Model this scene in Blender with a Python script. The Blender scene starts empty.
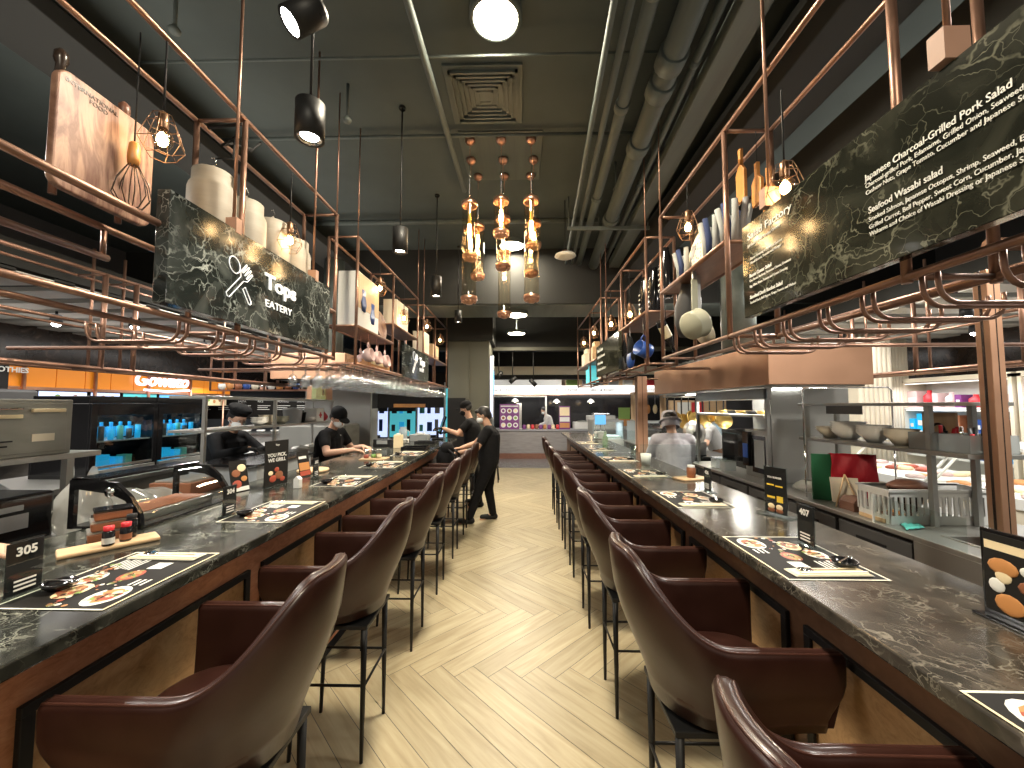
import bpy, math, random
from mathutils import Vector, Matrix, Quaternion
random.seed(7)
R = math.radians
PI = math.pi
scene = bpy.context.scene
COL = scene.collection

# ---------------------------------------------------------------- camera, world, exposure
cam_d = bpy.data.cameras.new('camera')
cam_d.sensor_width = 36.0
cam_d.lens = 36.0 * 390.0 / 1024.0
cam_d.clip_start = 0.05
cam_d.clip_end = 100
cam = bpy.data.objects.new('camera', cam_d)
COL.objects.link(cam)
cam.location = (0, 0, 1.6)
cam.rotation_euler = (PI / 2 + 0.05635, 0, 0.023036)
scene.camera = cam
world = bpy.data.worlds.new('world')
scene.world = world
world.use_nodes = True
world.node_tree.nodes['Background'].inputs[0].default_value = (0.55, 0.52, 0.45, 1)
world.node_tree.nodes['Background'].inputs[1].default_value = 0.45
scene.view_settings.view_transform = 'Standard'
scene.view_settings.look = 'None'
scene.view_settings.gamma = 1
scene.view_settings.exposure = 0.68
scene.view_settings.use_curve_mapping = False
scene.cycles.max_bounces = 7
scene.cycles.diffuse_bounces = 3
scene.cycles.glossy_bounces = 3
scene.cycles.transmission_bounces = 4
scene.cycles.transparent_max_bounces = 16
scene.cycles.caustics_reflective = False
scene.cycles.caustics_refractive = False
scene.cycles.sample_clamp_indirect = 4.0
scene.cycles.use_denoising = True


def lamp(kind, name, loc, power, color=(1, .86, .68), rot=(0, 0, 0), size=.1, size_y=None, spot=None, blend=.6, parent=None):
    d = bpy.data.lights.new(name, kind)
    d.energy = power
    d.color = color
    if kind == 'AREA':
        d.size = size
        if size_y:
            d.shape = 'RECTANGLE'; d.size_y = size_y
        else:
            d.shape = 'DISK'
    elif kind == 'SPOT':
        d.shadow_soft_size = size
        d.spot_size = spot or R(80); d.spot_blend = blend
    else:
        d.shadow_soft_size = size
    o = bpy.data.objects.new(name, d)
    COL.objects.link(o)
    o.location = loc; o.rotation_euler = rot
    if parent: o.parent = parent
    return o


# large lamps of the hall: round ceiling lamps over the aisle (their glowing discs are built further down)
CEIL = 4.30
AISLE_LAMPS = [(-.18, -1.5, CEIL), (-.17, 2.52, CEIL), (-.15, 6.3, CEIL), (-.08, 7.05, 3.32), (-.10, 8.75, 3.30)]
for _x, _y, _z in AISLE_LAMPS:
    lamp('AREA', 'ceiling_lamp_light', (_x, _y, _z - .10), 115 if _y < 6 else 56 if _y < 6.5 else 42, (1, .88, .68), size=.36)
# added fill lights over both kitchens (without fixtures), then the bright market halls beyond
for _x, _y, _p in [(-3.2, 1.6, 60), (-3.2, 4.8, 60), (-3.0, 8.0, 50), (2.9, 1.4, 55), (2.9, 4.2, 55), (2.9, 7.2, 45)]:
    lamp('AREA', 'kitchen_fill_light', (_x, _y, 2.98), _p, (1, .95, .86), size=.5)

for _s in (-1, 1):    # added uplights without fixtures that brighten the slatted side-hall ceilings
    lamp('AREA', 'slat_fill_light', (_s * 5.6, 4.5, 2.20), 12, (1, .95, .88), rot=(PI, 0, 0), size=1.0, size_y=9)
    lamp('AREA', 'hall_light', (_s * 5.0, 4.5, 2.62), 40, (1, .96, .92), size=.6, size_y=8)

    lamp('AREA', 'upper_fill_light', (_s * 3.0, 3.5, 3.05), 30, (1, .93, .82), rot=(PI, 0, 0), size=1.2, size_y=6)  # added upward fill over each kitchen, no fixture, lifts the dark ceiling

# ---------------------------------------------------------------- materials
MATS = {}


def newmat(name):
    m = bpy.data.materials.new(name)
    m.use_nodes = True
    MATS[name] = m
    return m, m.node_tree.nodes, m.node_tree.links, m.node_tree.nodes['Principled BSDF']


def pm(name, col, rough=.5, metal=0., emit=None, es=0., coat=0., spec=.5, alpha=None):
    m, n, l, b = newmat(name)
    b.inputs['Base Color'].default_value = (*col, 1)
    b.inputs['Roughness'].default_value = rough
    b.inputs['Metallic'].default_value = metal
    b.inputs['Specular IOR Level'].default_value = spec
    b.inputs['Coat Weight'].default_value = coat
    b.inputs['Coat Roughness'].default_value = .12
    if emit:
        b.inputs['Emission Color'].default_value = (*emit, 1)
        b.inputs['Emission Strength'].default_value = es
    return m


def noisy(name, cols, scale=(1, 1, 1), nscale=5., detail=6., rough=.5, metal=0., dist=0., bump=0., coat=0., rr=None, stops=None, spec=.5, nrough=.55):
    """principled material whose colour runs through a noise ramp (object space, metres)"""
    m, n, l, b = newmat(name)
    tc = n.new('ShaderNodeTexCoord'); mp = n.new('ShaderNodeMapping')
    mp.inputs['Scale'].default_value = scale
    l.new(tc.outputs['Object'], mp.inputs['Vector'])
    no = n.new('ShaderNodeTexNoise')
    no.inputs['Scale'].default_value = nscale; no.inputs['Detail'].default_value = detail
    no.inputs['Distortion'].default_value = dist; no.inputs['Roughness'].default_value = nrough
    l.new(mp.outputs[0], no.inputs['Vector'])
    cr = n.new('ShaderNodeValToRGB')
    el = cr.color_ramp.elements
    k = len(cols)
    st = stops or [i / (k - 1) * .5 + .25 for i in range(k)]
    while len(el) < k: el.new(.5)
    for e, c, s in zip(el, cols, st):
        e.position = s; e.color = (*c, 1)
    l.new(no.outputs['Fac'], cr.inputs[0]); l.new(cr.outputs[0], b.inputs['Base Color'])
    b.inputs['Roughness'].default_value = rough; b.inputs['Metallic'].default_value = metal
    b.inputs['Specular IOR Level'].default_value = spec
    b.inputs['Coat Weight'].default_value = coat; b.inputs['Coat Roughness'].default_value = .1
    if rr:
        mr = n.new('ShaderNodeMapRange'); mr.inputs['To Min'].default_value = rr[0]; mr.inputs['To Max'].default_value = rr[1]
        l.new(no.outputs['Fac'], mr.inputs[0]); l.new(mr.outputs[0], b.inputs['Roughness'])
    if bump:
        bp = n.new('ShaderNodeBump'); bp.inputs['Strength'].default_value = bump; bp.inputs['Distance'].default_value = .01
        l.new(no.outputs['Fac'], bp.inputs['Height']); l.new(bp.outputs[0], b.inputs['Normal'])
    return m


def marble(name, base, base2, vein, scale=3.5, width=.045, amount=1., rough=.12, warp=.35, cloud=None):
    """dark marble: voronoi-edge veins warped by noise over a cloudy base"""
    m, n, l, b = newmat(name)
    tc = n.new('ShaderNodeTexCoord')
    no = n.new('ShaderNodeTexNoise'); no.inputs['Scale'].default_value = scale * .9; no.inputs['Detail'].default_value = 5
    l.new(tc.outputs['Object'], no.inputs['Vector'])
    vm = n.new('ShaderNodeVectorMath'); vm.operation = 'SCALE'; vm.inputs['Scale'].default_value = warp
    l.new(no.outputs['Color'], vm.inputs[0])
    va = n.new('ShaderNodeVectorMath'); va.operation = 'ADD'
    l.new(tc.outputs['Object'], va.inputs[0]); l.new(vm.outputs[0], va.inputs[1])
    facs = []
    for sc, wd in ((scale, width), (scale * 2.6, width * .9)):
        vo = n.new('ShaderNodeTexVoronoi'); vo.feature = 'DISTANCE_TO_EDGE'; vo.inputs['Scale'].default_value = sc
        l.new(va.outputs[0], vo.inputs['Vector'])
        mr = n.new('ShaderNodeMapRange'); mr.interpolation_type = 'SMOOTHSTEP'
        mr.inputs['From Min'].default_value = 0; mr.inputs['From Max'].default_value = wd
        mr.inputs['To Min'].default_value = 1; mr.inputs['To Max'].default_value = 0
        l.new(vo.outputs['Distance'], mr.inputs[0]); facs.append(mr)
    n2 = n.new('ShaderNodeTexNoise'); n2.inputs['Scale'].default_value = scale * 1.4; n2.inputs['Detail'].default_value = 4
    l.new(tc.outputs['Object'], n2.inputs['Vector'])
    m2 = n.new('ShaderNodeMapRange'); m2.inputs['From Min'].default_value = .42; m2.inputs['From Max'].default_value = .68
    l.new(n2.outputs['Fac'], m2.inputs[0])
    mx = n.new('ShaderNodeMath'); mx.operation = 'MAXIMUM'
    l.new(facs[0].outputs[0], mx.inputs[0]); l.new(facs[1].outputs[0], mx.inputs[1])
    mu = n.new('ShaderNodeMath'); mu.operation = 'MULTIPLY'
    l.new(mx.outputs[0], mu.inputs[0]); l.new(m2.outputs[0], mu.inputs[1])
    mv = n.new('ShaderNodeMath'); mv.operation = 'MULTIPLY'; mv.inputs[1].default_value = amount
    l.new(mu.outputs[0], mv.inputs[0])
    c1 = n.new('ShaderNodeMix'); c1.data_type = 'RGBA'
    c1.inputs[6].default_value = (*base, 1); c1.inputs[7].default_value = (*base2, 1)
    n3 = n.new('ShaderNodeTexNoise'); n3.inputs['Scale'].default_value = scale * 1.1; n3.inputs['Detail'].default_value = 8; n3.inputs['Distortion'].default_value = 1.2
    l.new(tc.outputs['Object'], n3.inputs['Vector'])
    m3 = n.new('ShaderNodeMapRange'); m3.inputs['From Min'].default_value = .4; m3.inputs['From Max'].default_value = .75
    l.new(n3.outputs['Fac'], m3.inputs[0]); l.new(m3.outputs[0], c1.inputs[0])
    c2 = n.new('ShaderNodeMix'); c2.data_type = 'RGBA'
    c2.inputs[7].default_value = (*vein, 1)
    l.new(mv.outputs[0], c2.inputs[0]); l.new(c1.outputs[2], c2.inputs[6]); l.new(c2.outputs[2], b.inputs['Base Color'])
    b.inputs['Roughness'].default_value = rough
    return m


def thin_glass(name, tint=(.93, .97, .96), gloss=.12, rough=.02, body=0., bodycol=(.8, .9, .9)):
    m, n, l, b = newmat(name)
    out = n['Material Output']
    tr = n.new('ShaderNodeBsdfTransparent'); tr.inputs[0].default_value = (*tint, 1)
    gl = n.new('ShaderNodeBsdfGlossy'); gl.inputs['Roughness'].default_value = rough
    ge = n.new('ShaderNodeNewGeometry')
    ir = n.new('ShaderNodeMath'); ir.operation = 'MULTIPLY_ADD'; ir.inputs[1].default_value = 1 / 1.45 - 1.45; ir.inputs[2].default_value = 1.45
    l.new(ge.outputs['Backfacing'], ir.inputs[0])
    fr = n.new('ShaderNodeFresnel'); l.new(ir.outputs[0], fr.inputs[0])
    ad = n.new('ShaderNodeMath'); ad.operation = 'ADD'; ad.inputs[1].default_value = gloss * .3; ad.use_clamp = True
    l.new(fr.outputs[0], ad.inputs[0])
    mx = n.new('ShaderNodeMixShader'); l.new(ad.outputs[0], mx.inputs[0]); l.new(tr.outputs[0], mx.inputs[1]); l.new(gl.outputs[0], mx.inputs[2])
    if body:
        df = n.new('ShaderNodeBsdfTranslucent'); df.inputs[0].default_value = (*bodycol, 1)
        d2 = n.new('ShaderNodeBsdfDiffuse'); d2.inputs[0].default_value = (*bodycol, 1)
        m0 = n.new('ShaderNodeMixShader'); l.new(df.outputs[0], m0.inputs[1]); l.new(d2.outputs[0], m0.inputs[2])
        m1 = n.new('ShaderNodeMixShader'); m1.inputs[0].default_value = body
        l.new(mx.outputs[0], m1.inputs[1]); l.new(m0.outputs[0], m1.inputs[2]); mx = m1
    l.new(mx.outputs[0], out.inputs[0])
    n.remove(b)
    return m


pm('black_metal', (.010, .010, .010), .5, 0., spec=.35)
pm('black_matte', (.010, .010, .011), .6, spec=.25)
pm('black_gloss', (.008, .008, .009), .12)
pm('dark_grey', (.06, .06, .062), .5)
pm('grey_plastic', (.25, .25, .26), .45)
pm('white_plastic', (.60, .60, .58), .4)
pm('white_ceramic', (.82, .81, .77), .15)
pm('cream', (.72, .65, .52), .45)
pm('steel', (.55, .55, .53), .28, 1.)
pm('steel_satin', (.42, .42, .40), .42, .85)
pm('chrome', (.8, .8, .8), .08, 1.)
pm('pale_steel', (.30, .32, .33), .55, .2)
noisy('copper', [(.46, .24, .16), (.66, .38, .27)], nscale=4, rough=.3, metal=1., rr=(.22, .42))
noisy('copper_pipe', [(.22, .125, .088), (.34, .20, .145)], nscale=9, rough=.35, metal=.8, rr=(.30, .5))
noisy('copper_sheet', [(.42, .24, .15), (.54, .32, .21)], nscale=2, rough=.45, metal=.8, rr=(.42, .6))
noisy('leather', [(.021, .0066, .0046), (.031, .0105, .0072)], nscale=14, rough=.34, coat=.10, bump=.04, rr=(.28, .42), spec=.42)
pm('leather_welt', (.055, .021, .015), .3, coat=.3)
noisy('ceiling_paint', [(.050, .062, .060), (.072, .089, .086)], nscale=1.3, rough=.85)
noisy('ceiling_pipe', [(.066, .078, .072), (.10, .12, .11)], scale=(6, .5, 6), nscale=2, rough=.6)
pm('ceiling_dark', (.018, .018, .016), .9)
noisy('olive_wall', [(.070, .070, .052), (.085, .084, .064)], nscale=1, rough=.7)
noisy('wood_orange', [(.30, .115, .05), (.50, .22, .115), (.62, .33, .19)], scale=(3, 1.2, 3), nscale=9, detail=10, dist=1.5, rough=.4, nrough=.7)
noisy('wood_tan', [(.22, .11, .045), (.38, .22, .10), (.46, .29, .15)], scale=(2, 1.4, 2.4), nscale=11, detail=10, dist=2., rough=.38, nrough=.72)
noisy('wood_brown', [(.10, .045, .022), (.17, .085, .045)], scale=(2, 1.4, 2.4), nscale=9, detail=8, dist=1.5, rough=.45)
noisy('wood_board', [(.20, .095, .062), (.33, .19, .13), (.13, .055, .035), (.30, .165, .115)], scale=(4.5, 1, .9), nscale=2.6, detail=5, dist=2.2, rough=.5)
noisy('wood_light', [(.50, .33, .18), (.64, .45, .27)], scale=(1, 6, 1), nscale=4, rough=.5)
noisy('wood_amber', [(.42, .17, .04), (.60, .27, .07)], scale=(2, 2, 1), nscale=6, rough=.4)
noisy('shelf_wood', [(.13, .058, .038), (.20, .092, .06)], scale=(3, .8, 3), nscale=6, rough=.4)
noisy('canister', [(.27, .24, .20), (.33, .295, .245)], scale=(1, 1, 6), nscale=5, rough=.6)
noisy('dark_brown_edge', [(.022, .014, .010), (.05, .032, .024)], nscale=6, rough=.25)
noisy('dirty_steel', [(.20, .20, .175), (.31, .31, .28)], scale=(1, 1, 3), nscale=3, rough=.42, metal=.45)
noisy('grey_panel', [(.17, .155, .15), (.25, .235, .23)], scale=(1, 1, 7), nscale=3, rough=.35)
noisy('concrete', [(.06, .058, .054), (.09, .087, .08)], nscale=3, rough=.5)
noisy('grey_tile', [(.13, .13, .135), (.18, .18, .19)], nscale=2, rough=.25)
noisy('wall_marble', [(.012, .008, .006), (.035, .022, .016), (.16, .11, .08)], nscale=2.6, detail=9, dist=2.5, rough=.2, stops=[.3, .6, .82])
marble('sign_marble', (.010, .013, .012), (.055, .062, .058), (.42, .45, .42), scale=4.2, width=.035, amount=.7, rough=.10, warp=.55)
marble('sign_marble_warm', (.012, .013, .009), (.048, .049, .036), (.27, .27, .20), scale=4.0, width=.03, amount=.7, rough=.10, warp=.55)
marble('counter_marble', (.012, .013, .011), (.048, .050, .042), (.42, .43, .36), scale=6.5, width=.035, amount=.6, rough=.16)
marble('counter_marble_warm', (.026, .024, .020), (.082, .070, .057), (.36, .33, .27), scale=7, width=.04, amount=.5, rough=.18)
thin_glass('glass')
thin_glass('stemware', (.94, .96, .97), 1.0, .02, body=.035, bodycol=(.8, .85, .88))
thin_glass('amber_glass', (.98, .93, .82), .2)
thin_glass('bottle_glass', (.75, .88, .72), .2, body=.2, bodycol=(.6, .75, .5))
thin_glass('cling_film', (.9, .9, .88), .5, .15, body=.35, bodycol=(.85, .83, .76))
thin_glass('milky_plastic', (.85, .88, .88), .3, .2, body=.45, bodycol=(.75, .78, .78))
pm('lamp_disc', (1, 1, 1), .5, emit=(1, .90, .70), es=26)
pm('bulb_glow', (1, .8, .5), .4, emit=(1, .66, .32), es=42)
pm('filament', (1, .8, .5), .4, emit=(1, .72, .38), es=60)
pm('spot_glow', (1, 1, 1), .4, emit=(1, .97, .90), es=22)
pm('neon_white', (.9, .9, 1), .4, emit=(.86, .80, 1.), es=1.0)
pm('neon_line', (1, 1, 1), .4, emit=(.9, .95, 1.), es=.8)
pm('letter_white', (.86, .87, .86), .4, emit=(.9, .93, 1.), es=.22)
pm('print_white', (.72, .72, .69), .5)
pm('white_lightbox', (1, 1, 1), .4, emit=(1, .97, .93), es=.75)
pm('screen_blue', (.1, .4, .8), .3, emit=(.12, .38, .75), es=.6)
pm('screen_cyan', (.1, .6, .6), .3, emit=(.08, .45, .52), es=.5)
pm('screen_pale', (.6, .7, .95), .3, emit=(.52, .62, .92), es=.8)
pm('glow_blue', (.0, .3, .6), .3, emit=(.02, .32, .62), es=.45)  # blue glow put into the colour of bottles and shop goods
pm('skin', (.56, .33, .23), .5)
pm('skin_pale', (.62, .40, .30), .5)
pm('hair', (.010, .009, .009), .5)
noisy('black_cloth', [(.007, .007, .008), (.013, .013, .014)], nscale=25, rough=.9, spec=.15)
noisy('trouser_cloth', [(.006, .006, .007), (.011, .011, .012)], nscale=25, rough=.9, spec=.15)
noisy('grey_cloth', [(.33, .32, .36), (.41, .40, .45)], nscale=20, rough=.85)
pm('white_cloth', (.50, .50, .50), .85)
pm('mask_white', (.75, .78, .78), .8)
pm('red', (.55, .02, .03), .4)
pm('red_cloth', (.42, .006, .018), .55)
pm('green_cloth', (.012, .12, .045), .6)
pm('orange_plastic', (.75, .24, .02), .3, emit=(.9, .3, .02), es=.10)
pm('yellow', (.8, .55, .05), .5)
pm('blue', (.015, .06, .26), .35)
pm('teal', (.10, .50, .45), .5)
pm('pink', (.62, .45, .44), .25)
pm('sage_enamel', (.36, .36, .28), .25)
pm('food_brown', (.25, .09, .04), .5)
pm('food_orange', (.50, .22, .07), .5)
pm('food_red', (.36, .065, .035), .5)
pm('food_cream', (.80, .66, .42), .5)
pm('food_green', (.20, .33, .07), .5)
noisy('bracket_copper', [(.30, .17, .12), (.40, .24, .17)], nscale=5, rough=.6)
pm('mat_black', (.016, .015, .014), .6, spec=.12)
pm('cloth_pale', (.30, .31, .30), .9)
pm('cloth_navy', (.02, .035, .10), .9)
pm('slat_white', (.46, .44, .40), .6)
pm('paper', (.72, .69, .58), .6)
pm('purple', (.16, .03, .16), .5)
pm('brown_paper', (.40, .25, .13), .7)
pm('cage_wire', (.22, .13, .08), .35, .9)
pm('brass', (.60, .42, .14), .3, .9)

# ---------------------------------------------------------------- mesh building


class MB:
    """collects shapes, then links them as ONE mesh object"""

    def __init__(self):
        self.v = []; self.f = []; self.fm = []; self.fs = []; self.mats = []

    def mi(self, m):
        if m not in self.mats: self.mats.append(m)
        return self.mats.index(m)

    def add(self, vs, fs, m, smooth=False, M=None):
        o = len(self.v)
        if M is not None: vs = [M @ Vector(p) for p in vs]
        self.v += [tuple(p) for p in vs]
        k = self.mi(m)
        for f in fs:
            self.f.append(tuple(i + o for i in f)); self.fm.append(k); self.fs.append(smooth)
        return self

    def box(self, x0, x1, y0, y1, z0, z1, m, M=None):
        vs = [(x0, y0, z0), (x1, y0, z0), (x1, y1, z0), (x0, y1, z0), (x0, y0, z1), (x1, y0, z1), (x1, y1, z1), (x0, y1, z1)]
        fs = [(0, 3, 2, 1), (4, 5, 6, 7), (0, 1, 5, 4), (1, 2, 6, 5), (2, 3, 7, 6), (3, 0, 4, 7)]
        return self.add(vs, fs, m, M=M)

    def cbox(self, cx, cy, cz, sx, sy, sz, m, M=None):
        return self.box(cx - sx / 2, cx + sx / 2, cy - sy / 2, cy + sy / 2, cz - sz / 2, cz + sz / 2, m, M)

    def cyl(self, p, q, r, m, r2=None, n=12, caps=True, smooth=True):
        return self.tube([p, q], r, m, n=n, caps=caps, radii=[r, r if r2 is None else r2])

    def tube(self, pts, r, m, n=8, caps=True, radii=None, closed=False):
        pts = [Vector(p) for p in pts]
        K = len(pts)
        rings = []
        prev = None
        for i, p in enumerate(pts):
            if closed:
                d = (pts[(i + 1) % K] - pts[i - 1]).normalized()
            else:
                a = pts[max(i - 1, 0)]; b = pts[min(i + 1, K - 1)]
                d = (b - a)
                d = d.normalized() if d.length > 1e-9 else Vector((0, 0, 1))
            if prev is None:
                u = d.orthogonal().normalized()
                if abs(d.z) < .9:
                    u = d.cross(Vector((0, 0, 1))).normalized()
            else:
                u = (prev - d * prev.dot(d))
                u = u.normalized() if u.length > 1e-6 else d.orthogonal().normalized()
            prev = u
            w = d.cross(u)
            rr = radii[i] if radii else r
            rings.append([p + (u * math.cos(2 * PI * k / n) + w * math.sin(2 * PI * k / n)) * rr for k in range(n)])
        vs = [q for ring in rings for q in ring]
        fs = []
        for i in range(K - 1 + (1 if closed else 0)):
            j = (i + 1) % K
            for k in range(n):
                k2 = (k + 1) % n
                fs.append((i * n + k, i * n + k2, j * n + k2, j * n + k))
        self.add(vs, fs, m, True)
        if caps and not closed:
            o = len(self.v) - len(vs)
            k = self.mi(m)
            self.f.append(tuple(o + i for i in reversed(range(n)))); self.fm.append(k); self.fs.append(False)
            self.f.append(tuple(o + (K - 1) * n + i for i in range(n))); self.fm.append(k); self.fs.append(False)
        return self

    def lathe(self, prof, c, m, n=24, M=None, smooth=True, sy=1., caps=False):
        """prof: (r, z) list, revolved about z through c"""
        vs = []; fs = []
        for r, z in prof:
            for k in range(n):
                a = 2 * PI * k / n
                vs.append((c[0] + r * math.cos(a), c[1] + r * math.sin(a) * sy, c[2] + z))
        for i in range(len(prof) - 1):
            for k in range(n):
                k2 = (k + 1) % n
                fs.append((i * n + k, i * n + k2, (i + 1) * n + k2, (i + 1) * n + k))
        self.add(vs, fs, m, smooth, M)
        for idx, rev in ((0, True), (len(prof) - 1, False)):
            if caps and prof[idx][0] > 1e-4:
                o = len(self.v) - len(vs) + idx * n
                t = tuple(o + i for i in range(n))
                self.f.append(t[::-1] if rev else t); self.fm.append(self.mi(m)); self.fs.append(False)
        return self

    def ball(self, c, r, m, n=14, M=None):
        rx, ry, rz = (r, r, r) if not isinstance(r, (tuple, list)) else r
        h = n // 2
        vs = []; fs = []
        for i in range(h + 1):
            t = PI * i / h
            for k in range(n):
                a = 2 * PI * k / n
                vs.append((c[0] + rx * math.sin(t) * math.cos(a), c[1] + ry * math.sin(t) * math.sin(a), c[2] - rz * math.cos(t)))
        for i in range(h):
            for k in range(n):
                k2 = (k + 1) % n
                fs.append((i * n + k, i * n + k2, (i + 1) * n + k2, (i + 1) * n + k))
        return self.add(vs, fs, m, True, M)

    def prism(self, poly, h, m, M=None, z0=0., smooth=False):
        """2D polygon (x,y) extruded from z0 to z0+h"""
        k = len(poly)
        vs = [(x, y, z0) for x, y in poly] + [(x, y, z0 + h) for x, y in poly]
        fs = [tuple(range(k))[::-1], tuple(range(k, 2 * k))]
        fs += [(i, (i + 1) % k, (i + 1) % k + k, i + k) for i in range(k)]
        return self.add(vs, fs, m, smooth, M)

    def grid(self, rows, m, smooth=True, closed_v=False, M=None):
        n = len(rows[0]); vs = [p for r in rows for p in r]; fs = []
        for i in range(len(rows) - 1):
            for k in range(n if closed_v else n - 1):
                k2 = (k + 1) % n
                fs.append((i * n + k, i * n + k2, (i + 1) * n + k2, (i + 1) * n + k))
        return self.add(vs, fs, m, smooth, M)

    def build(self, name, parent=None, loc=(0, 0, 0), rot=(0, 0, 0), bevel=0., solid=0., sub=0, seg=2):
        me = bpy.data.meshes.new(name)
        me.from_pydata(self.v, [], self.f)
        for m in self.mats: me.materials.append(MATS[m])
        me.polygons.foreach_set('material_index', self.fm)
        me.polygons.foreach_set('use_smooth', self.fs)
        me.update()
        o = bpy.data.objects.new(name, me)
        COL.objects.link(o)
        o.location = loc; o.rotation_euler = rot
        if parent: o.parent = parent
        if solid:
            q = o.modifiers.new('s', 'SOLIDIFY'); q.thickness = solid; q.offset = 0
        if bevel:
            q = o.modifiers.new('b', 'BEVEL'); q.width = bevel; q.segments = seg; q.limit_method = 'ANGLE'; q.angle_limit = R(40)
            q.harden_normals = False
        if sub:
            q = o.modifiers.new('u', 'SUBSURF'); q.levels = sub; q.render_levels = sub
        return o


def tag(o, label=None, cat=None, group=None, kind=None):
    if label: o['label'] = label
    if cat: o['category'] = cat
    if group: o['group'] = group
    if kind: o['kind'] = kind
    return o


def thing(name, label, cat, loc=(0, 0, 0), rz=0., group=None):
    o = bpy.data.objects.new(name, None)
    COL.objects.link(o)
    o.empty_display_size = .05
    o.location = loc; o.rotation_euler = (0, 0, rz)
    return tag(o, label, cat, group)


def struct(o):
    o['kind'] = 'structure'
    return o


def dup(root, loc=None, rz=None, label=None, group=None, rot=None, scale=None):
    r = root.copy(); COL.objects.link(r)
    if loc is not None: r.location = loc
    if rz is not None: r.rotation_euler = (0, 0, rz)
    if rot is not None: r.rotation_euler = rot
    if scale is not None: r.scale = scale
    if label: r['label'] = label
    if group: r['group'] = group
    for ch in list(root.children):
        c = ch.copy(); COL.objects.link(c); c.parent = r
        for g in list(ch.children):
            d = g.copy(); COL.objects.link(d); d.parent = c
    return r


def text(s, size, m, parent, M, name='lettering', depth=.002, bold=0., align='LEFT', kind=None, shear=0.):
    """lettering as a real mesh: s is laid in the local xy plane of M"""
    c = bpy.data.curves.new(name, 'FONT')
    c.body = s; c.size = size; c.extrude = depth; c.offset = bold; c.align_x = align; c.shear = shear
    c.resolution_u = 3
    t = bpy.data.objects.new(name, c)
    COL.objects.link(t)
    dg = bpy.context.evaluated_depsgraph_get()
    me = bpy.data.meshes.new_from_object(t.evaluated_get(dg))
    bpy.data.objects.remove(t)
    me.transform(M)
    me.materials.clear(); me.materials.append(MATS[m])
    o = bpy.data.objects.new(name, me)
    COL.objects.link(o)
    if parent: o.parent = parent
    return o


def frame(loc, xaxis, yaxis):
    """matrix whose local x, y run along the given world directions"""
    x = Vector(xaxis).normalized(); y = Vector(yaxis).normalized(); z = x.cross(y)
    M = Matrix((x, y, z)).transposed().to_4x4()
    M.translation = Vector(loc)
    return M


def arc(c, r, a0, a1, n, ax, ay):
    c = Vector(c); ax = Vector(ax); ay = Vector(ay)
    return [c + ax * (r * math.cos(a0 + (a1 - a0) * i / n)) + ay * (r * math.sin(a0 + (a1 - a0) * i / n)) for i in range(n + 1)]

# ================================================================ THE SETTING
# floor: concrete-grey base with the herringbone oak of the aisle laid in it, grey tiles at the far end


def clip(poly, x0, x1, y0, y1):
    for ax, lim, sgn in ((0, x0, 1), (0, x1, -1), (1, y0, 1), (1, y1, -1)):
        out = []
        for i in range(len(poly)):
            a = poly[i]; b = poly[(i + 1) % len(poly)]
            da = (a[ax] - lim) * sgn; db = (b[ax] - lim) * sgn
            if da >= 0: out.append(a)
            if (da >= 0) != (db >= 0):
                t = da / (da - db); out.append(tuple(a[k] + (b[k] - a[k]) * t for k in range(2)))
        poly = out
        if len(poly) < 3: return []
    return poly


def herringbone_floor():
    v = []; f = []; mi = []; uv = []; tint = []
    def addpoly(ps, z, m, uvs, t):
        o = len(v)
        v.extend([(p[0], p[1], z) for p in ps]); f.append(tuple(range(o, o + len(ps)))); mi.append(m); uv.extend(uvs); tint.extend([t] * len(ps))
    sq = [(-8, -3), (8, -3), (8, 19), (-8, 19)]
    addpoly(sq, -.003, 0, sq, .5)
    addpoly([(-8, 10.2), (8, 10.2), (8, 19), (-8, 19)], .0, 2, [(-8, 10.2), (8, 10.2), (8, 19), (-8, 19)], .5)
    W = .14; L = .98; g = .0016; s = math.sqrt(.5)
    regions = [(-1.30, 1.04, -2.2, 7.2), (-3.6, 4.2, 7.2, 10.2)]
    rnd = random.Random(3)
    for j in range(-60, 160):
        for c in range(-8, 12):
            for kind in (0, 1):
                bx = j * W + c * 2 * L; by = j * W
                if kind == 0: r = (bx, bx + L, by, by + W)
                else: r = (bx + L, bx + L + W, by + W - L, by + W)
                pl = [(r[0] + g, r[2] + g), (r[1] - g, r[2] + g), (r[1] - g, r[3] - g), (r[0] + g, r[3] - g)]
                P = [((a + b) * s, (b - a) * s - .38) for a, b in pl]
                t = rnd.random(); off = rnd.random() * 9
                for q in regions:
                    C = clip(P, *q)
                    if not C: continue
                    uvs = []
                    for X, Y in C:
                        a = (X - Y) * s; b = (X + Y) * s
                        uu, vv = (a, b) if kind == 0 else (b, a)
                        uvs.append((uu + off, vv + off * 1.7))
                    if C: addpoly(C, 0., 1, uvs, t)
    me = bpy.data.meshes.new('floor')
    me.from_pydata(v, [], f)
    for m in ('concrete', 'oak', 'grey_tile'): me.materials.append(MATS[m])
    me.polygons.foreach_set('material_index', mi)
    ul = me.uv_layers.new(name='UVMap')
    ul.data.foreach_set('uv', [c for p in uv for c in p])
    at = me.attributes.new('tint', 'FLOAT', 'CORNER')
    at.data.foreach_set('value', tint)
    me.update()
    o = bpy.data.objects.new('floor', me)
    COL.objects.link(o)
    struct(o)


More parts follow.
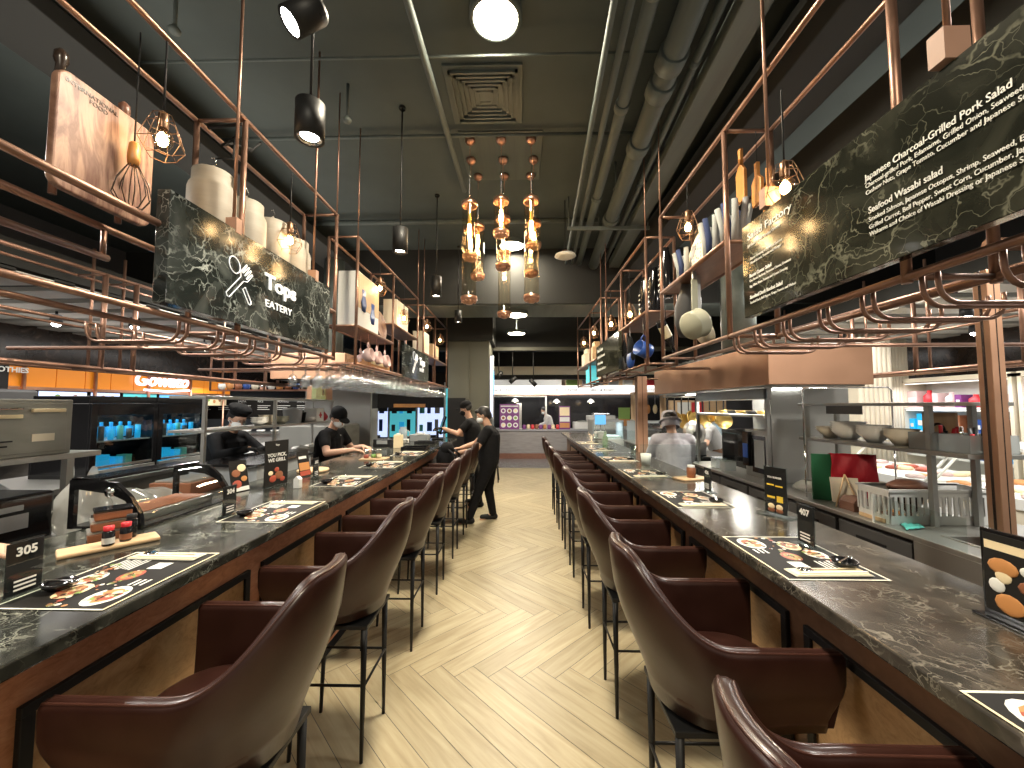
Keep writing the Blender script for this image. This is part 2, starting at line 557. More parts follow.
def oak():
    m, n, l, b = newmat('oak')
    uvn = n.new('ShaderNodeUVMap'); uvn.uv_map = 'UVMap'
    mp = n.new('ShaderNodeMapping'); mp.inputs['Scale'].default_value = (1.2, 13, 1)
    l.new(uvn.outputs[0], mp.inputs[0])
    no = n.new('ShaderNodeTexNoise'); no.inputs['Scale'].default_value = 2.2; no.inputs['Detail'].default_value = 6; no.inputs['Distortion'].default_value = .6
    l.new(mp.outputs[0], no.inputs['Vector'])
    cr = n.new('ShaderNodeValToRGB')
    e = cr.color_ramp.elements; e.new(.5)
    e[0].position = .3; e[0].color = (.30, .245, .148, 1); e[1].position = .5; e[1].color = (.365, .308, .195, 1); e[2].position = .72; e[2].color = (.42, .365, .24, 1)
    l.new(no.outputs['Fac'], cr.inputs[0])
    at = n.new('ShaderNodeAttribute'); at.attribute_name = 'tint'
    mr = n.new('ShaderNodeMapRange'); mr.inputs['To Min'].default_value = .88; mr.inputs['To Max'].default_value = 1.07
    l.new(at.outputs['Fac'], mr.inputs[0])
    mx = n.new('ShaderNodeVectorMath'); mx.operation = 'SCALE'
    l.new(cr.outputs[0], mx.inputs[0]); l.new(mr.outputs[0], mx.inputs['Scale'])
    l.new(mx.outputs[0], b.inputs['Base Color'])
    n2 = n.new('ShaderNodeTexNoise'); n2.inputs['Scale'].default_value = 60
    l.new(uvn.outputs[0], n2.inputs['Vector'])
    r2 = n.new('ShaderNodeMapRange'); r2.inputs['To Min'].default_value = .30; r2.inputs['To Max'].default_value = .5
    l.new(n2.outputs['Fac'], r2.inputs[0]); l.new(r2.outputs[0], b.inputs['Roughness'])
    bp = n.new('ShaderNodeBump'); bp.inputs['Strength'].default_value = .12; bp.inputs['Distance'].default_value = .004
    l.new(n2.outputs['Fac'], bp.inputs['Height']); l.new(bp.outputs[0], b.inputs['Normal'])


oak()
herringbone_floor()

# ceiling slab
struct(MB().box(-8, 8, -3, 19, CEIL, CEIL + .2, 'ceiling_paint').build('ceiling'))
# lower slatted ceilings over the side halls (white strips), with a dark soffit edge
for sx in (-1, 1):
    b = MB()
    x0, x1 = (4.1, 7.9) if sx > 0 else (-7.9, -4.1)
    for i in range(34):
        y = -1.6 + i * .42
        b.box(x0, x1, y, y + .26, 2.66, 2.70, 'slat_white')
        b.box(x0, x1, y + .26, y + .42, 2.70, 2.72, 'ceiling_dark')
    b.box(x0, x1, -2, 13, 2.73, 2.95, 'ceiling_dark')
    struct(b.build('ceiling_left' if sx < 0 else 'ceiling_right'))
# side walls with their dark marble band
for sx, nm in ((-1, 'wall_left'), (1, 'wall_right')):
    b = MB()
    xa = sx * 6.6; xb = sx * 6.8
    x0, x1 = min(xa, xb), max(xa, xb)
    b.box(x0, x1, -2, 13, 2.02, 2.68, 'wall_marble')
    b.box(x0 + sx * .35, x1 + sx * .35, -2, 19, 0, CEIL, 'dark_grey')
    struct(b.build(nm))
# far wall and its black tiles, beams
b = MB().box(-8, 8, 17, 17.2, 0, CEIL, 'ceiling_dark')
struct(b.build('wall_far'))

struct(MB().box(-7.9, 7.9, 6.6, 7.5, 3.32, CEIL, 'ceiling_pipe').box(-7.9, 7.9, 6.57, 6.6, 3.34, CEIL, 'ceiling_dark').build('trim_1', bevel=.004))
struct(MB().box(-3.2, 7.9, 9.6, 10.4, 3.05, CEIL, 'ceiling_dark').box(-3.2, 7.9, 9.56, 9.6, 2.97, 3.05, 'olive_wall').build('trim_2'))
struct(MB().box(-1.2, 7.9, 11.8, 12.2, 2.55, 2.80, 'cream').box(-1.2, 7.9, 11.9, 12.2, 2.80, CEIL, 'ceiling_dark').box(-1.2, 7.9, 11.9, 12.2, 2.42, 2.55, 'ceiling_dark').build('trim_3'))
# olive panelled column with its black recess
b = MB().box(-1.62, -.70, 8.6, 9.55, 0, 3.04, 'olive_wall').box(-1.7, -.62, 8.5, 9.55, 3.04, CEIL, 'ceiling_dark')
b.box(-1.62, -1.22, 8.57, 8.60, 0, 1.78, 'black_matte')
for z in (1.45, 1.50, ):
    b.box(-1.14, -.72, 8.585, 8.60, z, z + .012, 'olive_wall')
for x in (-1.15, -.74):
    b.box(x, x + .014, 8.585, 8.60, 0.1, 1.45, 'olive_wall')
    b.box(x, x + .014, 8.585, 8.60, 1.52, 3.0, 'olive_wall')
struct(b.build('wall_column', bevel=.003))

# ceiling services: each pipe run is a thing of its own


def pipe_run(x, z, r, y0, y1, label, joints=()):
    sl = .048
    X = lambda y: x + (y - 2.2) * sl
    b = MB().cyl((X(y0), y0, z), (X(y1), y1, z), r, 'ceiling_pipe', n=14)
    for y in joints:
        b.cyl((X(y), y, z), (X(y), y + r * 1.6, z), r * 1.22, 'ceiling_pipe', n=14)
    tag(b.build('ceiling_pipe'), label, 'pipe', 'grey pipes along the ceiling right of the aisle')


pipe_run(.56, 4.02, .022, 1.0, 6.5, 'thin grey ceiling conduit, nearest the aisle of the pipe bundle')
pipe_run(.66, 4.02, .026, 1.0, 6.5, 'thin grey ceiling conduit, second from the aisle in the pipe bundle')
pipe_run(.78, 4.02, .048, 1.0, 6.5, 'medium grey ceiling pipe with joints, third from the aisle', (2.1, 3.0, 4.4))
pipe_run(1.02, 3.98, .082, 1.0, 6.5, 'thickest round grey ceiling pipe with wide collars', (1.9, 2.5, 2.75, 3.4, 4.8))
pipe_run(1.20, 4.0, .03, 1.0, 6.5, 'thin grey ceiling pipe beside the flat grey duct', (2.6, 4.1))
tag(MB().add([(1.22, .8, 3.93), (1.40, .8, 3.93), (1.66, 6.5, 3.93), (1.49, 6.5, 3.93), (1.22, .8, 4.05), (1.40, .8, 4.05), (1.66, 6.5, 4.05), (1.49, 6.5, 4.05)], [(0, 3, 2, 1), (4, 5, 6, 7), (0, 1, 5, 4), (1, 2, 6, 5), (2, 3, 7, 6), (3, 0, 4, 7)], 'ceiling_pipe').build('cable_duct', bevel=.006), 'flat wide grey ceiling duct, outermost of the pipe bundle', 'duct')
b = MB().box(.6, 1.65, 4.9, 4.94, 3.86, 3.90, 'ceiling_pipe')
for x in (.62, 1.0, 1.63): b.cyl((x, 4.92, 3.9), (x, 4.92, CEIL), .006, 'ceiling_pipe')
tag(b.build('pipe_hanger'), 'grey hanger bar under the ceiling pipe bundle', 'pipe hanger')
# pipe crossing the ceiling over the left, fine sprinkler lines
tag(MB().cyl((-.74, 1.1, 4.16), (-.67, 4.5, 4.16), .028, 'ceiling_pipe').build('ceiling_pipe'), 'slanting grey ceiling pipe left of the air vent', 'pipe')
for y, z, r, lab in ((2.75, 4.2, .010, 'thin dark cross pipe on the ceiling near the air vent'), (3.66, 4.24, .016, 'dark cross pipe on the ceiling just before the glass lantern cluster'),
                     (5.35, 4.2, .035, 'dark cross pipe on the ceiling behind the glass lantern cluster')):
    tag(MB().cyl((-3.5, y, z), (1.1, y, z), r, 'ceiling_pipe').build('ceiling_pipe'), lab, 'pipe')
for x, y, lab in ((-2.2, 2.3, 'small dark sprinkler drop above the left rack'), (-1.45, 3.1, 'small dark sprinkler drop left of the air vent'), (1.05, 4.2, 'small sprinkler drop beside the pipe bundle')):
    b = MB().cyl((x, y, 4.0), (x, y, CEIL), .012, 'ceiling_pipe').lathe([(.0, -.03), (.03, -.03), (.035, -.01), (.012, .02)], (x, y, 4.0), 'ceiling_pipe', 12)
    tag(b.build('sprinkler'), lab, 'sprinkler')
# dark cable tray over the right rack, black duct and slab patches
tag(MB().box(1.72, 2.15, .2, 6.5, 3.75, 4.1, 'ceiling_dark').build('air_duct', bevel=.01), 'big black air duct above the right copper rack', 'duct')
tag(MB().box(2.35, 2.75, .2, 6.5, 3.45, 3.75, 'ceiling_dark').build('air_duct', bevel=.01), 'black air duct further right over the salad kitchen', 'duct')
tag(MB().box(-3.3, -2.8, .0, 6.5, 3.9, 4.02, 'ceiling_dark').build('cable_tray', bevel=.006), 'dark cable tray under the ceiling at upper left', 'cable tray')

# square ceiling diffuser
v = thing('air_vent', 'square grey ceiling air vent with nested louvres above the aisle', 'air vent', (-.305, 3.24, CEIL))
b = MB()
for i in range(6):
    a = .28 - i * .042
    for (x0, x1, y0, y1) in ((-a, a, -a, -a + .02), (-a, a, a - .02, a), (-a, -a + .02, -a, a), (a - .02, a, -a, a)):
        b.box(x0, x1, y0, y1, -.045 + i * .004, -.02, 'ceiling_pipe')
b.build('louvre', v)
MB().box(-.32, .32, -.32, .32, -.02, 0, 'ceiling_pipe').build('frame', v, bevel=.004)

# round ceiling lamps
for i, (x, y, zc) in enumerate(AISLE_LAMPS):
    if y < 0: continue
    lab = ['round glowing ceiling lamp nearest the camera, at the top of the picture', 'round ceiling lamp glowing just behind the glass lanterns', 'round ceiling lamp third along the aisle', 'smallest and farthest round ceiling lamp over the aisle'][i - 1]
    t = thing('ceiling_lamp', lab, 'ceiling lamp', (x, y, zc), group='round ceiling lamps over the aisle')
    r = .19 if i > 1 else .15
    MB().lathe([(r + .03, 0), (r + .03, -.05), (r + .005, -.07), (r + .005, -.03)], (0, 0, 0), 'ceiling_pipe', 32).build('housing', t)
    if i == 4: MB().cyl((0, 0, 0), (0, 0, CEIL - zc), .012, 'ceiling_pipe').build('stem', t)
    MB().lathe([(0, -.085), (r * .6, -.08), (r * .95, -.068), (r, -.055), (r, -.03)], (0, 0, 0), 'lamp_disc', 32).build('diffuser', t)

# ================================================================ THE TWO LONG BAR COUNTERS


def counter(side):
    """side -1 left, 1 right. X of the guest edge, kitchen edge"""
    xe, xk, xw = (-1.10, -1.97, -1.22) if side < 0 else (.836, 1.41, .955)
    y0, y1 = -1.2, (6.7 if side < 0 else 8.2)
    nm = 'left' if side < 0 else 'right'
    t = thing('bar_counter', 'long %s bar counter with %s stone top and brown framed wood front' % (nm, 'dark green veined' if side < 0 else 'brownish grey'), 'counter', (0, 0, 0))
    a, b = sorted((xe, xk))
    MB().box(a, b, y0, y1, 1.012, 1.05, 'counter_marble' if side < 0 else 'counter_marble_warm').build('countertop', t, bevel=.005)
    c, d = sorted((xw, xk - side * .04))
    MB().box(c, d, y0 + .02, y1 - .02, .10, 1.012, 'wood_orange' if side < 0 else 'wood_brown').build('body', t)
    e, f = sorted((xw + side * .03, xk - side * .04))
    MB().box(e, f, y0 + .04, y1 - .04, 0, .10, 'black_matte').build('plinth', t)
    # framed panels on the guest face, .98 m pitch
    s = -side
    yy = -.814 if side < 0 else -.317
    while yy < y1 - .9:
        p0, p1 = yy, yy + .80
        x0, x1 = sorted((xw, xw + s * .006))
        pb = MB().box(x0, x1, p0 + .02, p1 - .02, .16, .845, 'wood_tan').build('panel', t)
        fb = MB(); x0, x1 = sorted((xw, xw + s * .016))
        fb.box(x0, x1, p0, p1, .845, .872, 'black_metal').box(x0, x1, p0, p1, .14, .17, 'black_metal')
        fb.box(x0, x1, p0, p0 + .03, .17, .845, 'black_metal').box(x0, x1, p1 - .03, p1, .17, .845, 'black_metal')
        fb.build('frame', pb, bevel=.002)
        yy += .885
    return t


counter(-1)
counter(1)

# ================================================================ BAR STOOLS


def smooth01(t):
    t = max(0, min(1, t)); return t * t * (3 - 2 * t)


def make_stool(label):
    t = thing('bar_stool', label, 'bar stool', group='brown leather bar stools')
    # U-shaped padded shell: open towards +x (the counter), back towards -x
    A, B = .295, .232
    N = 76

    def plan(u):            # u in -1..1 along the U, 0 = middle of the back
        a = abs(u)
        if a < .62:
            th = (a / .62) * (PI / 2)
            e = .78
            x = -A + .34 - .34 * (max(math.cos(th), 0) ** e)
            y = B * math.sin(th)
        else:
            x = -A + .34 + (a - .62) / .38 * (2 * A - .34)
            y = B + .0 * (a - .62)
        return x, y * (1 if u >= 0 else -1)

    def rim(u):
        a = abs(u)
        return .895 + .235 * (1 - smooth01((a - .12) / .46))

    def ring(u, grow=0.):
        x, y = plan(u)
        e = .012
        xa, ya = plan(max(u - e, -1)); xb, yb = plan(min(u + e, 1))
        tx, ty = xb - xa, yb - ya
        L = math.hypot(tx, ty) or 1
        nx, ny = ty / L, -tx / L            # points outward
        if nx * (x - .02) + ny * y < 0: nx, ny = -nx, -ny
        zr = rim(u)
        cap = 1.
        if abs(u) > .975: cap = math.sqrt(max(0.02, 1 - ((abs(u) - .975) / .025) ** 2))
        th = .022 * cap
        pts = []
        # outer side from the bottom upwards
        for k in range(8):
            q = k / 7
            z = .625 + (zr - .02 - .625) * q
            s = 1 - .30 * (1 - smooth01(q * 1.25)) * (1 - q * .3)
            lean = .05 * (1 - q)
            fr = smooth01((x + .05) / .3)
            s = s + (1 - s) * fr * .72
            lean *= 1 - fr
            pts.append((x * s + lean + nx * th, y * (1 - .22 * (1 - smooth01(q * 1.3))) + ny * th, z + .018 * fr * (1 - q)))
        for k in range(1, 6):               # over the rolled rim
            a = PI * k / 6
            pts.append((x + nx * th * math.cos(a), y + ny * th * math.cos(a), zr - .02 + .02 * math.sin(a) * cap))
        for k in range(6):                  # inner side downwards
            q = 1 - k / 5
            z = .66 + (zr - .02 - .66) * q
            s = 1 - .22 * (1 - q)
            pts.append((x * s + .05 * (1 - q) - nx * th, y * (1 - .10 * (1 - q)) - ny * th, z))
        return pts
    us = [-1 + 2 * i / N for i in range(N + 1)]
    us = [-1, -.992, -.984] + us[1:-1] + [.984, .992, 1]
    rows = [ring(u) for u in us]
    b = MB().grid(rows, 'leather', closed_v=True)
    n = len(rows[0])
    b.add(rows[0], [tuple(range(n))], 'leather'); b.add(rows[-1], [tuple(reversed(range(n)))], 'leather')
    sh = b.build('backrest', t)
    # welt running along the rim
    w = MB()
    for off in (.012, -.012):
        pts = []
        for u in us[2:-2]:
            x, y = plan(u); xa, ya = plan(u - .012); xb, yb = plan(u + .012)
            L = math.hypot(xb - xa, yb - ya); nx, ny = (yb - ya) / L, -(xb - xa) / L
            if nx * (x - .02) + ny * y < 0: nx, ny = -nx, -ny
            pts.append((x + nx * off, y + ny * off, rim(u) - .005))
        w.tube(pts, .0035, 'leather_welt', n=6)
    w.build('piping', sh)
    # seat cushion
    prof = []
    rows = []
    M_ = 28
    for (s, z) in ((.0, .735), (.5, .733), (.85, .725), (.97, .712), (1., .69), (.98, .665), (.9, .655), (.0, .655)):
        r = []
        for k in range(M_):
            a = 2 * PI * k / M_
            ca, sa = math.cos(a), math.sin(a)
            r.append((.045 + .220 * s * math.copysign(abs(ca) ** .7, ca), .198 * s * math.copysign(abs(sa) ** .7, sa), z))
        rows.append(r)
    MB().grid(rows, 'leather', closed_v=True).build('seat', t)
    # bottom pan of the shell
    rows = []
    for (s, z) in ((.0, .600), (.80, .600), (.96, .615), (1., .640), (1., .668), (0, .668)):
        r = []
        for k in range(M_):
            a = 2 * PI * k / M_
            ca, sa = math.cos(a), math.sin(a)
            r.append((.045 + .205 * s * math.copysign(abs(ca) ** .75, ca), .170 * s * math.copysign(abs(sa) ** .7, sa), z))
        rows.append(r)
    MB().grid(rows, 'leather', closed_v=True).build('seat_shell', t)
    MB().box(-.16, .19, -.155, .155, .582, .602, 'black_metal').build('seat_frame', t, bevel=.003)
    for sx in (-1, 1):
        for sy in (-1, 1):
            p = Vector((.015 + sx * .155, sy * .135, .59)); q = Vector((.025 + sx * .165, sy * .142, .0))
            b = MB()
            b.tube([p, q], .014, 'black_metal', n=8, radii=[.0155, .0085])
            b.build('leg', t)
    for z, sides in ((.33, 'xy'), (.29, 'x')):
        b = MB()
        xa, xb = .015 - .161, .025 + .16
        if z == .33:
            for sy in (-1, 1): b.cyl((xa, sy * .139, z), (xb, sy * .139, z), .006, 'black_metal', n=8)
            for x in (xa, xb): b.cyl((x, -.139, z), (x, .139, z), .006, 'black_metal', n=8)
            b.build('stretcher', t)
        else:
            b.box(xb - .010, xb + .012, -.137, .137, z - .004, z + .012, 'black_metal').build('footrest', t)
    return t


stool = make_stool('brown leather bar stool nearest the camera on the right, only its rounded back top showing')
ordn = ['nearest', 'second', 'third', 'fourth', 'fifth', 'sixth', 'seventh', 'eighth']
stool.location = (.632, .63, 0)
for i, y in enumerate((1.42, 2.25, 3.06, 3.9, 4.62, 5.32, 6.02)):
    dup(stool, (.632, y, 0), 0, 'brown leather bar stool, %s from the camera in the right row' % ordn[i + 1])
for i, y in enumerate((1.19, 1.97, 2.77, 3.54, 4.32, 5.08, 5.82)):
    dup(stool, (-.86, y, 0), PI, 'brown leather bar stool, %s from the camera in the left row' % ordn[i])

# ================================================================ COPPER RACKS HANGING OVER THE COUNTERS
XF = {-1: -1.56, 1: 1.20}
XB = {-1: -1.84, 1: 1.47}


def rack(side, y0, y1, posts, shelves, label, lower=2.0, zt=3.22, hangers=(), hooks=(), kitchen=()):
    xf, xb = XF[side], XB[side]
    t = thing('copper_rack', label, 'rack', (0, 0, 0))
    for y in posts:
        for x in (xf, xb):
            MB().cyl((x, y, lower - .02), (x, y, zt), .0145, 'copper_pipe', n=10).build('post', t)
    for x in (xf, xb):
        for z in (zt, lower):
            MB().cyl((x, y0, z), (x, y1, z), .0135, 'copper_pipe', n=10).build('rail', t)
    for y in posts:
        for z in (zt, lower):
            MB().cyl((xf, y, z), (xb, y, z), .011, 'copper_pipe', n=8).build('cross_bar', t)
    for (a, c, z, board) in shelves:
        s = MB()
        x0, x1 = sorted((xf, xb))
        for x in (xf, xb): s.cyl((x, a, z), (x, c, z), .016, 'copper_pipe', n=10)
        for y in (a, c): s.cyl((xf, y, z), (xb, y, z), .012, 'copper_pipe', n=8)
        if board: s.box(x0 + .01, x1 - .01, a, c, z - .006, z + .012, 'shelf_wood')
        s.build('shelf', t)
    for y in hangers:
        MB().cyl((xf, y, zt), (xf, y, CEIL), .006, 'copper_pipe', n=6).build('hanger_rod', t)
    # U-shaped pot rails hung under the rack, running towards the kitchen
    for y in hooks:
        b = MB(); s = side
        for dy in (0, .045):
            xa = xf + s * .02; xz = xf + s * .46; zl = lower - .10; r = .06
            p = [(xa, y + dy, lower)] + [tuple(q) for q in arc((xa + s * r, y + dy, zl + r), r, PI, 1.5 * PI, 5, (s, 0, 0), (0, 0, 1))]
            p += [tuple(q) for q in arc((xz - s * r, y + dy, zl + r), r, 1.5 * PI, 2 * PI, 5, (s, 0, 0), (0, 0, 1))] + [(xz, y + dy, lower - .01)]
            b.tube(p, .0072, 'copper_pipe', n=8)
        b.build('pot_rail', t)
    # grid of pipes stretching over the kitchen to the far side frame
    return t


rack(-1, .2, 3.2, (.55, 2.09, 3.19), [(.2, 3.19, 2.385, False)], 'copper pipe rack nearest the camera on the left, carrying the big cutting board and canisters', hangers=(.9, 3.19), hooks=(1.75, 1.98, 2.22, 2.47, 2.75, 3.02))
rack(-1, 3.62, 5.80, (3.62, 4.67, 5.80), [(3.62, 4.67, 2.36, True), (4.67, 5.8, 2.60, True)], 'second copper pipe rack on the left with the book box and pink cups', hangers=(3.62, 5.8))
rack(-1, 6.15, 8.1, (6.15, 7.0, 8.1), [(6.15, 8.1, 2.45, True)], 'farthest copper pipe rack on the left by the olive column', hangers=(6.15, 8.1))
rack(1, -.2, 3.30, (.15, 1.22, 2.245, 3.30), [(2.26, 3.30, 2.56, True)], 'copper pipe rack nearest the camera on the right, above the long menu board', hangers=(.15, 3.30), hooks=(.95, 1.15, 1.36, 1.56, 1.78, 2.0, 2.2))
rack(1, 3.70, 5.45, (3.70, 4.62, 5.45), [(3.70, 4.73, 2.50, True), (4.73, 5.45, 2.30, True)], 'second copper pipe rack on the right with hanging bags and aprons', hangers=(3.70, 5.45))
rack(1, 5.80, 8.2, (5.80, 6.75, 8.2), [(5.8, 8.2, 2.35, True)], 'farthest copper pipe rack on the right near the end stall', hangers=(5.8, 8.2))

# low extra rails seen above the near left corner
for z, lab in ((2.255, 'bright copper rail under the cutting board shelf at the far left'),):
    tag(MB().cyl((XB[-1] + .0, .25, z), (XB[-1], 1.66, z), .015, 'copper_pipe', n=10).cyl((XB[-1], .27, z), (XB[-1], .27, 2.38), .01, 'copper_pipe', n=8).cyl((XB[-1], 1.64, z), (XB[-1], 1.64, 2.38), .01, 'copper_pipe', n=8).build('copper_rail'), lab, 'rail')

# outer frames on the far side of each kitchen (two-rail ladder with posts)


def outer_frame(side, X, y0, y1, zb, zt, zm, posts, label):
    t = thing('copper_ladder_rack', label, 'rack', (0, 0, 0))
    for z, r in ((zb, .018), (zm, .014), (zt, .016)):
        MB().cyl((X, y0, z), (X, y1, z), r, 'copper_pipe', n=10).build('rail', t)
        MB().cyl((X + side * .25, y0, z), (X + side * .25, y1, z), r * .8, 'copper_pipe', n=8).build('rail', t)
    for y in posts:
        MB().cyl((X, y, zb), (X, y, zt), .019, 'copper_pipe', n=10).build('post', t)
        MB().cyl((X + side * .25, y + .12, zb), (X + side * .25, y + .12, CEIL - 1.3), .012, 'copper_pipe', n=8).build('post', t)
    for y in posts:
        for z in (zb, zt): MB().cyl((X, y, z), (X + side * .25, y, z), .01, 'copper_pipe', n=8).build('cross_bar', t)
    return t


outer_frame(-1, -3.55, .9, 6.2, 1.915, 2.72, 2.28, (1.6, 3.2, 3.47, 4.75, 5.6), 'long copper ladder frame on the far side of the left kitchen')
outer_frame(1, 3.6, 1.2, 6.5, 1.915, 2.62, 2.30, (2.85, 3.62, 4.28, 5.6), 'long copper ladder frame on the far side of the salad kitchen')
# copper grid ties running over the kitchens
for side, X2 in ((-1, -3.55), (1, 3.6)):
    for i, y in enumerate((1.0, 2.6, 4.2, 5.8)):
        lab = '%s copper cross pipe over the %s kitchen counted from the camera' % (ordn[i], 'left' if side < 0 else 'right')
        tag(MB().cyl((XB[side], y, 2.0), (X2, y, 2.0), .014, 'copper_pipe', n=8).build('copper_rail'), lab, 'rail', 'cross pipes over the kitchens')
# square copper posts of the right rack
for (x, y, w, z1, lab) in ((1.63, 5.34, .13, 2.0, 'square copper-clad post standing behind the right counter'), (2.485, 2.11, .068, 2.32, 'square copper post standing in the sink worktop at the far right')):
    p = MB().box(x - w / 2, x + w / 2, y - w / 2, y + w / 2, 0, z1, 'copper_sheet')
    p.box(x - w / 2 - .004, x - w / 2 + .01, y - .006, y + .006, 0, z1, 'dark_brown_edge').box(x - .004, x + .004, y - w / 2 - .002, y - w / 2 + .01, 0, z1, 'dark_brown_edge')
    tag(p.build('copper_post', bevel=.004), lab, 'post')
# horizontal pipe elbow near the upper right
tag(MB().tube([(1.62, 1.36, 2.16), (2.3, 1.36, 2.16)] + [tuple(q) for q in arc((2.3, 1.36, 2.26), .10, -PI / 2, 0, 5, (1, 0, 0), (0, 0, 1))] + [(2.4, 1.36, 2.9)], .022, 'copper_pipe', n=10).build('copper_elbow_pipe'), 'copper pipe with an elbow behind the menu board at the right edge', 'pipe')

# ================================================================ MARBLE SIGNS
# left: Tops EATERY
t = thing('marble_sign', 'dark green marble sign reading Tops EATERY hung on the left rack', 'sign', (0, 0, 0))
MB().box(-1.57, -1.51, 1.60, 3.01, 2.04, 2.535, 'sign_marble').build('board', t, bevel=.003)
FL = lambda y, z, x=-1.508: frame((x, y, z), (0, 1, 0), (0, 0, 1))
text('Tops', .125, 'letter_white', t, FL(2.225, 2.30) @ Matrix.Diagonal((1.25, 1, 1, 1)), 'lettering', .004, bold=.0032)
text('EATERY', .062, 'letter_white', t, FL(2.235, 2.19) @ Matrix.Diagonal((1.25, 1, 1, 1)), 'lettering', .002, bold=.0)


def outline(b, pts, r, m, x):
    b.tube([(x, y, z) for y, z in pts], r, m, n=6, closed=True)


# crossed spoon and fork drawn as a thin glowing outline
b = MB()


def rotp(pts, c, a):
    return [(c[0] + u * math.cos(a) - v * math.sin(a), c[1] + u * math.sin(a) + v * math.cos(a)) for u, v in pts]


C0 = (2.03, 2.275)
ES = .72
spoon = [(.052 * math.sin(a), .115 - .062 * math.cos(a)) for a in [2 * PI * k / 20 for k in range(1, 20)]]
outline(b, rotp([(u * ES, v * ES) for u, v in spoon], C0, .62), .0028, 'letter_white', -1.506)
outline(b, rotp([(u * ES, v * ES) for u, v in [(-.017, -.06), (.017, -.06), (.017, -.175), (.008, -.19), (-.008, -.19), (-.017, -.175)]], C0, .62), .0028, 'letter_white', -1.506)
fork = [(-.02, -.19), (.0, -.2), (.02, -.19), (.02, .02), (.045, .05), (.045, .14), (.035, .14), (.028, .06), (.02, .06), (.014, .15), (.004, .15), (.0, .06), (-.006, .06), (-.014, .15), (-.024, .15), (-.026, .06), (-.036, .06), (-.04, .14), (-.05, .14), (-.048, .05), (-.02, .02)]
outline(b, rotp([(u * ES, v * ES) for u, v in fork], C0, -.72), .0022, 'letter_white', -1.506)
b.build('fork_and_spoon_emblem', t)
for y in (2.0, 2.8):
    MB().cyl((-1.535, y, 2.56), (-1.535, y, CEIL), .008, 'copper_pipe', n=8).box(-1.565, -1.505, y - .02, y + .02, 2.52, 2.60, 'bracket_copper').build('hanger_rod', t)

# right: Salad Factory menu board
t = thing('marble_menu_board', 'long dark marble Salad Factory menu board with white lettering on the right', 'menu board', (0, 0, 0))
MB().box(1.15, 1.19, .1, 2.01, 2.05, 2.52, 'sign_marble_warm').build('board', t, bevel=.003)
FR = lambda y, z: frame((1.147, y, z), (0, -1, 0), (0, 0, 1))
rowsR = [('Salad Factory', 1.958, 2.433, .050, .0002, 1.2), ('24 Hours Fresh Garden Greens', 1.958, 2.396, .019, .0002, 1),
         ('Caesar Dressing or Japanese Sesame', 1.94, 2.328, .016, .0002, 1), ('Mixed Greens, Tomato and Vinegar', 1.94, 2.306, .016, .0002, 1),
         ('Bacon Caesar Salad', 1.95, 2.241, .024, .0007, .9), ('Cos, Bacon, Anchovy, Parmesan Cheese, Croutons', 1.95, 2.219, .016, .0002, .9), ('Egg, Olive, Grape Tomato and Cream Dressing', 1.95, 2.191, .016, .0002, .9),
         ('Smoked Duck Rocket Salad', 1.95, 2.133, .024, .0007, .9), ('Smoked Duck, Bell Pepper, Grape Tomato and Walnut', 1.95, 2.109, .016, .0002, .9),
         ('Japanese Charcoal-Grilled Pork Salad', 1.286, 2.345, .031, .0002, .84), ('Charcoal-grilled Pork, Edamame, Grilled Onion, Seaweed,', 1.286, 2.321, .021, .0, .84), ('Cashew Nuts, Grape Tomato, Cucumber and Japanese Sesame', 1.286, 2.298, .021, .0, .84),
         ('Seafood Wasabi salad', 1.28, 2.232, .031, .0002, .84), ('Smoked Salmon, Japanese Octopus, Shrimp, Seaweed, Ebi', 1.28, 2.205, .021, .0, .84), ('Grilled Carrot, Bell Pepper, Sweet Corn, Cucumber, Japanese', 1.28, 2.180, .021, .0, .84),
         ('Wakame and Choice of Wasabi Dressing or Japanese Sesame', 1.28, 2.156, .021, .0, .84)]
for s, y, z, sz, bo, xs in rowsR:
    text(s, sz, 'print_white', t, FR(y, z) @ Matrix.Diagonal((xs, 1, 1, 1)), 'lettering', .0008, bold=bo)
for y in (1.04, 1.81):
    MB().cyl((1.17, y, 2.58), (1.17, y, CEIL), .008, 'copper_pipe', n=8).box(1.135, 1.205, y - .022, y + .022, 2.53, 2.62, 'bracket_copper').build('hanger_rod', t)

# small far signs
t = thing('marble_sign', 'small dark marble sign with crossed cutlery on the far left rack', 'sign', (0, 0, 0))
MB().box(-1.56, -1.52, 5.05, 6.35, 1.98, 2.42, 'sign_marble').build('board', t)
text('Tops', .15, 'letter_white', t, frame((-1.516, 5.78, 2.22), (0, 1, 0), (0, 0, 1)), 'lettering', .004, bold=.006)
text('EATERY', .075, 'letter_white', t, frame((-1.516, 5.78, 2.12), (0, 1, 0), (0, 0, 1)), 'lettering', .002)
b = MB()
outline(b, rotp(spoon, (5.55, 2.22), .62), .004, 'letter_white', -1.516)
outline(b, rotp([(u * .95, v) for u, v in fork], (5.55, 2.22), -.72), .004, 'letter_white', -1.516)
b.build('fork_and_spoon_emblem', t)
t = thing('marble_menu_board', 'small dark menu board with white script on the far right rack', 'menu board', (0, 0, 0))
MB().box(1.14, 1.18, 4.55, 5.9, 2.03, 2.48, 'sign_marble_warm').build('board', t)
for k, (s, z, sz) in enumerate((('Steak House', 2.38, .075), ('Grilled beef sirloin steak', 2.29, .05), ('Grilled pork chop', 2.20, .05), ('Grilled salmon with lemon', 2.11, .05))):
    text(s, sz, 'print_white', t, frame((1.137, 5.8, z), (0, -1, 0), (0, 0, 1)), 'lettering', .001, bold=.001)

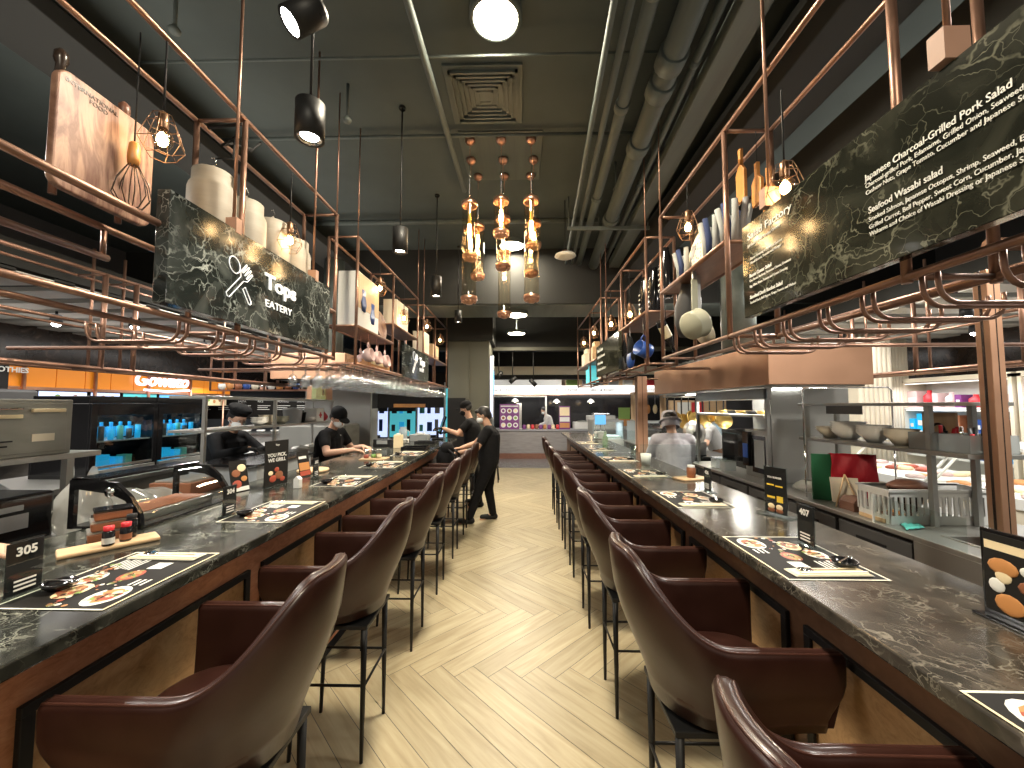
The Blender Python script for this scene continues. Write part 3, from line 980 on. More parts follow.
# ================================================================ GLASS TUBE LANTERNS
cl = [(-.51, 3.77, 3.62, 2.63), (-.195, 3.77, 3.65, 3.29), (.105, 3.77, 3.65, 2.64),
      (-.54, 4.09, 3.51, 3.18), (-.19, 4.09, 3.62, 3.07), (.14, 4.09, 3.57, 3.30),
      (-.495, 4.39, 3.68, 3.07), (-.19, 4.39, 3.37, 2.63), (.115, 4.39, 3.58, 3.10)]
lab9 = ['front left glass tube lantern, long, in the hanging cluster', 'front middle glass tube lantern, the short one with a glowing bulb', 'front right glass tube lantern, long, in the hanging cluster',
        'middle row left glass tube lantern behind the long front one', 'centre glass tube lantern of the hanging cluster', 'middle row right glass tube lantern, short',
        'rear left glass tube lantern of the hanging cluster', 'rear middle glass tube lantern, the lowest hanging of the cluster', 'rear right glass tube lantern of the hanging cluster']
MBp = MB().box(-.62, .22, 3.68, 4.5, CEIL - .012, CEIL, 'ceiling_pipe')
tag(MBp.build('ceiling_plate', bevel=.003), 'flat square ceiling plate holding the nine glass lanterns', 'ceiling plate')
for (x, y, zt, zb), lab in zip(cl, lab9):
    t = thing('tube_lantern', lab, 'pendant lamp', (x, y, zb), group='glass tube lanterns of the cluster')
    h = zt - zb
    c = 4.288 - zb
    MB().lathe([(0, c - .06), (.035, c - .055), (.052, c - .03), (.052, c - .012), (.04, c)], (0, 0, 0), 'copper', 18).build('canopy', t)
    MB().cyl((0, 0, h + .04), (0, 0, c - .05), .0045, 'chrome', n=6).build('cord', t)
    MB().lathe([(.072, .02), (.072, h - .02)], (0, 0, 0), 'amber_glass', 24).build('glass_tube', t)
    MB().lathe([(.02, h + .05), (.03, h + .02), (.076, h + .008), (.08, h - .012), (.078, h - .035), (.068, h - .035), (.068, h - .01), (0, h)], (0, 0, 0), 'copper', 24).build('top_cap', t)
    bb = MB().lathe([(0, -.035), (.03, -.033), (.05, -.012), (.078, .004), (.082, .022), (.080, .042), (.070, .045), (.068, .03), (0, .02)], (0, 0, 0), 'copper', 24)
    for k in range(10):
        a = 2 * PI * k / 10
        bb.ball((.062 * math.cos(a), .062 * math.sin(a), -.008), .013, 'copper', 8)
    bb.build('bottom_cap', t)
    zz = h - .16 if h < .8 else h - .27
    bu = MB().lathe([(.0, zz - .07), (.018, zz - .06), (.022, zz - .02), (.014, zz + .05), (0, zz + .055)], (0, 0, 0), 'bulb_glow', 12).build('bulb', t)
    MB().cyl((0, 0, zz + .05), (0, 0, h), .018, 'brass', n=12).build('socket', t)
    if h < .8:
        lamp('POINT', 'lantern_light', (0, 0, zz - .1), 2.0, (1, .72, .4), size=.03, parent=t)

# ================================================================ CAGE BULBS ON THE RACKS


def make_cage(label):
    t = thing('cage_lamp', label, 'pendant lamp', (0, 0, 0), group='wire cage bulb lamps under the racks')
    MB().cyl((0, 0, .10), (0, 0, .44), .004, 'black_matte', n=6).build('cord', t)
    MB().lathe([(.006, .12), (.018, .105), (.02, .06), (.018, .045)], (0, 0, 0), 'cage_wire', 14).build('socket', t)
    MB().ball((0, 0, 0), (.038, .038, .046), 'amber_glass', 16).build('bulb_glass', t)
    MB().ball((0, 0, -.004), (.021, .021, .028), 'bulb_glow', 10).build('filament', t)
    c = MB()
    rings = [(.034, .10), (.052, .055), (.078, -.025), (.048, -.075)]
    for r, z in rings:
        c.tube([(r * math.cos(2 * PI * k / 6), r * math.sin(2 * PI * k / 6), z) for k in range(6)], .0017, 'cage_wire', n=5, closed=True)
    for k in range(6):
        a = 2 * PI * k / 6
        c.tube([(r * math.cos(a), r * math.sin(a), z) for r, z in rings], .0017, 'cage_wire', n=5)
    c.build('cage', t)
    return t


L_cage = [(1.60, 2.76), (2.54, 2.72), (4.22, 2.905), (5.11, 2.77), (6.38, 2.92), (7.43, 2.87)]
R_cage = [(1.746, 2.593), (2.76, 2.883), (4.27, 2.61), (5.17, 2.69), (6.38, 2.80), (7.4, 2.80)]
labL = ['big wire cage bulb in front of the large cutting board', 'wire cage bulb beside the row of canisters', 'wire cage bulb beside the standing book box', 'fourth wire cage bulb along the left rack', 'fifth wire cage bulb along the left rack', 'farthest wire cage bulb on the left rack']
labR = ['wire cage bulb just above the left end of the salad menu board', 'wire cage bulb over the striped cloths on the right rack', 'third wire cage bulb along the right rack', 'fourth wire cage bulb along the right rack', 'fifth wire cage bulb along the right rack', 'farthest wire cage bulb on the right rack']
cage = None
for side, lst, labs in ((-1, L_cage, labL), (1, R_cage, labR)):
    for (y, z), lab in zip(lst, labs):
        x = XF[side]
        if cage is None:
            cage = make_cage(lab); o = cage
        else:
            o = dup(cage, label=lab)
        o.location = (x, y, z)
        o.scale = (1.05,) * 3
        if 3.21 - z < .42:
            for ch in o.children:
                if ch.name.startswith('cord'): ch.scale = (1, 1, (3.21 - z - .0) / .44 / 1.05)
        lamp('POINT', 'cage_bulb_light', (x, y, z - .035), 1.1 if y < 5 else .9, (1, .66, .34), size=.03)

# black cylinder downlights over the counter edge and their suspension rods


def downlight(x, y, z, r, h, label, rod=True, power=22):
    t = thing('cylinder_downlight', label, 'ceiling lamp', (x, y, z), group='black cylinder downlights on rods')
    MB().lathe([(r * .72, .02), (r * .80, .0), (r, .0), (r, h - .004), (r - .01, h), (0, h)], (0, 0, 0), 'black_metal', 28).build('housing', t)
    MB().lathe([(r * .60, .014), (r * .72, .004), (r * .80, .002)], (0, 0, 0), 'chrome', 28).build('reflector_ring', t)
    MB().lathe([(0, .022), (r * .62, .016)], (0, 0, 0), 'spot_glow', 24).build('lens', t)
    MB().cyl((0, 0, h), (0, 0, CEIL - z), .007, 'black_metal', n=8).lathe([(.03, CEIL - z - .02), (.03, CEIL - z)], (0, 0, 0), 'black_metal', 12).build('rod', t)
    lamp('SPOT', 'downlight_beam', (x, y, z - .01), power, (1, .92, .78), size=r * .6, spot=R(95), blend=.7)
    return t


downlight(-1.07, 1.88, 2.95, .070, .19, 'large black cylinder downlight nearest the camera at upper left', power=30)
downlight(-1.07, 3.36, 2.96, .066, .22, 'black cylinder downlight second from the camera')
downlight(-1.07, 4.83, 2.98, .066, .26, 'black cylinder downlight third from the camera')
downlight(-1.05, 6.44, 3.0, .06, .2, 'farthest black cylinder downlight on the left')
# square tilted spotlight at the top left
t = thing('tilted_spotlight', 'black tilted ceiling spotlight at the top edge, left of the globe lamp', 'spotlight', (-.93, 1.56, 3.27))
Mt = Matrix.Rotation(R(38), 4, 'Y') @ Matrix.Rotation(R(-20), 4, 'X')
MB().add([M for M in [Vector((0, 0, 0))]], [], 'black_metal').lathe([(.0, .09), (.055, .085), (.06, .07), (.06, -.075), (.05, -.075)], (0, 0, 0), 'black_metal', 24, M=Mt).build('housing', t)
MB().lathe([(0, -.066), (.05, -.07)], (0, 0, 0), 'spot_glow', 20, M=Mt).build('lens', t)
MB().cyl((.07, 0, 0), (.07, 0, .14), .008, 'black_metal').box(-.02, .08, -.012, .012, .13, .15, 'black_metal').cyl((.03, 0, .14), (.03, 0, CEIL - 3.27), .01, 'black_metal').build('bracket', t)
lamp('SPOT', 'spotlight_beam', (-.98, 1.59, 3.17), 22, (1, .93, .8), rot=(R(-20), R(38), 0), size=.04, spot=R(60))
# disc pendant by the pipes
t = thing('disc_pendant', 'small white disc pendant with a copper cap below the ceiling pipes', 'pendant lamp', (.58, 5.0, 3.55))
MB().lathe([(0, -.02), (.10, -.018), (.14, .0), (.13, .02), (.05, .035), (0, .04)], (0, 0, 0), 'white_plastic', 28).build('shade', t)
MB().lathe([(.05, .035), (.045, .07), (.012, .085)], (0, 0, 0), 'copper', 18).cyl((0, 0, .08), (0, 0, .75), .005, 'black_matte').build('cap', t)
# track spots in front of the end wall
for i, (x, y, z, a) in enumerate(((-.55, 9.66, 2.36, 40), (-.21, 9.7, 2.24, 50), (.31, 9.7, 2.17, -45))):
    lab = ['black track spot beside the olive column', 'black track spot left of centre before the end stall', 'black track spot right of centre before the end stall'][i]
    t = thing('track_spot', lab, 'spotlight', (x, y, z), group='black track spots before the end stall')
    Mt = Matrix.Rotation(R(a), 4, 'Y')
    MB().lathe([(0, .13), (.05, .12), (.055, -.09), (.045, -.09)], (0, 0, 0), 'black_metal', 18, M=Mt).build('housing', t)
    MB().lathe([(0, -.08), (.048, -.086)], (0, 0, 0), 'spot_glow', 16, M=Mt).build('lens', t)
    MB().cyl((0, 0, .05), (0, 0, 3.06 - z), .012, 'black_metal').build('rod', t)

# ================================================================ THINGS ON THE BAR COUNTERS
TOP = 1.0505


def make_mat(label):
    """printed paper placemat, long side along local x, guest side at local -y"""
    t = thing('placemat', label, 'placemat', (0, 0, 0), group='black printed menu placemats on the counters')
    MB().box(-.205, .205, -.16, .16, 0, .0012, 'mat_black').build('mat', t)
    MB().box(-.205, .205, -.16, -.154, .0012, .0016, 'food_cream').box(-.205, .205, .154, .16, .0012, .0016, 'paper').box(-.205, -.199, -.16, .16, .0012, .0016, 'paper').box(.199, .205, -.16, .16, .0012, .0016, 'paper').build('printed_border', t)
    rnd = random.Random(5)
    for (x, y, r, c1, c2) in ((-.125, -.085, .06, 'print_white', 'food_orange'), (-.10, .045, .048, 'food_cream', 'food_brown'), (-.015, .085, .045, 'print_white', 'food_cream'), (.01, -.02, .04, 'food_red', 'food_orange')):
        b = MB()
        b.lathe([(0, .0014), (r, .0014)], (x, y, 0), c1, 18, sy=.8)
        b.lathe([(0, .0019), (r * .72, .0019)], (x, y, 0), c2, 14, sy=.8)
        for k in range(7):
            a = rnd.random() * 6.3; q = rnd.random() * r * .5
            b.lathe([(0, .0023), (r * .2, .0023)], (x + q * math.cos(a), y + q * math.sin(a), 0), rnd.choice(['food_red', 'food_cream', 'food_orange', 'food_green']), 7)
        b.build('printed_plate', t)
    b = MB()
    for q in range(150):
        cx_, cy_ = rnd.choice(((-.125, -.085), (-.10, .045), (-.015, .085), (.01, -.02), (-.17, .0), (.05, .10), (-.05, -.02)))
        a = rnd.random() * 6.3; rr = rnd.random() * .05; w_ = rnd.uniform(.003, .009)
        b.lathe([(0, .0026), (w_, .0026)], (max(-.185, min(.185, cx_ + rr * math.cos(a))), max(-.14, min(.14, cy_ + rr * .8 * math.sin(a))), 0), rnd.choice(['food_red', 'food_cream', 'food_orange', 'food_green', 'food_brown', 'food_brown', 'mat_black', 'print_white']), 6)
    b.build('printed_garnish', t)
    b = MB()
    for k in range(7):
        b.box(.05 + k * .004, .15 - (k % 3) * .012, .03 + k * .014, .036 + k * .014, .0012, .0017, 'print_white')
    for k in range(3):
        b.box(-.06, -.02, -.12 + k * .018, -.113 + k * .018, .0012, .0017, 'print_white')
    b.box(.06, .11, -.07, -.02, .0012, .0017, 'print_white')
    b.build('printed_lines', t)
    # fork and spoon emblem of the mat
    b = MB()
    for s in (-1, 1):
        b.box(.165 + s * .006, .169 + s * .006, .05, .12, .0012, .0017, 'print_white')
        for k in range(3): b.box(.157 + s * .006 + k * .005, .159 + s * .006 + k * .005, .115, .135, .0012, .0017, 'print_white')
    b.build('printed_emblem', t)
    return t


def make_cutlery(label):
    t = thing('cutlery_set', label, 'cutlery', (0, 0, 0), group='paper wrapped cutlery on the placemats')
    MB().box(-.03, .03, -.125, .125, 0, .004, 'paper').box(-.028, .026, -.12, .12, .004, .0065, 'food_cream').build('napkin', t, bevel=.0015)
    MB().box(-.018, -.010, -.12, .10, .0065, .010, 'print_white').build('chopsticks', t)
    b = MB().box(.004, .010, -.10, .05, .0065, .009, 'chrome')
    b.lathe([(0, .002), (.016, .004), (.017, .007), (0, .005)], (.007, .07, .004), 'chrome', 14, sy=1.5)
    b.build('spoon', t)
    return t


def make_dish(label):
    t = thing('sauce_dish', label, 'dish', (0, 0, 0), group='dark sauce dishes on the counters')
    MB().lathe([(0, .0), (.022, .0), (.036, .012), (.040, .022), (.036, .022), (.030, .012), (0, .008)], (0, 0, 0), 'black_gloss', 20).build('bowl', t)
    MB().box(-.045, .045, -.003, .003, .022, .026, 'chrome').ball((.045, 0, .022), (.014, .011, .005), 'chrome', 10).build('spoon', t)
    return t


def sign_stand(num, label, loc, rz, h=.155, w=.075):
    t = thing('table_number_stand', label, 'table sign', loc, rz)
    MB().box(-w / 2 - .01, w / 2 + .01, -.035, .035, 0, .004, 'glass').box(-w / 2 - .003, w / 2 + .003, -.004, .004, .004, h + .004, 'glass').build('acrylic_stand', t)
    MB().box(-w / 2, w / 2, -.0018, .0018, .010, h, 'black_matte').build('card', t)
    if num:
        text(num, w * .40, 'print_white', t, frame((0, -.0052, h - .038), (1, 0, 0), (0, 0, 1)), 'number', .0003, bold=w * .012, align='CENTER')
    b = MB()
    for k in range(3): b.box(-w * .3, w * .3, -.0052, -.0045, .022 + k * .012, .027 + k * .012, 'print_white')
    b.build('printed_lines', t)
    return t


mat0 = cut0 = dish0 = None
mats = [(-1, 1.26, 0), (-1, 2.05, 0), (-1, 2.87, 0), (-1, 3.66, 0), (-1, 4.5, 0), (1, .60, 0), (1, 1.49, 0), (1, 2.37, 0), (1, 3.25, 0), (1, 4.1, 0), (1, 5.0, 0), (1, 5.9, 0)]
ordL = {-1: 0, 1: 0}
for side, y, _ in mats:
    k = ordL[side]; ordL[side] += 1
    nm = 'left' if side < 0 else 'right'
    lab = 'black printed food placemat, %s along the %s counter from the camera' % (ordn[k], nm)
    x = -1.285 if side < 0 else 1.005
    rz = PI / 2 if side < 0 else PI / 2
    if side < 0: rz = PI / 2
    r = (PI / 2 if side < 0 else -PI / 2)
    if mat0 is None: mat0 = make_mat(lab); o = mat0
    else: o = dup(mat0, label=lab)
    o.location = (x, y, TOP); o.rotation_euler = (0, 0, r)
    lab = 'pale paper wrapped cutlery on the %s placemat of the %s counter' % (ordn[k], nm)
    if cut0 is None: cut0 = make_cutlery(lab); o = cut0
    else: o = dup(cut0, label=lab)
    o.location = (x, y + (.16 if side < 0 else -.155), TOP + .0024); o.rotation_euler = (0, 0, PI / 2 + .04 * side)
    lab = 'black sauce dish with a spoon beside the %s placemat of the %s counter' % (ordn[k], nm)
    if dish0 is None: dish0 = make_dish(lab); o = dish0
    else: o = dup(dish0, label=lab)
    o.location = (x - .10 if side < 0 else x + .10, y - .09 if side < 0 else y - .10, TOP + .0024); o.rotation_euler = (0, 0, .6 * k)

sign_stand('305', 'acrylic table number stand reading 305 at the left edge', (-1.445, 1.13, TOP), R(90), .158, .085)
sign_stand('304', 'acrylic table number stand reading 304 on the left counter', (-1.46, 1.95, TOP), R(88), .150, .082)
sign_stand('303', 'small table number stand on the left counter before the polo-shirted server', (-1.57, 2.98, TOP), R(88), .15, .075)
sign_stand('407', 'acrylic table number stand reading 407 on the right counter', (1.12, 1.59, TOP), R(-88), .158, .084)
sign_stand('406', 'small table number stand further along the right counter', (1.20, 2.57, TOP), R(-88), .15, .08)

# tall burger menu on a clear foot
t = thing('menu_stand', 'tall narrow menu stand with yellow captions and burger photo on the right counter', 'menu stand', (1.28, 2.02, TOP), R(-72))
MB().box(-.085, .085, -.045, .045, 0, .004, 'glass').box(-.062, .062, -.005, .005, .004, .245, 'glass').build('acrylic_stand', t)
MB().box(-.058, .058, -.0025, .0025, .012, .24, 'black_matte').build('card', t)
b = MB()
for k in range(2): b.ball((-.022 + k * .044, -.005, .045), (.019, .003, .014), 'food_cream', 10).ball((-.022 + k * .044, -.005, .027), (.02, .003, .012), 'food_brown', 10)
b.build('burger_picture', t)
MB().box(-.042, .0, -.006, -.005, .085, .095, 'yellow').box(.01, .042, -.006, -.005, .07, .10, 'yellow').box(-.042, -.004, -.006, -.005, .148, .155, 'yellow').box(.004, .042, -.006, -.005, .145, .152, 'yellow').build('price_patch', t)
text('YOU BURGER', .0125, 'print_white', t, frame((0, -.0056, .185), (1, 0, 0), (0, 0, 1)), 'lettering', .0003, align='CENTER', bold=.0004)

# large food menu at the right edge
t = thing('menu_stand', 'big framed food menu with yellow band and dishes at the right edge', 'menu stand', (1.245, .985, TOP), R(-90))
MB().box(-.12, .12, -.04, .04, 0, .006, 'black_gloss').box(-.12, .12, -.006, .006, .006, .225, 'black_gloss').build('frame', t, bevel=.002)
MB().box(-.112, .112, -.0085, -.006, .016, .215, 'mat_black').build('card', t)
MB().box(-.108, .108, -.0095, -.0085, .175, .196, 'food_cream').build('yellow_band', t)
text('Breakfast', .015, 'mat_black', t, frame((-.02, -.0098, .181), (1, 0, 0), (0, 0, 1)), 'lettering', .0003)
b = MB()
for (x, z, rx, rz_, c) in ((-.07, .135, .033, .022, 'food_orange'), (-.07, .112, .018, .018, 'food_cream'), (0, .10, .042, .022, 'food_brown'), (0, .102, .03, .013, 'food_cream'), (-.06, .045, .032, .026, 'food_orange'), (-.02, .14, .016, .013, 'print_white'),
                     (-.085, .085, .018, .018, 'print_white'), (.06, .08, .034, .03, 'purple'), (.05, .05, .05, .018, 'food_cream'), (.06, .14, .03, .016, 'yellow'), (.03, .03, .05, .012, 'food_brown')):
    b.ball((x, -.0092, z), (rx, .002, rz_), c, 12)
b.build('dish_picture', t)

# serving board with jars on the left counter
t = thing('serving_board', 'pale wooden board carrying jars and boxes on the left counter', 'board', (-1.60, 1.53, TOP), R(52))
MB().box(-.15, .13, -.055, .055, 0, .016, 'wood_light').build('board', t, bevel=.006)
for k, (dx, dy, c, cap, lab) in enumerate(((-.02, -.035, 'white_plastic', 'red', 'small sauce bottle with white label and red cap on the board'), (.03, -.015, 'food_brown', 'red', 'small sauce bottle with red cap standing behind the white labelled one'), (.05, .03, 'black_gloss', 'black_matte', 'tall dark jar with black lid on the board'))):
    px_ = -1.60 + dx * math.cos(R(52)) - dy * math.sin(R(52)); py = 1.53 + dx * math.sin(R(52)) + dy * math.cos(R(52))
    t = thing('sauce_bottle', lab, 'bottle', (px_, py, TOP + .0165))
    h = .05 if k < 2 else .07
    MB().lathe([(0, 0), (.017, 0), (.018, .004), (.018, h), (.012, h + .008), (0, h + .008)], (0, 0, 0), 'black_gloss', 16).build('glass_body', t)
    MB().lathe([(.0184, .008), (.0184, h * .6)], (0, 0, 0), c, 16).build('label_band', t)
    MB().lathe([(.015, h + .006), (.016, h + .022), (0, h + .024)], (0, 0, 0), cap, 16).build('cap', t)
for k in range(3):
    lab = ['bottom', 'middle', 'topmost'][k] + ' brown food box of the stack beside the serving board'
    t = thing('food_box', lab, 'box', (-1.73 + .012 * k, 1.62, TOP + k * .043), R(50), 'stacked brown food boxes')
    MB().box(-.055, .055, -.045, .045, 0, .032, 'food_brown').build('base', t, bevel=.006)
    MB().box(-.058, .058, -.048, .048, .032, .042, 'cling_film' if k < 2 else 'black_gloss').build('lid', t, bevel=.004)

# glass heated display case on the left counter
t = thing('display_case', 'small glass counter display case with black curved ends and round knobs', 'display case', (-1.86, 2.0, TOP))
prof = [(.16, 0), (.15, .06), (.10, .13), (.03, .195), (-.14, .215), (-.16, .20), (-.16, 0)]
for y in (-.27, .255):
    ends = MB()
    outer = [(.17, 0), (.16, .07), (.11, .145), (.04, .205), (-.14, .228), (-.17, .215), (-.17, 0)]
    inner = [(.145, 0), (.135, .06), (.09, .125), (.02, .155), (-.13, .175), (-.145, .17), (-.145, 0)]
    for i in range(6):
        q = [outer[i], outer[i + 1], inner[i + 1], inner[i]]
        M = frame((0, y, 0), (1, 0, 0), (0, 0, 1))
        ends.prism(q, -.018, 'black_gloss', M)
    ends.build('end_frame', t)
MB().grid([[(x, -.26, z) for x, z in prof[:5]], [(x, .26, z) for x, z in prof[:5]]], 'glass').build('curved_glass', t)
MB().box(-.165, .165, -.27, .27, 0, .012, 'black_gloss').box(-.165, -.03, -.27, .27, .212, .226, 'black_gloss').build('base', t, bevel=.004)
for y in (-.275, .265):
    MB().lathe([(0, .0), (.02, .0), (.02, .012), (0, .014)], (0, 0, 0), 'chrome', 16, M=Matrix.Translation((.03, y, .165)) @ Matrix.Rotation(R(90) if y < 0 else R(-90), 4, 'X')).build('knob', t)
MB().box(-.12, .10, -.22, .22, .012, .05, 'steel').box(-.10, .08, -.2, .2, .05, .055, 'food_brown').build('tray', t, bevel=.004)

# upright menus by the grill: YOU PICK WE GRILL
t = thing('menu_stand', 'upright black menu reading YOU PICK WE GRILL with red meat photo', 'menu stand', (-1.70, 2.70, TOP), R(78))
MB().box(-.085, .085, -.03, .03, 0, .005, 'glass').box(-.098, .098, -.004, .004, .005, .31, 'mat_black').build('card', t)
text('YOU PICK,\nWE GRILL', .034, 'print_white', t, frame((0, -.0055, .20), (1, 0, 0), (0, 0, 1)), 'lettering', .0005, align='CENTER', bold=.0006)
text('Tops', .016, 'print_white', t, frame((0, -.0055, .275), (1, 0, 0), (0, 0, 1)), 'lettering', .0005, align='CENTER', bold=.0006)
b = MB()
for (x, z, r, c) in ((-.03, .05, .03, 'food_red'), (.02, .07, .035, 'food_brown'), (.05, .04, .022, 'food_red'), (-.05, .09, .02, 'food_cream'), (.0, .11, .02, 'food_red')): b.ball((x, -.0045, z), (r, .002, r * .8), c, 12)
b.build('meat_picture', t)
t = thing('menu_flyer', 'tilted flyer with grilled meat pictures left of the black menu', 'flyer', (-1.80, 2.50, TOP), R(75))
MB().box(-.06, .06, -.0015, .0015, .0, .20, 'mat_black', M=Matrix.Rotation(R(-12), 4, 'X')).build('sheet', t)
b = MB()
for (x, z, r, c) in ((-.02, .05, .032, 'food_red'), (.02, .15, .03, 'food_cream'), (-.02, .12, .03, 'food_brown'), (.03, .08, .022, 'food_orange')): b.ball((x, -.003, z), (r, .0015, r * .8), c, 12, M=Matrix.Rotation(R(-12), 4, 'X'))
b.box(-.058, .058, -.003, -.0015, .005, .03, 'print_white', M=Matrix.Rotation(R(-12), 4, 'X'))
b.build('meat_picture', t)
t = thing('menu_flyer', 'tilted flyer with orange food picture right of the black menu', 'flyer', (-1.68, 3.04, TOP), R(75))
MB().box(-.055, .055, -.0015, .0015, 0, .20, 'mat_black', M=Matrix.Rotation(R(-12), 4, 'X')).build('sheet', t)
MB().box(-.05, .05, -.003, -.0015, .05, .11, 'food_orange', M=Matrix.Rotation(R(-12), 4, 'X')).box(-.05, .05, -.003, -.0015, .01, .045, 'food_red', M=Matrix.Rotation(R(-12), 4, 'X')).box(-.045, .03, -.003, -.0015, .14, .16, 'print_white', M=Matrix.Rotation(R(-12), 4, 'X')).build('food_picture', t)
tag(MB().lathe([(0, 0), (.12, 0), (.125, .01), (.12, .022), (0, .022)], (-1.75, 3.28, TOP), 'wood_light', 28).build('wooden_plate', bevel=.003), 'round wooden plate lying beside the orange flyer', 'plate')
t = thing('milk_carton', 'small glass carton standing on the left counter by the menus', 'carton', (-1.50, 2.62, TOP))
MB().box(-.02, .02, -.02, .02, 0, .06, 'white_plastic').build('body', t, bevel=.003)
MB().prism([(-.02, 0), (.02, 0), (0, .02)], .04, 'white_plastic', frame((0, .02, .06), (1, 0, 0), (0, 0, 1))).build('gable', t)

# further along the left counter
t = thing('jar_tray', 'wooden tray of small condiment jars before the server', 'tray', (-1.52, 4.05, TOP))
MB().box(-.13, .13, -.09, .09, 0, .012, 'wood_light').build('tray', t, bevel=.004)
for k, (dx, dy) in enumerate(((-.07, -.04), (-.01, .0), (.06, -.03), (.02, .05))):
    j = MB().lathe([(0, .012), (.026, .012), (.028, .02), (.028, .075), (.022, .085)], (dx, dy, 0), 'glass', 14).lathe([(0, .016), (.024, .016), (.024, .05), (0, .05)], (dx, dy, 0), ['food_red', 'food_green', 'food_cream', 'food_orange'][k], 12).build('jar', t)
    MB().lathe([(.024, .085), (.025, .1), (0, .102)], (dx, dy, 0), 'chrome', 12).build('lid', j)
for k, (x, y, w, d, c, n, lab) in enumerate(((-1.35, 5.0, .16, .11, 'black_gloss', 'service_tray', 'black rectangular serving tray on the left counter'), (-1.40, 5.75, .15, .10, 'black_matte', 'service_tray', 'second black tray nearer the till on the left counter'))):
    t = MB().box(x - w, x + w, y - d, y + d, TOP, TOP + .02, c).box(x - w, x + w, y - d, y - d + .01, TOP + .02, TOP + .035, c).box(x - w, x + w, y + d - .01, y + d, TOP + .02, TOP + .035, c).box(x - w, x - w + .01, y - d, y + d, TOP + .02, TOP + .035, c).box(x + w - .01, x + w, y - d, y + d, TOP + .02, TOP + .035, c)
    tag(t.build(n, bevel=.004), lab, 'tray')
for k, (x, y, z, dx, dy, h, c, nm, lab, ct) in enumerate((
        (-1.62, 5.15, TOP, .05, .05, .17, 'food_cream', 'paper_carton', 'cream carton standing on the left counter', 'carton'),
        (-1.86, 5.3, TOP, .12, .09, .10, 'black_matte', 'card_terminal', 'black card terminal box on the left counter', 'terminal'),
        (-1.75, 5.75, TOP, .12, .1, .06, 'paper', 'plate_stack', 'flat pale pile of plates on the left counter', 'plates'),
        (-1.60, 6.2, TOP, .14, .1, .10, 'pale_steel', 'napkin_box', 'grey napkin box beside the till', 'box'),
        (-1.86, 6.15, TOP, .10, .1, .22, 'milky_plastic', 'water_jug', 'clear plastic jug near the till', 'jug'))):
    bb = MB()
    if nm in ('plate_stack',):
        for q in range(5): bb.lathe([(0, q * .012), (.07, q * .012), (.10, q * .012 + .01), (.10, q * .012 + .013), (0, q * .012 + .006)], (x, y, z), 'white_ceramic', 18)
    elif nm == 'water_jug':
        bb.lathe([(0, 0), (.055, 0), (.06, .01), (.065, .16), (.05, .2), (.055, .22)], (x, y, z), c, 18).tube([(x + .06, y, z + .17), (x + .10, y, z + .15), (x + .10, y, z + .08), (x + .06, y, z + .06)], .007, c)
    elif nm == 'card_terminal':
        bb.box(x - dx, x + dx, y - dy, y + dy, z, z + h, c).box(x - dx * .6, x + dx * .6, y - dy - .004, y - dy, z + h * .4, z + h * .9, 'pale_steel')
    else:
        bb.box(x - dx, x + dx, y - dy, y + dy, z, z + h, c).box(x - dx * .5, x + dx * .5, y - dy * .5, y + dy * .5, z + h, z + h + .02, 'white_plastic')
    tag(bb.build(nm, bevel=.004), lab, ct)
# till monitor
t = thing('till_monitor', 'tilted black till screen at the end of the left counter', 'monitor', (-1.38, 6.45, TOP), R(-75))
MB().box(-.12, .12, -.09, .09, 0, .02, 'black_matte').box(-.03, .03, -.02, .02, .02, .14, 'black_matte').build('stand', t, bevel=.004)
MB().box(-.20, .20, -.015, .015, .10, .40, 'black_gloss', M=Matrix.Rotation(R(-18), 4, 'X')).build('screen_housing', t, bevel=.006)
MB().box(-.18, .18, .0155, .018, .12, .38, 'screen_blue', M=Matrix.Rotation(R(-18), 4, 'X')).build('screen', t)

# right counter: acrylic partitions and far tableware
for k, y in enumerate((3.0, 4.65)):
    t = thing('acrylic_partition', ['nearer', 'farther'][k] + ' clear acrylic partition standing across the right counter', 'screen', (1.12, y, TOP))
    MB().box(-.22, .22, -.003, .003, .004, .26, 'glass').build('sheet', t)
    MB().box(-.20, -.14, -.05, .05, 0, .005, 'glass').box(.14, .20, -.05, .05, 0, .005, 'glass').build('foot', t)
t = thing('serving_board', 'small wooden board with a jar on the right counter by the grey-shirted chef', 'board', (1.28, 3.0, TOP), R(20))
MB().box(-.12, .12, -.07, .07, 0, .014, 'wood_light').build('board', t, bevel=.005)
jj = MB().lathe([(0, .014), (.03, .014), (.032, .08), (.025, .09)], (0, 0, 0), 'food_brown', 14).build('jar', t)
MB().lathe([(.027, .09), (.027, .105), (0, .106)], (0, 0, 0), 'white_plastic', 14).build('lid', jj)
for k, (x, y, lab) in enumerate(((1.18, 3.75, 'white cup stack of napkins by the copper post'), (1.26, 4.45, 'clear tumbler beside the square post on the right counter'), (1.14, 5.35, 'tall glass bottle on the right counter'), (1.2, 6.3, 'clear glass nearer the end of the right counter'))):
    b = MB()
    if k == 0: b.lathe([(0, 0), (.04, 0), (.05, .10), (.046, .10), (.036, .01), (0, .01)], (x, y, TOP), 'white_ceramic', 18)
    elif k == 2: b.lathe([(0, 0), (.035, 0), (.038, .01), (.038, .12), (.014, .17), (.014, .2), (0, .2)], (x, y, TOP), 'bottle_glass', 18)
    else: b.lathe([(0, 0), (.03, 0), (.036, .11), (.033, .11), (.028, .008), (0, .008)], (x, y, TOP), 'glass', 18)
    tag(b.build(['cup', 'tumbler', 'bottle', 'tumbler'][k]), lab, ['cup', 'glass', 'bottle', 'glass'][k])
t = thing('takeaway_caddy', 'wire caddy of napkins with a blue sign on the right counter', 'caddy', (1.33, 6.6, TOP))
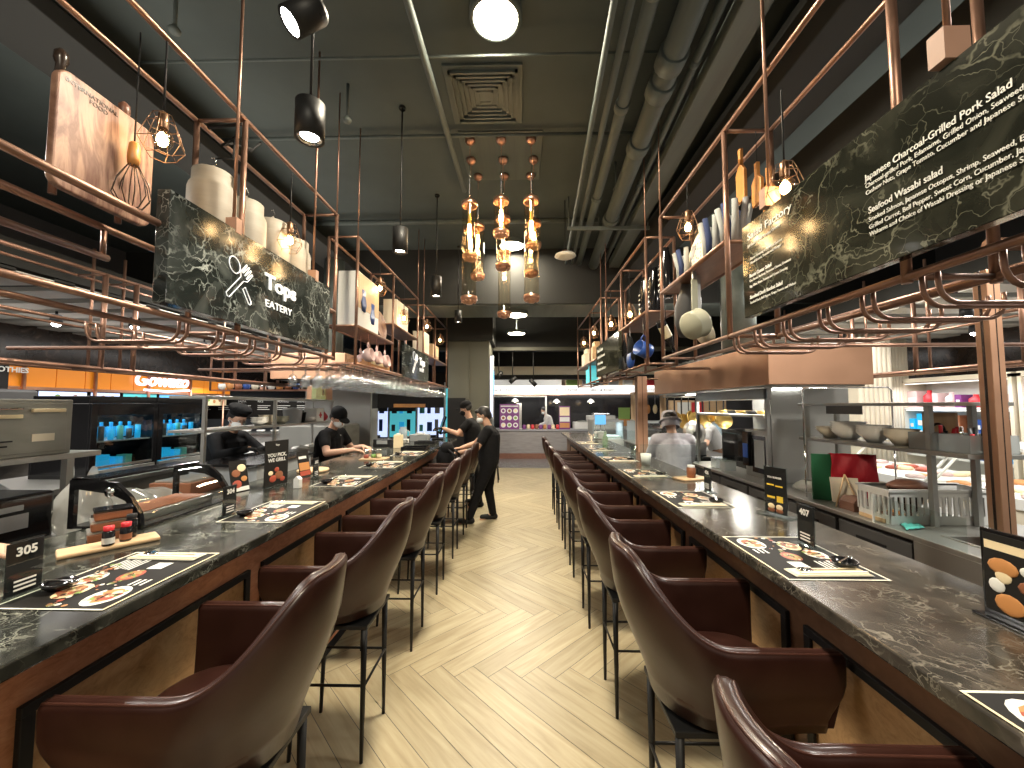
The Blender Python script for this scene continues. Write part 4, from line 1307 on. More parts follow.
MB().box(-.1, .1, -.08, .08, 0, .01, 'chrome').box(-.09, .09, -.07, .07, .01, .12, 'white_plastic').build('tray', t, bevel=.003)
MB().cyl((0, 0, .1), (0, 0, .26), .006, 'chrome').build('stem', t)
MB().box(-.09, .09, -.006, .006, .24, .40, 'screen_blue').build('sign_card', t, bevel=.003)
MB().tube([(-.09, 0, .12), (-.05, 0, .30), (.05, 0, .30), (.09, 0, .12)], .006, 'chrome').build('handle', t)

# dark backpack slung over the back of a left stool
b = MB()
b.ball((0, 0, .15), (.12, .17, .20), 'trouser_cloth', 18).ball((-.08, .02, .10), (.10, .12, .13), 'dark_grey', 14).box(-.06, .02, -.12, .12, .03, .16, 'trouser_cloth')
b.ball((.02, 0, .30), (.09, .15, .09), 'trouser_cloth', 14)
b.tube([(.06, -.12, .3), (.16, -.12, .22), (.15, -.11, .05)], .014, 'black_matte').tube([(.06, .12, .3), (.16, .12, .22), (.15, .11, .05)], .014, 'black_matte')
tag(b.build('backpack', loc=(-.98, 5.08, .745)), 'dark grey backpack leaning on the sixth left stool by the standing woman', 'bag')

# ================================================================ THINGS ON AND UNDER THE RACKS
# big cutting board standing on the left rack shelf
t = thing('cutting_board', 'large olive wood cutting board standing on the left rack', 'cutting board', (-1.70, 1.505, 2.40), R(90))
pts = []
W2, H2, rr = .188, .45, .045
for (cx_, cy_, a0) in ((W2 - rr, rr, -90), (W2 - rr, H2 - rr, 0), (-W2 + rr, H2 - rr, 90), (-W2 + rr, rr, 180)):
    pts += [(cx_ + rr * math.cos(R(a0 + q * 15)), cy_ + rr * math.sin(R(a0 + q * 15))) for q in range(7)]
MB().prism(pts, .03, 'wood_board', frame((0, .015, 0), (1, 0, 0), (0, 0, 1))).build('board', t, bevel=.006)
text('INTERNATIONAL\n            FOOD', .024, 'dark_brown_edge', t, frame((-.165, -.0165, .405), (1, 0, 0), (0, 0, 1)), 'lettering', .0004, bold=.0003)
# whisk with a wooden handle and a carved wooden spoon hanging before the board
t = thing('wire_whisk', 'hanging wire whisk with amber wooden handle in front of the cutting board', 'whisk', (-1.63, 1.55, 2.42))
for k in range(5):
    a = PI * k / 5
    c, s = math.cos(a), math.sin(a)
    MBk = MB().tube([(c * q[0], s * q[0], q[1]) for q in ((-.012, .20), (-.05, .12), (-.062, .06), (-.035, .012), (0, 0), (.035, .012), (.062, .06), (.05, .12), (.012, .20))], .0022, 'dark_brown_edge', n=5)
    MBk.build('wire', t)
MB().lathe([(0, .19), (.018, .19), (.022, .22), (.018, .28), (.012, .29), (0, .29)], (0, 0, 0), 'wood_amber', 14).build('handle', t)
MB().cyl((0, 0, .29), (0, 0, .78), .003, 'black_matte', n=6).build('cord', t)
for (x, y, z, rz, lab) in ((-1.77, 1.39, 2.86, 85, 'dark wooden mallet handle sticking up behind the cutting board'), (-1.77, 1.63, 2.84, 85, 'dark carved wooden utensil behind the right top of the cutting board')):
    b = MB().lathe([(0, 0), (.018, 0), (.014, .05), (.022, .07), (.02, .1), (.008, .115), (0, .115)], (x, y, z), 'dark_brown_edge' if y < 1.5 else 'shelf_wood', 12)
    b.cyl((x, y, z + .01), (x, y, 2.40), .012, 'shelf_wood')
    tag(b.build('wooden_utensil'), lab, 'utensil', 'wooden utensils behind the cutting board')

# row of pale canisters on the left rack
for k, (y, h, lab) in enumerate(((2.05, .47, 'tallest pale canister, nearest in the row behind the Tops sign'), (2.31, .44, 'second pale canister in the row behind the Tops sign'), (2.57, .44, 'third pale canister in the row behind the Tops sign'), (2.83, .42, 'fourth pale canister in the row behind the Tops sign'))):
    t = thing('canister', lab, 'canister', (-1.70, y, 2.408), group='pale canisters on the left rack')
    MB().lathe([(0, 0), (.106, 0), (.112, .01), (.112, h - .10), (.106, h - .08)], (0, 0, 0), 'canister', 26).build('body', t)
    MB().lathe([(.108, h - .085), (.095, h - .06), (.095, h), (.088, h + .006), (0, h + .006)], (0, 0, 0), 'canister', 26).build('lid', t)
    MB().lathe([(.018, h), (.014, h + .03), (.006, h + .05), (0, h + .05)], (0, 0, 0), 'canister', 12).tube([(0, 0, h + .05), (.0, .02, h + .075), (0, 0, h + .10), (0, -.015, h + .085)], .003, 'chrome', n=5).build('knob', t)
b = MB().tube([(-1.58, 2.25, 3.2), (-1.62, 2.22, 3.12), (-1.66, 2.15, 3.17), (-1.70, 2.1, 3.08), (-1.72, 2.2, 3.16), (-1.66, 2.3, 3.19)], .007, 'black_matte')
b.tube([(-1.66, 2.15, 3.2), (-1.63, 2.1, 3.0), (-1.69, 2.05, 2.97)], .005, 'black_matte').tube([(-1.60, 2.12, 3.22), (-1.70, 2.12, 3.21), (-1.80, 2.12, 3.2)], .009, 'black_matte')
tag(b.build('cable_coil'), 'black cable looped round the top bar of the left rack', 'cable')

# second left rack: book box, wooden plate, cups
t = thing('picture_box', 'white box with blue vase pictures and orange panel on the second left rack', 'box', (-1.70, 4.02, 2.375))
MB().box(-.10, .10, -.28, .28, 0, .56, 'white_plastic').build('box', t, bevel=.004)
MB().box(.1005, .104, -.27, .27, .20, .55, 'wood_light').build('orange_panel', t)
b = MB()
for y, z in ((-.14, .28), (.10, .20)): b.lathe([(0, -.10), (.04, -.10), (.07, -.02), (.04, .05), (.05, .12), (0, .12)], (0, 0, 0), 'blue', 16, M=Matrix.Translation((.105, y, z)) @ Matrix.Diagonal((.06, 1, 1, 1)))
b.build('vase_picture', t)
t = thing('wooden_platter', 'round woven wooden platter leaning behind the picture box', 'platter', (-1.67, 4.52, 2.375))
Mp = Matrix.Translation((0, 0, .17)) @ Matrix.Rotation(R(82), 4, 'Y')
MB().lathe([(0, 0), (.13, .0), (.165, .02), (.17, .025), (.16, .03), (.12, .012), (0, .012)], (0, 0, 0), 'wood_board', 28, M=Mp).build('plate', t)
t = thing('brown_jug', 'tall brown basket standing behind the woven platter', 'basket', (-1.75, 4.50, 2.375))
MB().lathe([(0, 0), (.05, 0), (.08, .1), (.085, .2), (.05, .42), (.055, .46), (0, .46)], (0, 0, 0), 'shelf_wood', 20).build('body', t)
MB().tube([(-.05, 0, .44), (-.03, 0, .52), (.03, 0, .52), (.05, 0, .44)], .008, 'shelf_wood').build('handle', t)
for k, (y, z, x) in enumerate(((4.02, 2.13, -1.60), (4.26, 2.13, -1.60), (4.52, 2.12, -1.60), (4.12, 2.08, -1.72), (4.36, 2.07, -1.72), (4.62, 2.07, -1.72))):
    lab = '%s pink cup hanging under the second left rack' % ordn[k]
    t = thing('pink_cup', lab, 'cup', (x, y, z), group='pink cups hanging under the rack')
    Mc = Matrix.Rotation(R(80), 4, 'Y')
    MB().lathe([(0, -.055), (.03, -.055), (.06, -.03), (.075, .01), (.07, .05), (.066, .05), (.06, 0), (0, -.04)], (0, 0, 0), 'pink', 18, M=Mc).build('bowl', t)
    MB().tube([(0, 0, .07), (.0, .02, .10), (0, 0, .135), (0, -.02, .10), (0, 0, .07)], .007, 'pink', n=6).cyl((0, 0, .13), (0, 0, 2.36 - z), .003, 'copper', n=5).build('handle', t)
for (x0, x1, y0, y1, z0, z1, c, lab, nm, ct) in ((-1.82, -1.6, 4.05, 4.7, 2.03, 2.10, 'wood_amber', 'amber wooden crate low on the second left rack', 'wooden_crate', 'crate'), (-1.80, -1.62, 5.0, 5.5, 2.62, 3.0, 'cream', 'cream box on the upper shelf of the second left rack', 'storage_box', 'box'),
                                          (-1.8, -1.62, 6.4, 6.8, 2.462, 2.85, 'cream', 'cream box on the farthest left rack', 'storage_box', 'box'), (-1.8, -1.62, 7.1, 7.6, 2.462, 2.75, 'wood_light', 'light wood box on the farthest left rack', 'wooden_crate', 'crate')):
    b = MB().box(x0, x1, y0, y1, z0, z1, c).box(x1, x1 + .004, y0 + .05, y1 - .05, z0 + (z1 - z0) * .3, z0 + (z1 - z0) * .8, 'food_cream')
    tag(b.build(nm, bevel=.005), lab, ct)

# wine glasses hanging in rows under the left racks
t0 = None
nrow = 0
for iy in range(24):
    for ix in range(5):
        y = 3.5 + iy * .2; x = -1.60 - ix * .12
        if y > 8.3: continue
        if t0 is None:
            t0 = thing('wine_glass', 'clear wine glass hanging upside down under the left copper rack', 'wine glass', group='wine glasses hung upside down under the left rack')
            MB().lathe([(0, -.002), (.034, -.001), (.034, .001), (.006, -.006), (.0045, -.075), (.008, -.084), (.030, -.10), (.040, -.135), (.034, -.195)], (0, 0, 0), 'stemware', 14).build('glass', t0)
            t0.location = (x, y, 1.975)
        else:
            dup(t0, (x, y, 1.975), .3 * ix)
gr = thing('glass_hanger', 'copper slotted hanger carrying the wine glasses on the left', 'rack', (0, 0, 0))
for ix in range(6):
    MB().box(-1.545 - ix * .12, -1.535 - ix * .12, 3.45, 8.3, 1.974, 1.982, 'copper').build('rail', gr)
MB().box(-2.17, -1.54, 3.5, 3.52, 1.982, 1.995, 'copper').box(-2.17, -1.54, 6.6, 6.62, 1.982, 1.995, 'copper').build('cross_bar', gr)

# right rack things: cloths, boards, pan, bags
for k, (y, hh, lab) in enumerate(((2.42, .26, 'striped blue and white cloth bundle nearest the menu board'), (2.66, .28, 'striped blue and white cloth in the middle of the right shelf'), (3.12, .25, 'striped cloth at the far end of the right shelf'))):
    b = MB()
    rnd = random.Random(k)
    for i in range(9):
        a = 2 * PI * i / 9
        x = 1.34 + .05 * math.cos(a); yy = y + .06 * math.sin(a)
        b.tube([(x, yy, 2.595), (x + .01 * math.cos(a), yy + .02 * math.sin(a), 2.595 + hh * .5), (x + .04 * math.cos(a), yy + .05 * math.sin(a), 2.595 + hh)], .022, ['cloth_pale', 'cloth_navy', 'cloth_pale', 'grey_plastic'][i % 4], n=8, radii=[.026, .022, .018])
    tag(b.build('striped_cloth'), lab, 'cloth', 'striped cloths on the right shelf')
b = MB()
Mp = Matrix.Translation((1.36, 2.93, 2.77)) @ Matrix.Rotation(R(-78), 4, 'Y')
b.lathe([(0, 0), (.14, .0), (.165, .012), (.168, .02), (.16, .02), (.14, .01), (0, .01)], (0, 0, 0), 'cream', 30, M=Mp)
for i in range(26):
    a = i * 2.4; r = .018 + .02 * math.sqrt(i)
    b.lathe([(0, .0205), (.008, .0205)], (r * math.cos(a), r * math.sin(a), 0), 'black_matte', 7, M=Mp)
tag(b.build('strainer_disc'), 'round cream colander disc with holes on the right shelf', 'colander')
for k, (y, z, h, lab) in enumerate(((2.38, 2.86, .34, 'amber wooden paddle board hanging nearest the salad menu board'), (2.22, 2.76, .25, 'tall amber wooden spatula behind the first post'), (2.12, 2.62, .3, 'amber wooden paddle rising above the menu board corner'))):
    t = thing('wooden_paddle', lab, 'cutting board', (1.36, y, z), group='amber wooden paddles over the menu board')
    p = [(-.045, 0), (.045, 0), (.045, h * .55), (.02, h * .66), (.012, h * .7), (.014, h), (-.014, h), (-.012, h * .7), (-.02, h * .66), (-.045, h * .55)]
    MB().prism(p, .02, 'wood_amber', frame((0, 0, 0), (0, 1, 0), (0, 0, 1))).build('board', t, bevel=.003)
    MB().cyl((.01, 0, h - .02), (.01, 0, 3.2 - z), .002, 'black_matte', n=5).build('cord', t)
# grey-green saucepan hanging by its handle at the corner post
t = thing('saucepan', 'sage green enamel saucepan hanging by its handle from the right rack', 'pan', (1.22, 2.73, 2.15))
Mp = Matrix.Rotation(R(-58), 4, 'Y') @ Matrix.Rotation(R(25), 4, 'X')
MB().lathe([(0, .0), (.09, .0), (.098, .008), (.098, .085), (.104, .09), (.100, .092), (.093, .088), (.093, .012), (0, .01)], (0, 0, 0), 'sage_enamel', 32, M=Matrix.Translation((-.05, -.03, 0)) @ Matrix.Rotation(R(68), 4, 'Y') @ Matrix.Rotation(R(-20), 4, 'X')).build('pan', t)
MB().box(-.022, .022, -.006, .006, .08, .34, 'sage_enamel').box(-.016, .016, -.007, .007, .34, .40, 'steel').build('handle', t, bevel=.004)
MB().tube([(0, 0, .39), (0, 0, .43), (-.015, 0, .47), (0, 0, .49)], .004, 'steel', n=6).build('hook', t)
t = thing('saucepan', 'smaller cream pan hanging just behind the sage saucepan', 'pan', (1.30, 2.84, 2.12))
MB().lathe([(0, .0), (.07, .0), (.078, .008), (.08, .06), (.085, .064), (.074, .06), (0, .01)], (0, 0, 0), 'cream', 28, M=Matrix.Rotation(R(70), 4, 'Y')).build('pan', t)
MB().box(-.012, .012, -.004, .004, .07, .46, 'steel').build('handle', t)
# hanging pouch, dark funnel bag, wine bottle, blue mug, aprons
t = thing('hanging_bottle', 'green wine bottle with cream label lying tilted under the right rack', 'bottle', (1.27, 3.42, 2.24))
Mb_ = Matrix.Rotation(R(18), 4, 'X') @ Matrix.Rotation(R(150), 4, 'Y')
MB().lathe([(0, -.12), (.036, -.12), (.04, -.11), (.04, .06), (.015, .12), (.015, .19), (0, .19)], (0, 0, 0), 'black_gloss', 18, M=Mb_).build('glass_body', t)
MB().lathe([(.0408, -.07), (.0408, .04)], (0, 0, 0), 'food_cream', 18, M=Mb_).build('label_band', t)
MB().cyl((0, 0, .05), (0, 0, .36), .003, 'black_matte', n=5).build('cord', t)
t = thing('leather_pouch', 'dark olive cloth pouch bulging under the right shelf', 'bag', (1.32, 3.10, 2.30))
MB().lathe([(0, -.16), (.04, -.155), (.085, -.05), (.10, .08), (.075, .20), (.07, .26), (0, .26)], (0, 0, 0), 'dark_grey', 20, M=Matrix.Rotation(R(20), 4, 'X')).build('pouch', t)
for k, (y, lab) in enumerate(((3.55, 'nearest dark jacket sleeve standing over the right rack'), (3.86, 'second dark bottle sleeve with pale print on the right rack'), (4.15, 'third dark bottle sleeve with pale print on the right rack'))):
    t = thing('dark_bottle', lab, 'bottle', (1.33, y, 2.515 if y > 3.7 else 2.59), group='dark printed bottles on the right rack')
    MB().lathe([(0, 0), (.06, 0), (.065, .01), (.06, .32), (.035, .42), (.035, .46), (0, .46)], (0, 0, 0), 'black_gloss', 18).build('glass_body', t)
    b = MB()
    for q in range(5): b.box(-.063, -.060, -.02, .02, .06 + q * .05, .075 + q * .05, 'print_white')
    b.build('printed_lines', t)
t = thing('blue_mug', 'blue enamel mug hanging from the second right rack', 'mug', (1.24, 3.95, 2.17))
MB().lathe([(0, -.07), (.072, -.07), (.078, -.06), (.078, .07), (.072, .07), (.068, -.055), (0, -.055)], (0, 0, 0), 'blue', 26, M=Matrix.Rotation(R(-70), 4, 'Y') @ Matrix.Rotation(R(20), 4, 'X')).build('cup', t)
MB().tube([(.02, 0, .07), (.03, 0, .12), (.0, 0, .15), (-.02, 0, .12), (-.01, 0, .07)], .007, 'blue').cyl((0, 0, .15), (0, 0, .33), .003, 'steel', n=5).build('handle', t)
for k, (y, w, lab) in enumerate(((4.35, .11, 'dark navy oven mitt hanging next to the blue mug'), (4.62, .10, 'grey oven mitt with a white stripe hanging from the second right rack'))):
    t = thing('oven_mitt', lab, 'mitt', (1.22, y, 2.05))
    MB().ball((0, 0, .06), (.035, w, .10), 'blue' if k == 0 else 'dark_grey', 16).ball((0, .0, .20), (.03, w * .7, .13), 'trouser_cloth', 16).ball((0, -w * .9, .10), (.025, .03, .06), 'trouser_cloth', 10).build('mitt_body', t)
    MB().tube([(0, 0, .31), (0, .01, .36), (0, 0, .43)], .004, 'white_cloth', n=5).build('loop', t)
for k, (y, z, c, nm, lab) in enumerate(((6.1, 2.02, 'cream', 'storage_bag', 'pale paper bag low on the farthest right rack'), (6.9, 2.37, 'wood_light', 'storage_bag', 'tan hanging bag on the farthest right rack'), (7.8, 2.37, 'cream', 'storage_bag', 'cream hanging bag farthest on the right rack'), (7.3, 2.02, 'screen_cyan', 'gift_bag', 'pale blue bag low on the farthest right rack'))):
    b = MB().box(1.24, 1.42, y - .16, y + .16, z, z + .26, c).prism([(-.16, 0), (.16, 0), (.10, .10), (-.10, .10)], .10, c, frame((1.28, y, z + .26), (0, 1, 0), (0, 0, 1)))
    tag(b.build(nm, bevel=.01), lab, 'bag')

# ================================================================ LEFT KITCHEN
# staff side shelf behind the bar and back worktop
tag(MB().box(-2.62, -1.99, 1.14, 3.9, .94, .97, 'steel_satin').box(-2.58, -2.02, 1.2, 3.85, 0, .94, 'dark_grey').build('prep_counter', bevel=.004), 'low steel prep counter running behind the left bar', 'counter')
tag(MB().box(-4.1, -3.25, .3, 6.6, .98, 1.02, 'steel_satin').box(-4.05, -3.3, .35, 6.55, 0, .98, 'dirty_steel').build('prep_counter', bevel=.004), 'steel back counter of the left kitchen under the black coolers', 'counter')
tag(MB().box(-3.15, -2.56, 4.3, 5.3, .94, .97, 'steel_satin').box(-3.1, -2.6, 4.35, 5.25, 0, .94, 'dark_grey').build('prep_counter', bevel=.004), 'farther steel prep counter below the pass shelf behind the server', 'counter')

# black toaster oven at the left edge
t = thing('microwave_oven', 'black microwave oven with a silver handle at the left edge behind the bar', 'oven', (-2.40, 1.50, .971))
MB().box(-.20, .20, -.32, .32, .012, .235, 'black_gloss').build('body', t, bevel=.012)
MB().box(.201, .207, -.26, .20, .17, .195, 'pale_steel').build('handle', t, bevel=.003)
MB().box(.201, .204, .10, .22, .09, .155, 'grey_plastic').build('label_plate', t)
MB().box(.201, .206, -.31, .31, .015, .03, 'chrome').build('trim', t)
for x in (-.16, .16):
    for y in (-.27, .27): MB().cyl((x, y, 0), (x, y, .014), .015, 'black_matte').build('foot', t)

# plastic bags
def bag(name, label, c, s, mat, rz=0, seed=1, ears=True):
    rnd = random.Random(seed)
    rows = []
    n = 22
    for i in range(12):
        q = i / 11
        r = (math.sin(PI * min(1, .12 + q * .80)) ** .6) * (1 - .35 * q)
        row = []
        for k in range(n):
            a = 2 * PI * k / n
            w = 1 + .12 * math.sin(5 * a + seed + q * 4) + .08 * math.sin(9 * a - q * 7) + rnd.uniform(-.04, .04)
            row.append((s[0] * r * w * math.cos(a), s[1] * r * w * math.sin(a), s[2] * q))
        rows.append(row)
    b = MB().grid(rows, mat, closed_v=True)
    b.add([(s[0] * .5 * math.cos(2 * PI * k / 12), s[1] * .5 * math.sin(2 * PI * k / 12), .001) for k in range(12)], [tuple(range(12))], mat)
    if ears:
        for sx in (-1, 1):
            b.grid([[(sx * s[0] * .15, -s[1] * .1, s[2] * .92), (sx * s[0] * .45, s[1] * .1, s[2] * .95)], [(sx * s[0] * .30, -.01, s[2] * 1.2), (sx * s[0] * .5, .02, s[2] * 1.18)], [(sx * s[0] * .38, 0, s[2] * 1.33), (sx * s[0] * .44, .01, s[2] * 1.3)]], mat)
    o = b.build(name, loc=c, rot=(0, 0, rz), sub=1)
    return tag(o, label, 'bag')


bag('plastic_bag', 'upright translucent plastic bag beside the black microwave', (-2.20, 1.93, .972), (.13, .13, .25), 'cling_film', 0, 2)
bag('plastic_bag', 'lower crumpled translucent bag of food boxes behind the jars', (-2.28, 2.22, .972), (.17, .17, .15), 'cling_film', 0, 5, ears=False)
bag('plastic_bag', 'flattened clear plastic bag in the middle of the left prep counter', (-2.36, 2.50, .972), (.16, .14, .10), 'cling_film', 0, 9, ears=False)
tag(MB().box(-2.60, -2.30, 2.70, 3.3, .972, 1.06, 'food_brown').box(-2.58, -2.32, 2.72, 3.28, 1.06, 1.075, 'cling_film').build('wooden_tray', bevel=.006), 'long brown tray on the left prep counter below the coolers', 'tray')

# raised steel shelf carrying the grey steel appliance
sh = thing('steel_shelf', 'steel bracket shelf carrying the grey steel appliance at the left edge', 'shelf', (0, 0, 0))
MB().box(-3.1, -2.58, 1.1, 2.36, 1.30, 1.33, 'steel_satin').build('shelf_board', sh, bevel=.003)
for y in (1.2, 2.2):
    for x in (-2.60, -3.06): MB().box(x - .018, x + .018, y - .018, y + .018, .97 if x > -2.7 else 0, 1.30, 'steel_satin').build('post', sh)
t = thing('steel_appliance', 'grey worn steel appliance box with door handles on the raised shelf at left', 'appliance', (-2.84, 1.72, 1.331))
MB().box(-.24, .24, -.5, .49, 0, .305, 'dirty_steel').build('body', t, bevel=.006)
MB().box(.241, .246, -.45, .0, .02, .285, 'dirty_steel').box(.241, .246, .02, .46, .02, .285, 'dirty_steel').build('door', t, bevel=.003)
MB().box(.247, .262, .08, .25, .25, .262, 'chrome').box(.247, .262, .29, .44, .235, .255, 'food_cream').box(.247, .262, .10, .25, .205, .225, 'food_cream').build('handle', t, bevel=.003)
MB().box(.247, .25, .30, .40, .08, .12, 'cream').box(.247, .252, .05, .22, .085, .092, 'black_matte').box(.247, .252, .08, .2, .06, .067, 'black_matte').build('label_plate', t)
tag(MB().box(-3.18, -3.12, 1.3, 1.62, 1.03, 1.28, 'red').box(-3.119, -3.116, 1.34, 1.58, 1.1, 1.12, 'print_white').box(-3.119, -3.116, 1.38, 1.56, 1.18, 1.2, 'print_white').build('red_carton', bevel=.004), 'red carton with white marks under the raised steel shelf', 'carton')
bag('plastic_wrap_roll', 'bulky translucent wrapped parcel under the raised steel shelf', (-2.85, 1.95, .972), (.16, .22, .26), 'milky_plastic', 0, 12, ears=False)

# two black coolers
for k, (y0, y1, lab) in enumerate(((3.03, 3.60, 'black glass-door cooler with blue glowing contents, nearer of the two'), (3.605, 4.14, 'black glass-door cooler, the farther one beside the cook'))):
    t = thing('drinks_cooler', lab, 'cooler', (-3.60, y0, 1.021))
    w = y1 - y0
    b = MB().box(-.30, .17, 0, w, 0, .03, 'black_metal').box(-.30, .17, 0, w, .60, .66, 'black_gloss').box(-.30, -.28, 0, w, .03, .60, 'black_gloss').box(-.28, .17, 0, .03, .03, .60, 'black_gloss').box(-.28, .17, w - .03, w, .03, .60, 'black_gloss')
    b.build('cabinet', t, bevel=.004)
    d = MB().box(.171, .19, 0.0, .05, .07, .60, 'black_gloss').box(.171, .19, w - .04, w, .07, .60, 'black_gloss').box(.171, .19, .05, w - .04, .50, .60, 'black_gloss').box(.171, .19, .05, w - .04, .07, .09, 'steel').build('door', t, bevel=.003)
    MB().box(.178, .182, .05, w - .04, .09, .50, 'glass').build('door_pane', d)
    MB().box(.171, .20, .02, w - .02, 0.01, .06, 'steel_satin').build('grille', t, bevel=.003)
    MB().box(-.26, .15, .03, w - .03, .28, .29, 'pale_steel').build('shelf', t)
    b = MB()
    for q in range(6):
        yy = .07 + q * .08
        b.cyl((.02, yy, .31), (.02, yy, .40), .028, 'glow_blue', n=10).cyl((.02, yy, .40), (.02, yy, .44), .012, 'glow_blue', n=8)
    for q in range(6): b.cyl((.09, .09 + q * .078, .29), (.09, .09 + q * .078, .29 + .09 + .03 * (q % 2)), .02, ['teal', 'dark_grey', 'glow_blue'][q % 3], n=8)
    b.box(.0, .12, .10, .22, .05, .17, 'glow_blue').box(.0, .12, .27, .33, .05, .14, 'glow_blue').box(.02, .10, .37, .43, .05, .15, 'teal')
    b.build('bottles_inside', t)
    lamp('AREA', 'cooler_light', (-.06, w / 2, .585), 1.6, (.35, .75, 1), size=.3, parent=t)

# steel pass shelf with crockery
sh = thing('steel_pass_shelf', 'two-tier steel pass shelf with bowls and boxes in the left kitchen', 'shelf', (0, 0, 0))
for y in (3.06, 3.95, 5.15):
    for x in ((-2.52, -2.78) if y > 4 else (-2.52,)): MB().box(x - .013, x + .013, y - .013, y + .013, .94 if y > 4.6 else 0, 1.68, 'steel_satin').build('post', sh)
for z, nm in ((1.385, 'lower_board'), (1.66, 'upper_board')):
    MB().box(-2.80, -2.50, 3.04, 5.18, z, z + .022, 'steel_satin').build(nm, sh, bevel=.002)
k = 0
for (y, x, r, n, c, lab) in ((3.86, -2.62, .080, 3, 'white_ceramic', 'stack of white bowls nearest on the left pass shelf'), (4.04, -2.66, .082, 4, 'cream', 'stack of cream bowls second on the left pass shelf'), (4.22, -2.62, .080, 3, 'sage_enamel', 'stack of olive bowls on the left pass shelf'), (4.75, -2.62, .10, 2, 'white_ceramic', 'low stack of white dishes near the red bag')):
    b = MB()
    for q in range(n):
        b.lathe([(0, q * .018), (r * .45, q * .018), (r, q * .018 + .045), (r * .96, q * .018 + .045), (r * .42, q * .018 + .006), (0, q * .018 + .006)], (x, y, 1.4075), c, 20)
    tag(b.build('bowl_stack'), lab, 'bowls')
tag(MB().lathe([(0, 0), (.085, 0), (.09, .01), (.10, .15), (.105, .155), (.095, .165), (0, .175)], (-2.62, 4.43, 1.4075), 'milky_plastic', 24).build('plastic_tub'), 'tall translucent white tub in the middle of the left pass shelf', 'tub')
tag(MB().lathe([(0, 0), (.03, 0), (.042, .11), (.044, .11), (.044, .12), (0, .12)], (-2.60, 4.59, 1.4075), 'black_matte', 20).build('paper_cup'), 'black cup right of the white tub on the left pass shelf', 'cup')
tag(MB().box(-2.72, -2.56, 4.84, 5.02, 1.4075, 1.57, 'print_white').box(-2.559, -2.556, 4.92, 4.95, 1.45, 1.52, 'red').box(-2.559, -2.556, 4.90, 4.97, 1.475, 1.495, 'red').build('medicine_box', bevel=.004), 'white box with a red cross mark on the left pass shelf', 'box')
bag('red_bag', 'crumpled red bag at the far end of the left pass shelf', (-2.62, 5.09, 1.4078), (.08, .075, .12), 'red', 0, 3, ears=False)
# bowls on the farther prep counter seen under the pass shelf
for k, (y, r, lab) in enumerate(((4.75, .10, 'white lidded bowl on the prep counter below the pass shelf, nearer'), (5.02, .085, 'white lidded bowl on the prep counter below the pass shelf, farther'))):
    tag(MB().lathe([(0, 0), (r * .6, 0), (r, .10), (r * 1.05, .11), (r * .9, .13), (0, .15)], (-2.70, y, .971), 'white_ceramic', 22).build('lidded_bowl'), lab, 'bowl')

# pale grey raised cabinet with black top in front of the cook
t = thing('induction_cabinet', 'pale grey cabinet with glossy black top in front of the cook in the beret', 'cabinet', (-2.33, 2.86, .971))
t.location = (-2.36, 3.42, .971)
MB().box(-.22, .32, -.42, .36, 0, .16, 'pale_steel').build('body', t, bevel=.006)
MB().box(-.24, .34, -.45, .38, .16, .18, 'black_gloss').build('hob_top', t, bevel=.004)

# steel undercounter fridge and steel wall
t = thing('steel_fridge', 'grey steel fridge with two doors behind the polo-shirted server', 'fridge', (-3.0, 5.9, 0))
MB().box(-.35, .3, -.55, .55, .08, 1.32, 'steel_satin').build('body', t, bevel=.008)
for y in (-.27, .27):
    d = MB().box(.301, .325, y - .26, y + .26, .12, 1.30, 'dirty_steel').build('door', t, bevel=.004)
    MB().box(.326, .345, y + (.18 if y < 0 else -.20), y + (.20 if y < 0 else -.18), .7, 1.15, 'chrome').build('handle', d)
MB().box(-.3, .25, -.5, .5, 0, .08, 'black_matte').build('plinth', t)
tag(MB().box(-3.75, -2.6, 6.7, 6.76, 0, 2.05, 'steel_satin').build('steel_partition'), 'brushed steel partition wall in the left kitchen', 'partition')
t = thing('extractor_hood', 'copper clad extractor hood over the left kitchen', 'hood', (0, 0, 0))
MB().box(-3.5, -2.45, 5.35, 6.65, 1.98, 2.34, 'copper_sheet').build('body', t, bevel=.004)
MB().box(-3.45, -2.5, 5.4, 6.6, 1.965, 1.98, 'black_metal').cyl((-2.95, 6.0, 2.34), (-2.95, 6.0, 3.89), .15, 'ceiling_pipe', n=20).build('duct', t)
# gin bottle standing on the pass shelf top
t = thing('gin_bottle', 'square pale green bottle with a keyhole label on top of the left pass shelf', 'bottle', (-2.60, 4.95, 1.6825))
MB().box(-.06, .06, -.06, .06, 0, .20, 'bottle_glass').lathe([(.05, .20), (.022, .24), (.02, .30), (0, .30)], (0, 0, 0), 'bottle_glass', 16).build('glass_body', t, bevel=.006)
MB().box(.061, .063, -.035, .035, .05, .15, 'food_cream').lathe([(0, .012), (.011, .012)], (0, 0, 0), 'black_matte', 12, M=Matrix.Translation((.052, 0, .11)) @ Matrix.Rotation(R(90), 4, 'Y')).box(.063, .0645, -.004, .004, .08, .108, 'black_matte').build('label_band', t)
tag(MB().box(-2.78, -2.52, 5.0, 5.16, 1.6825, 1.86, 'copper_sheet').build('pink_carton', bevel=.004), 'pinkish carton next to the square green bottle', 'carton')
# black tall cabinet and blue door beyond
t = thing('tall_cabinet', 'black tall cabinet with a pale blue lit door beyond the server', 'cabinet', (-2.95, 7.4, 0))
MB().box(-.35, .1, -.3, .3, 0, 1.9, 'black_matte').build('body', t, bevel=.004)
MB().box(.101, .12, -.28, .28, .3, 1.55, 'pale_steel').build('door', t, bevel=.003)

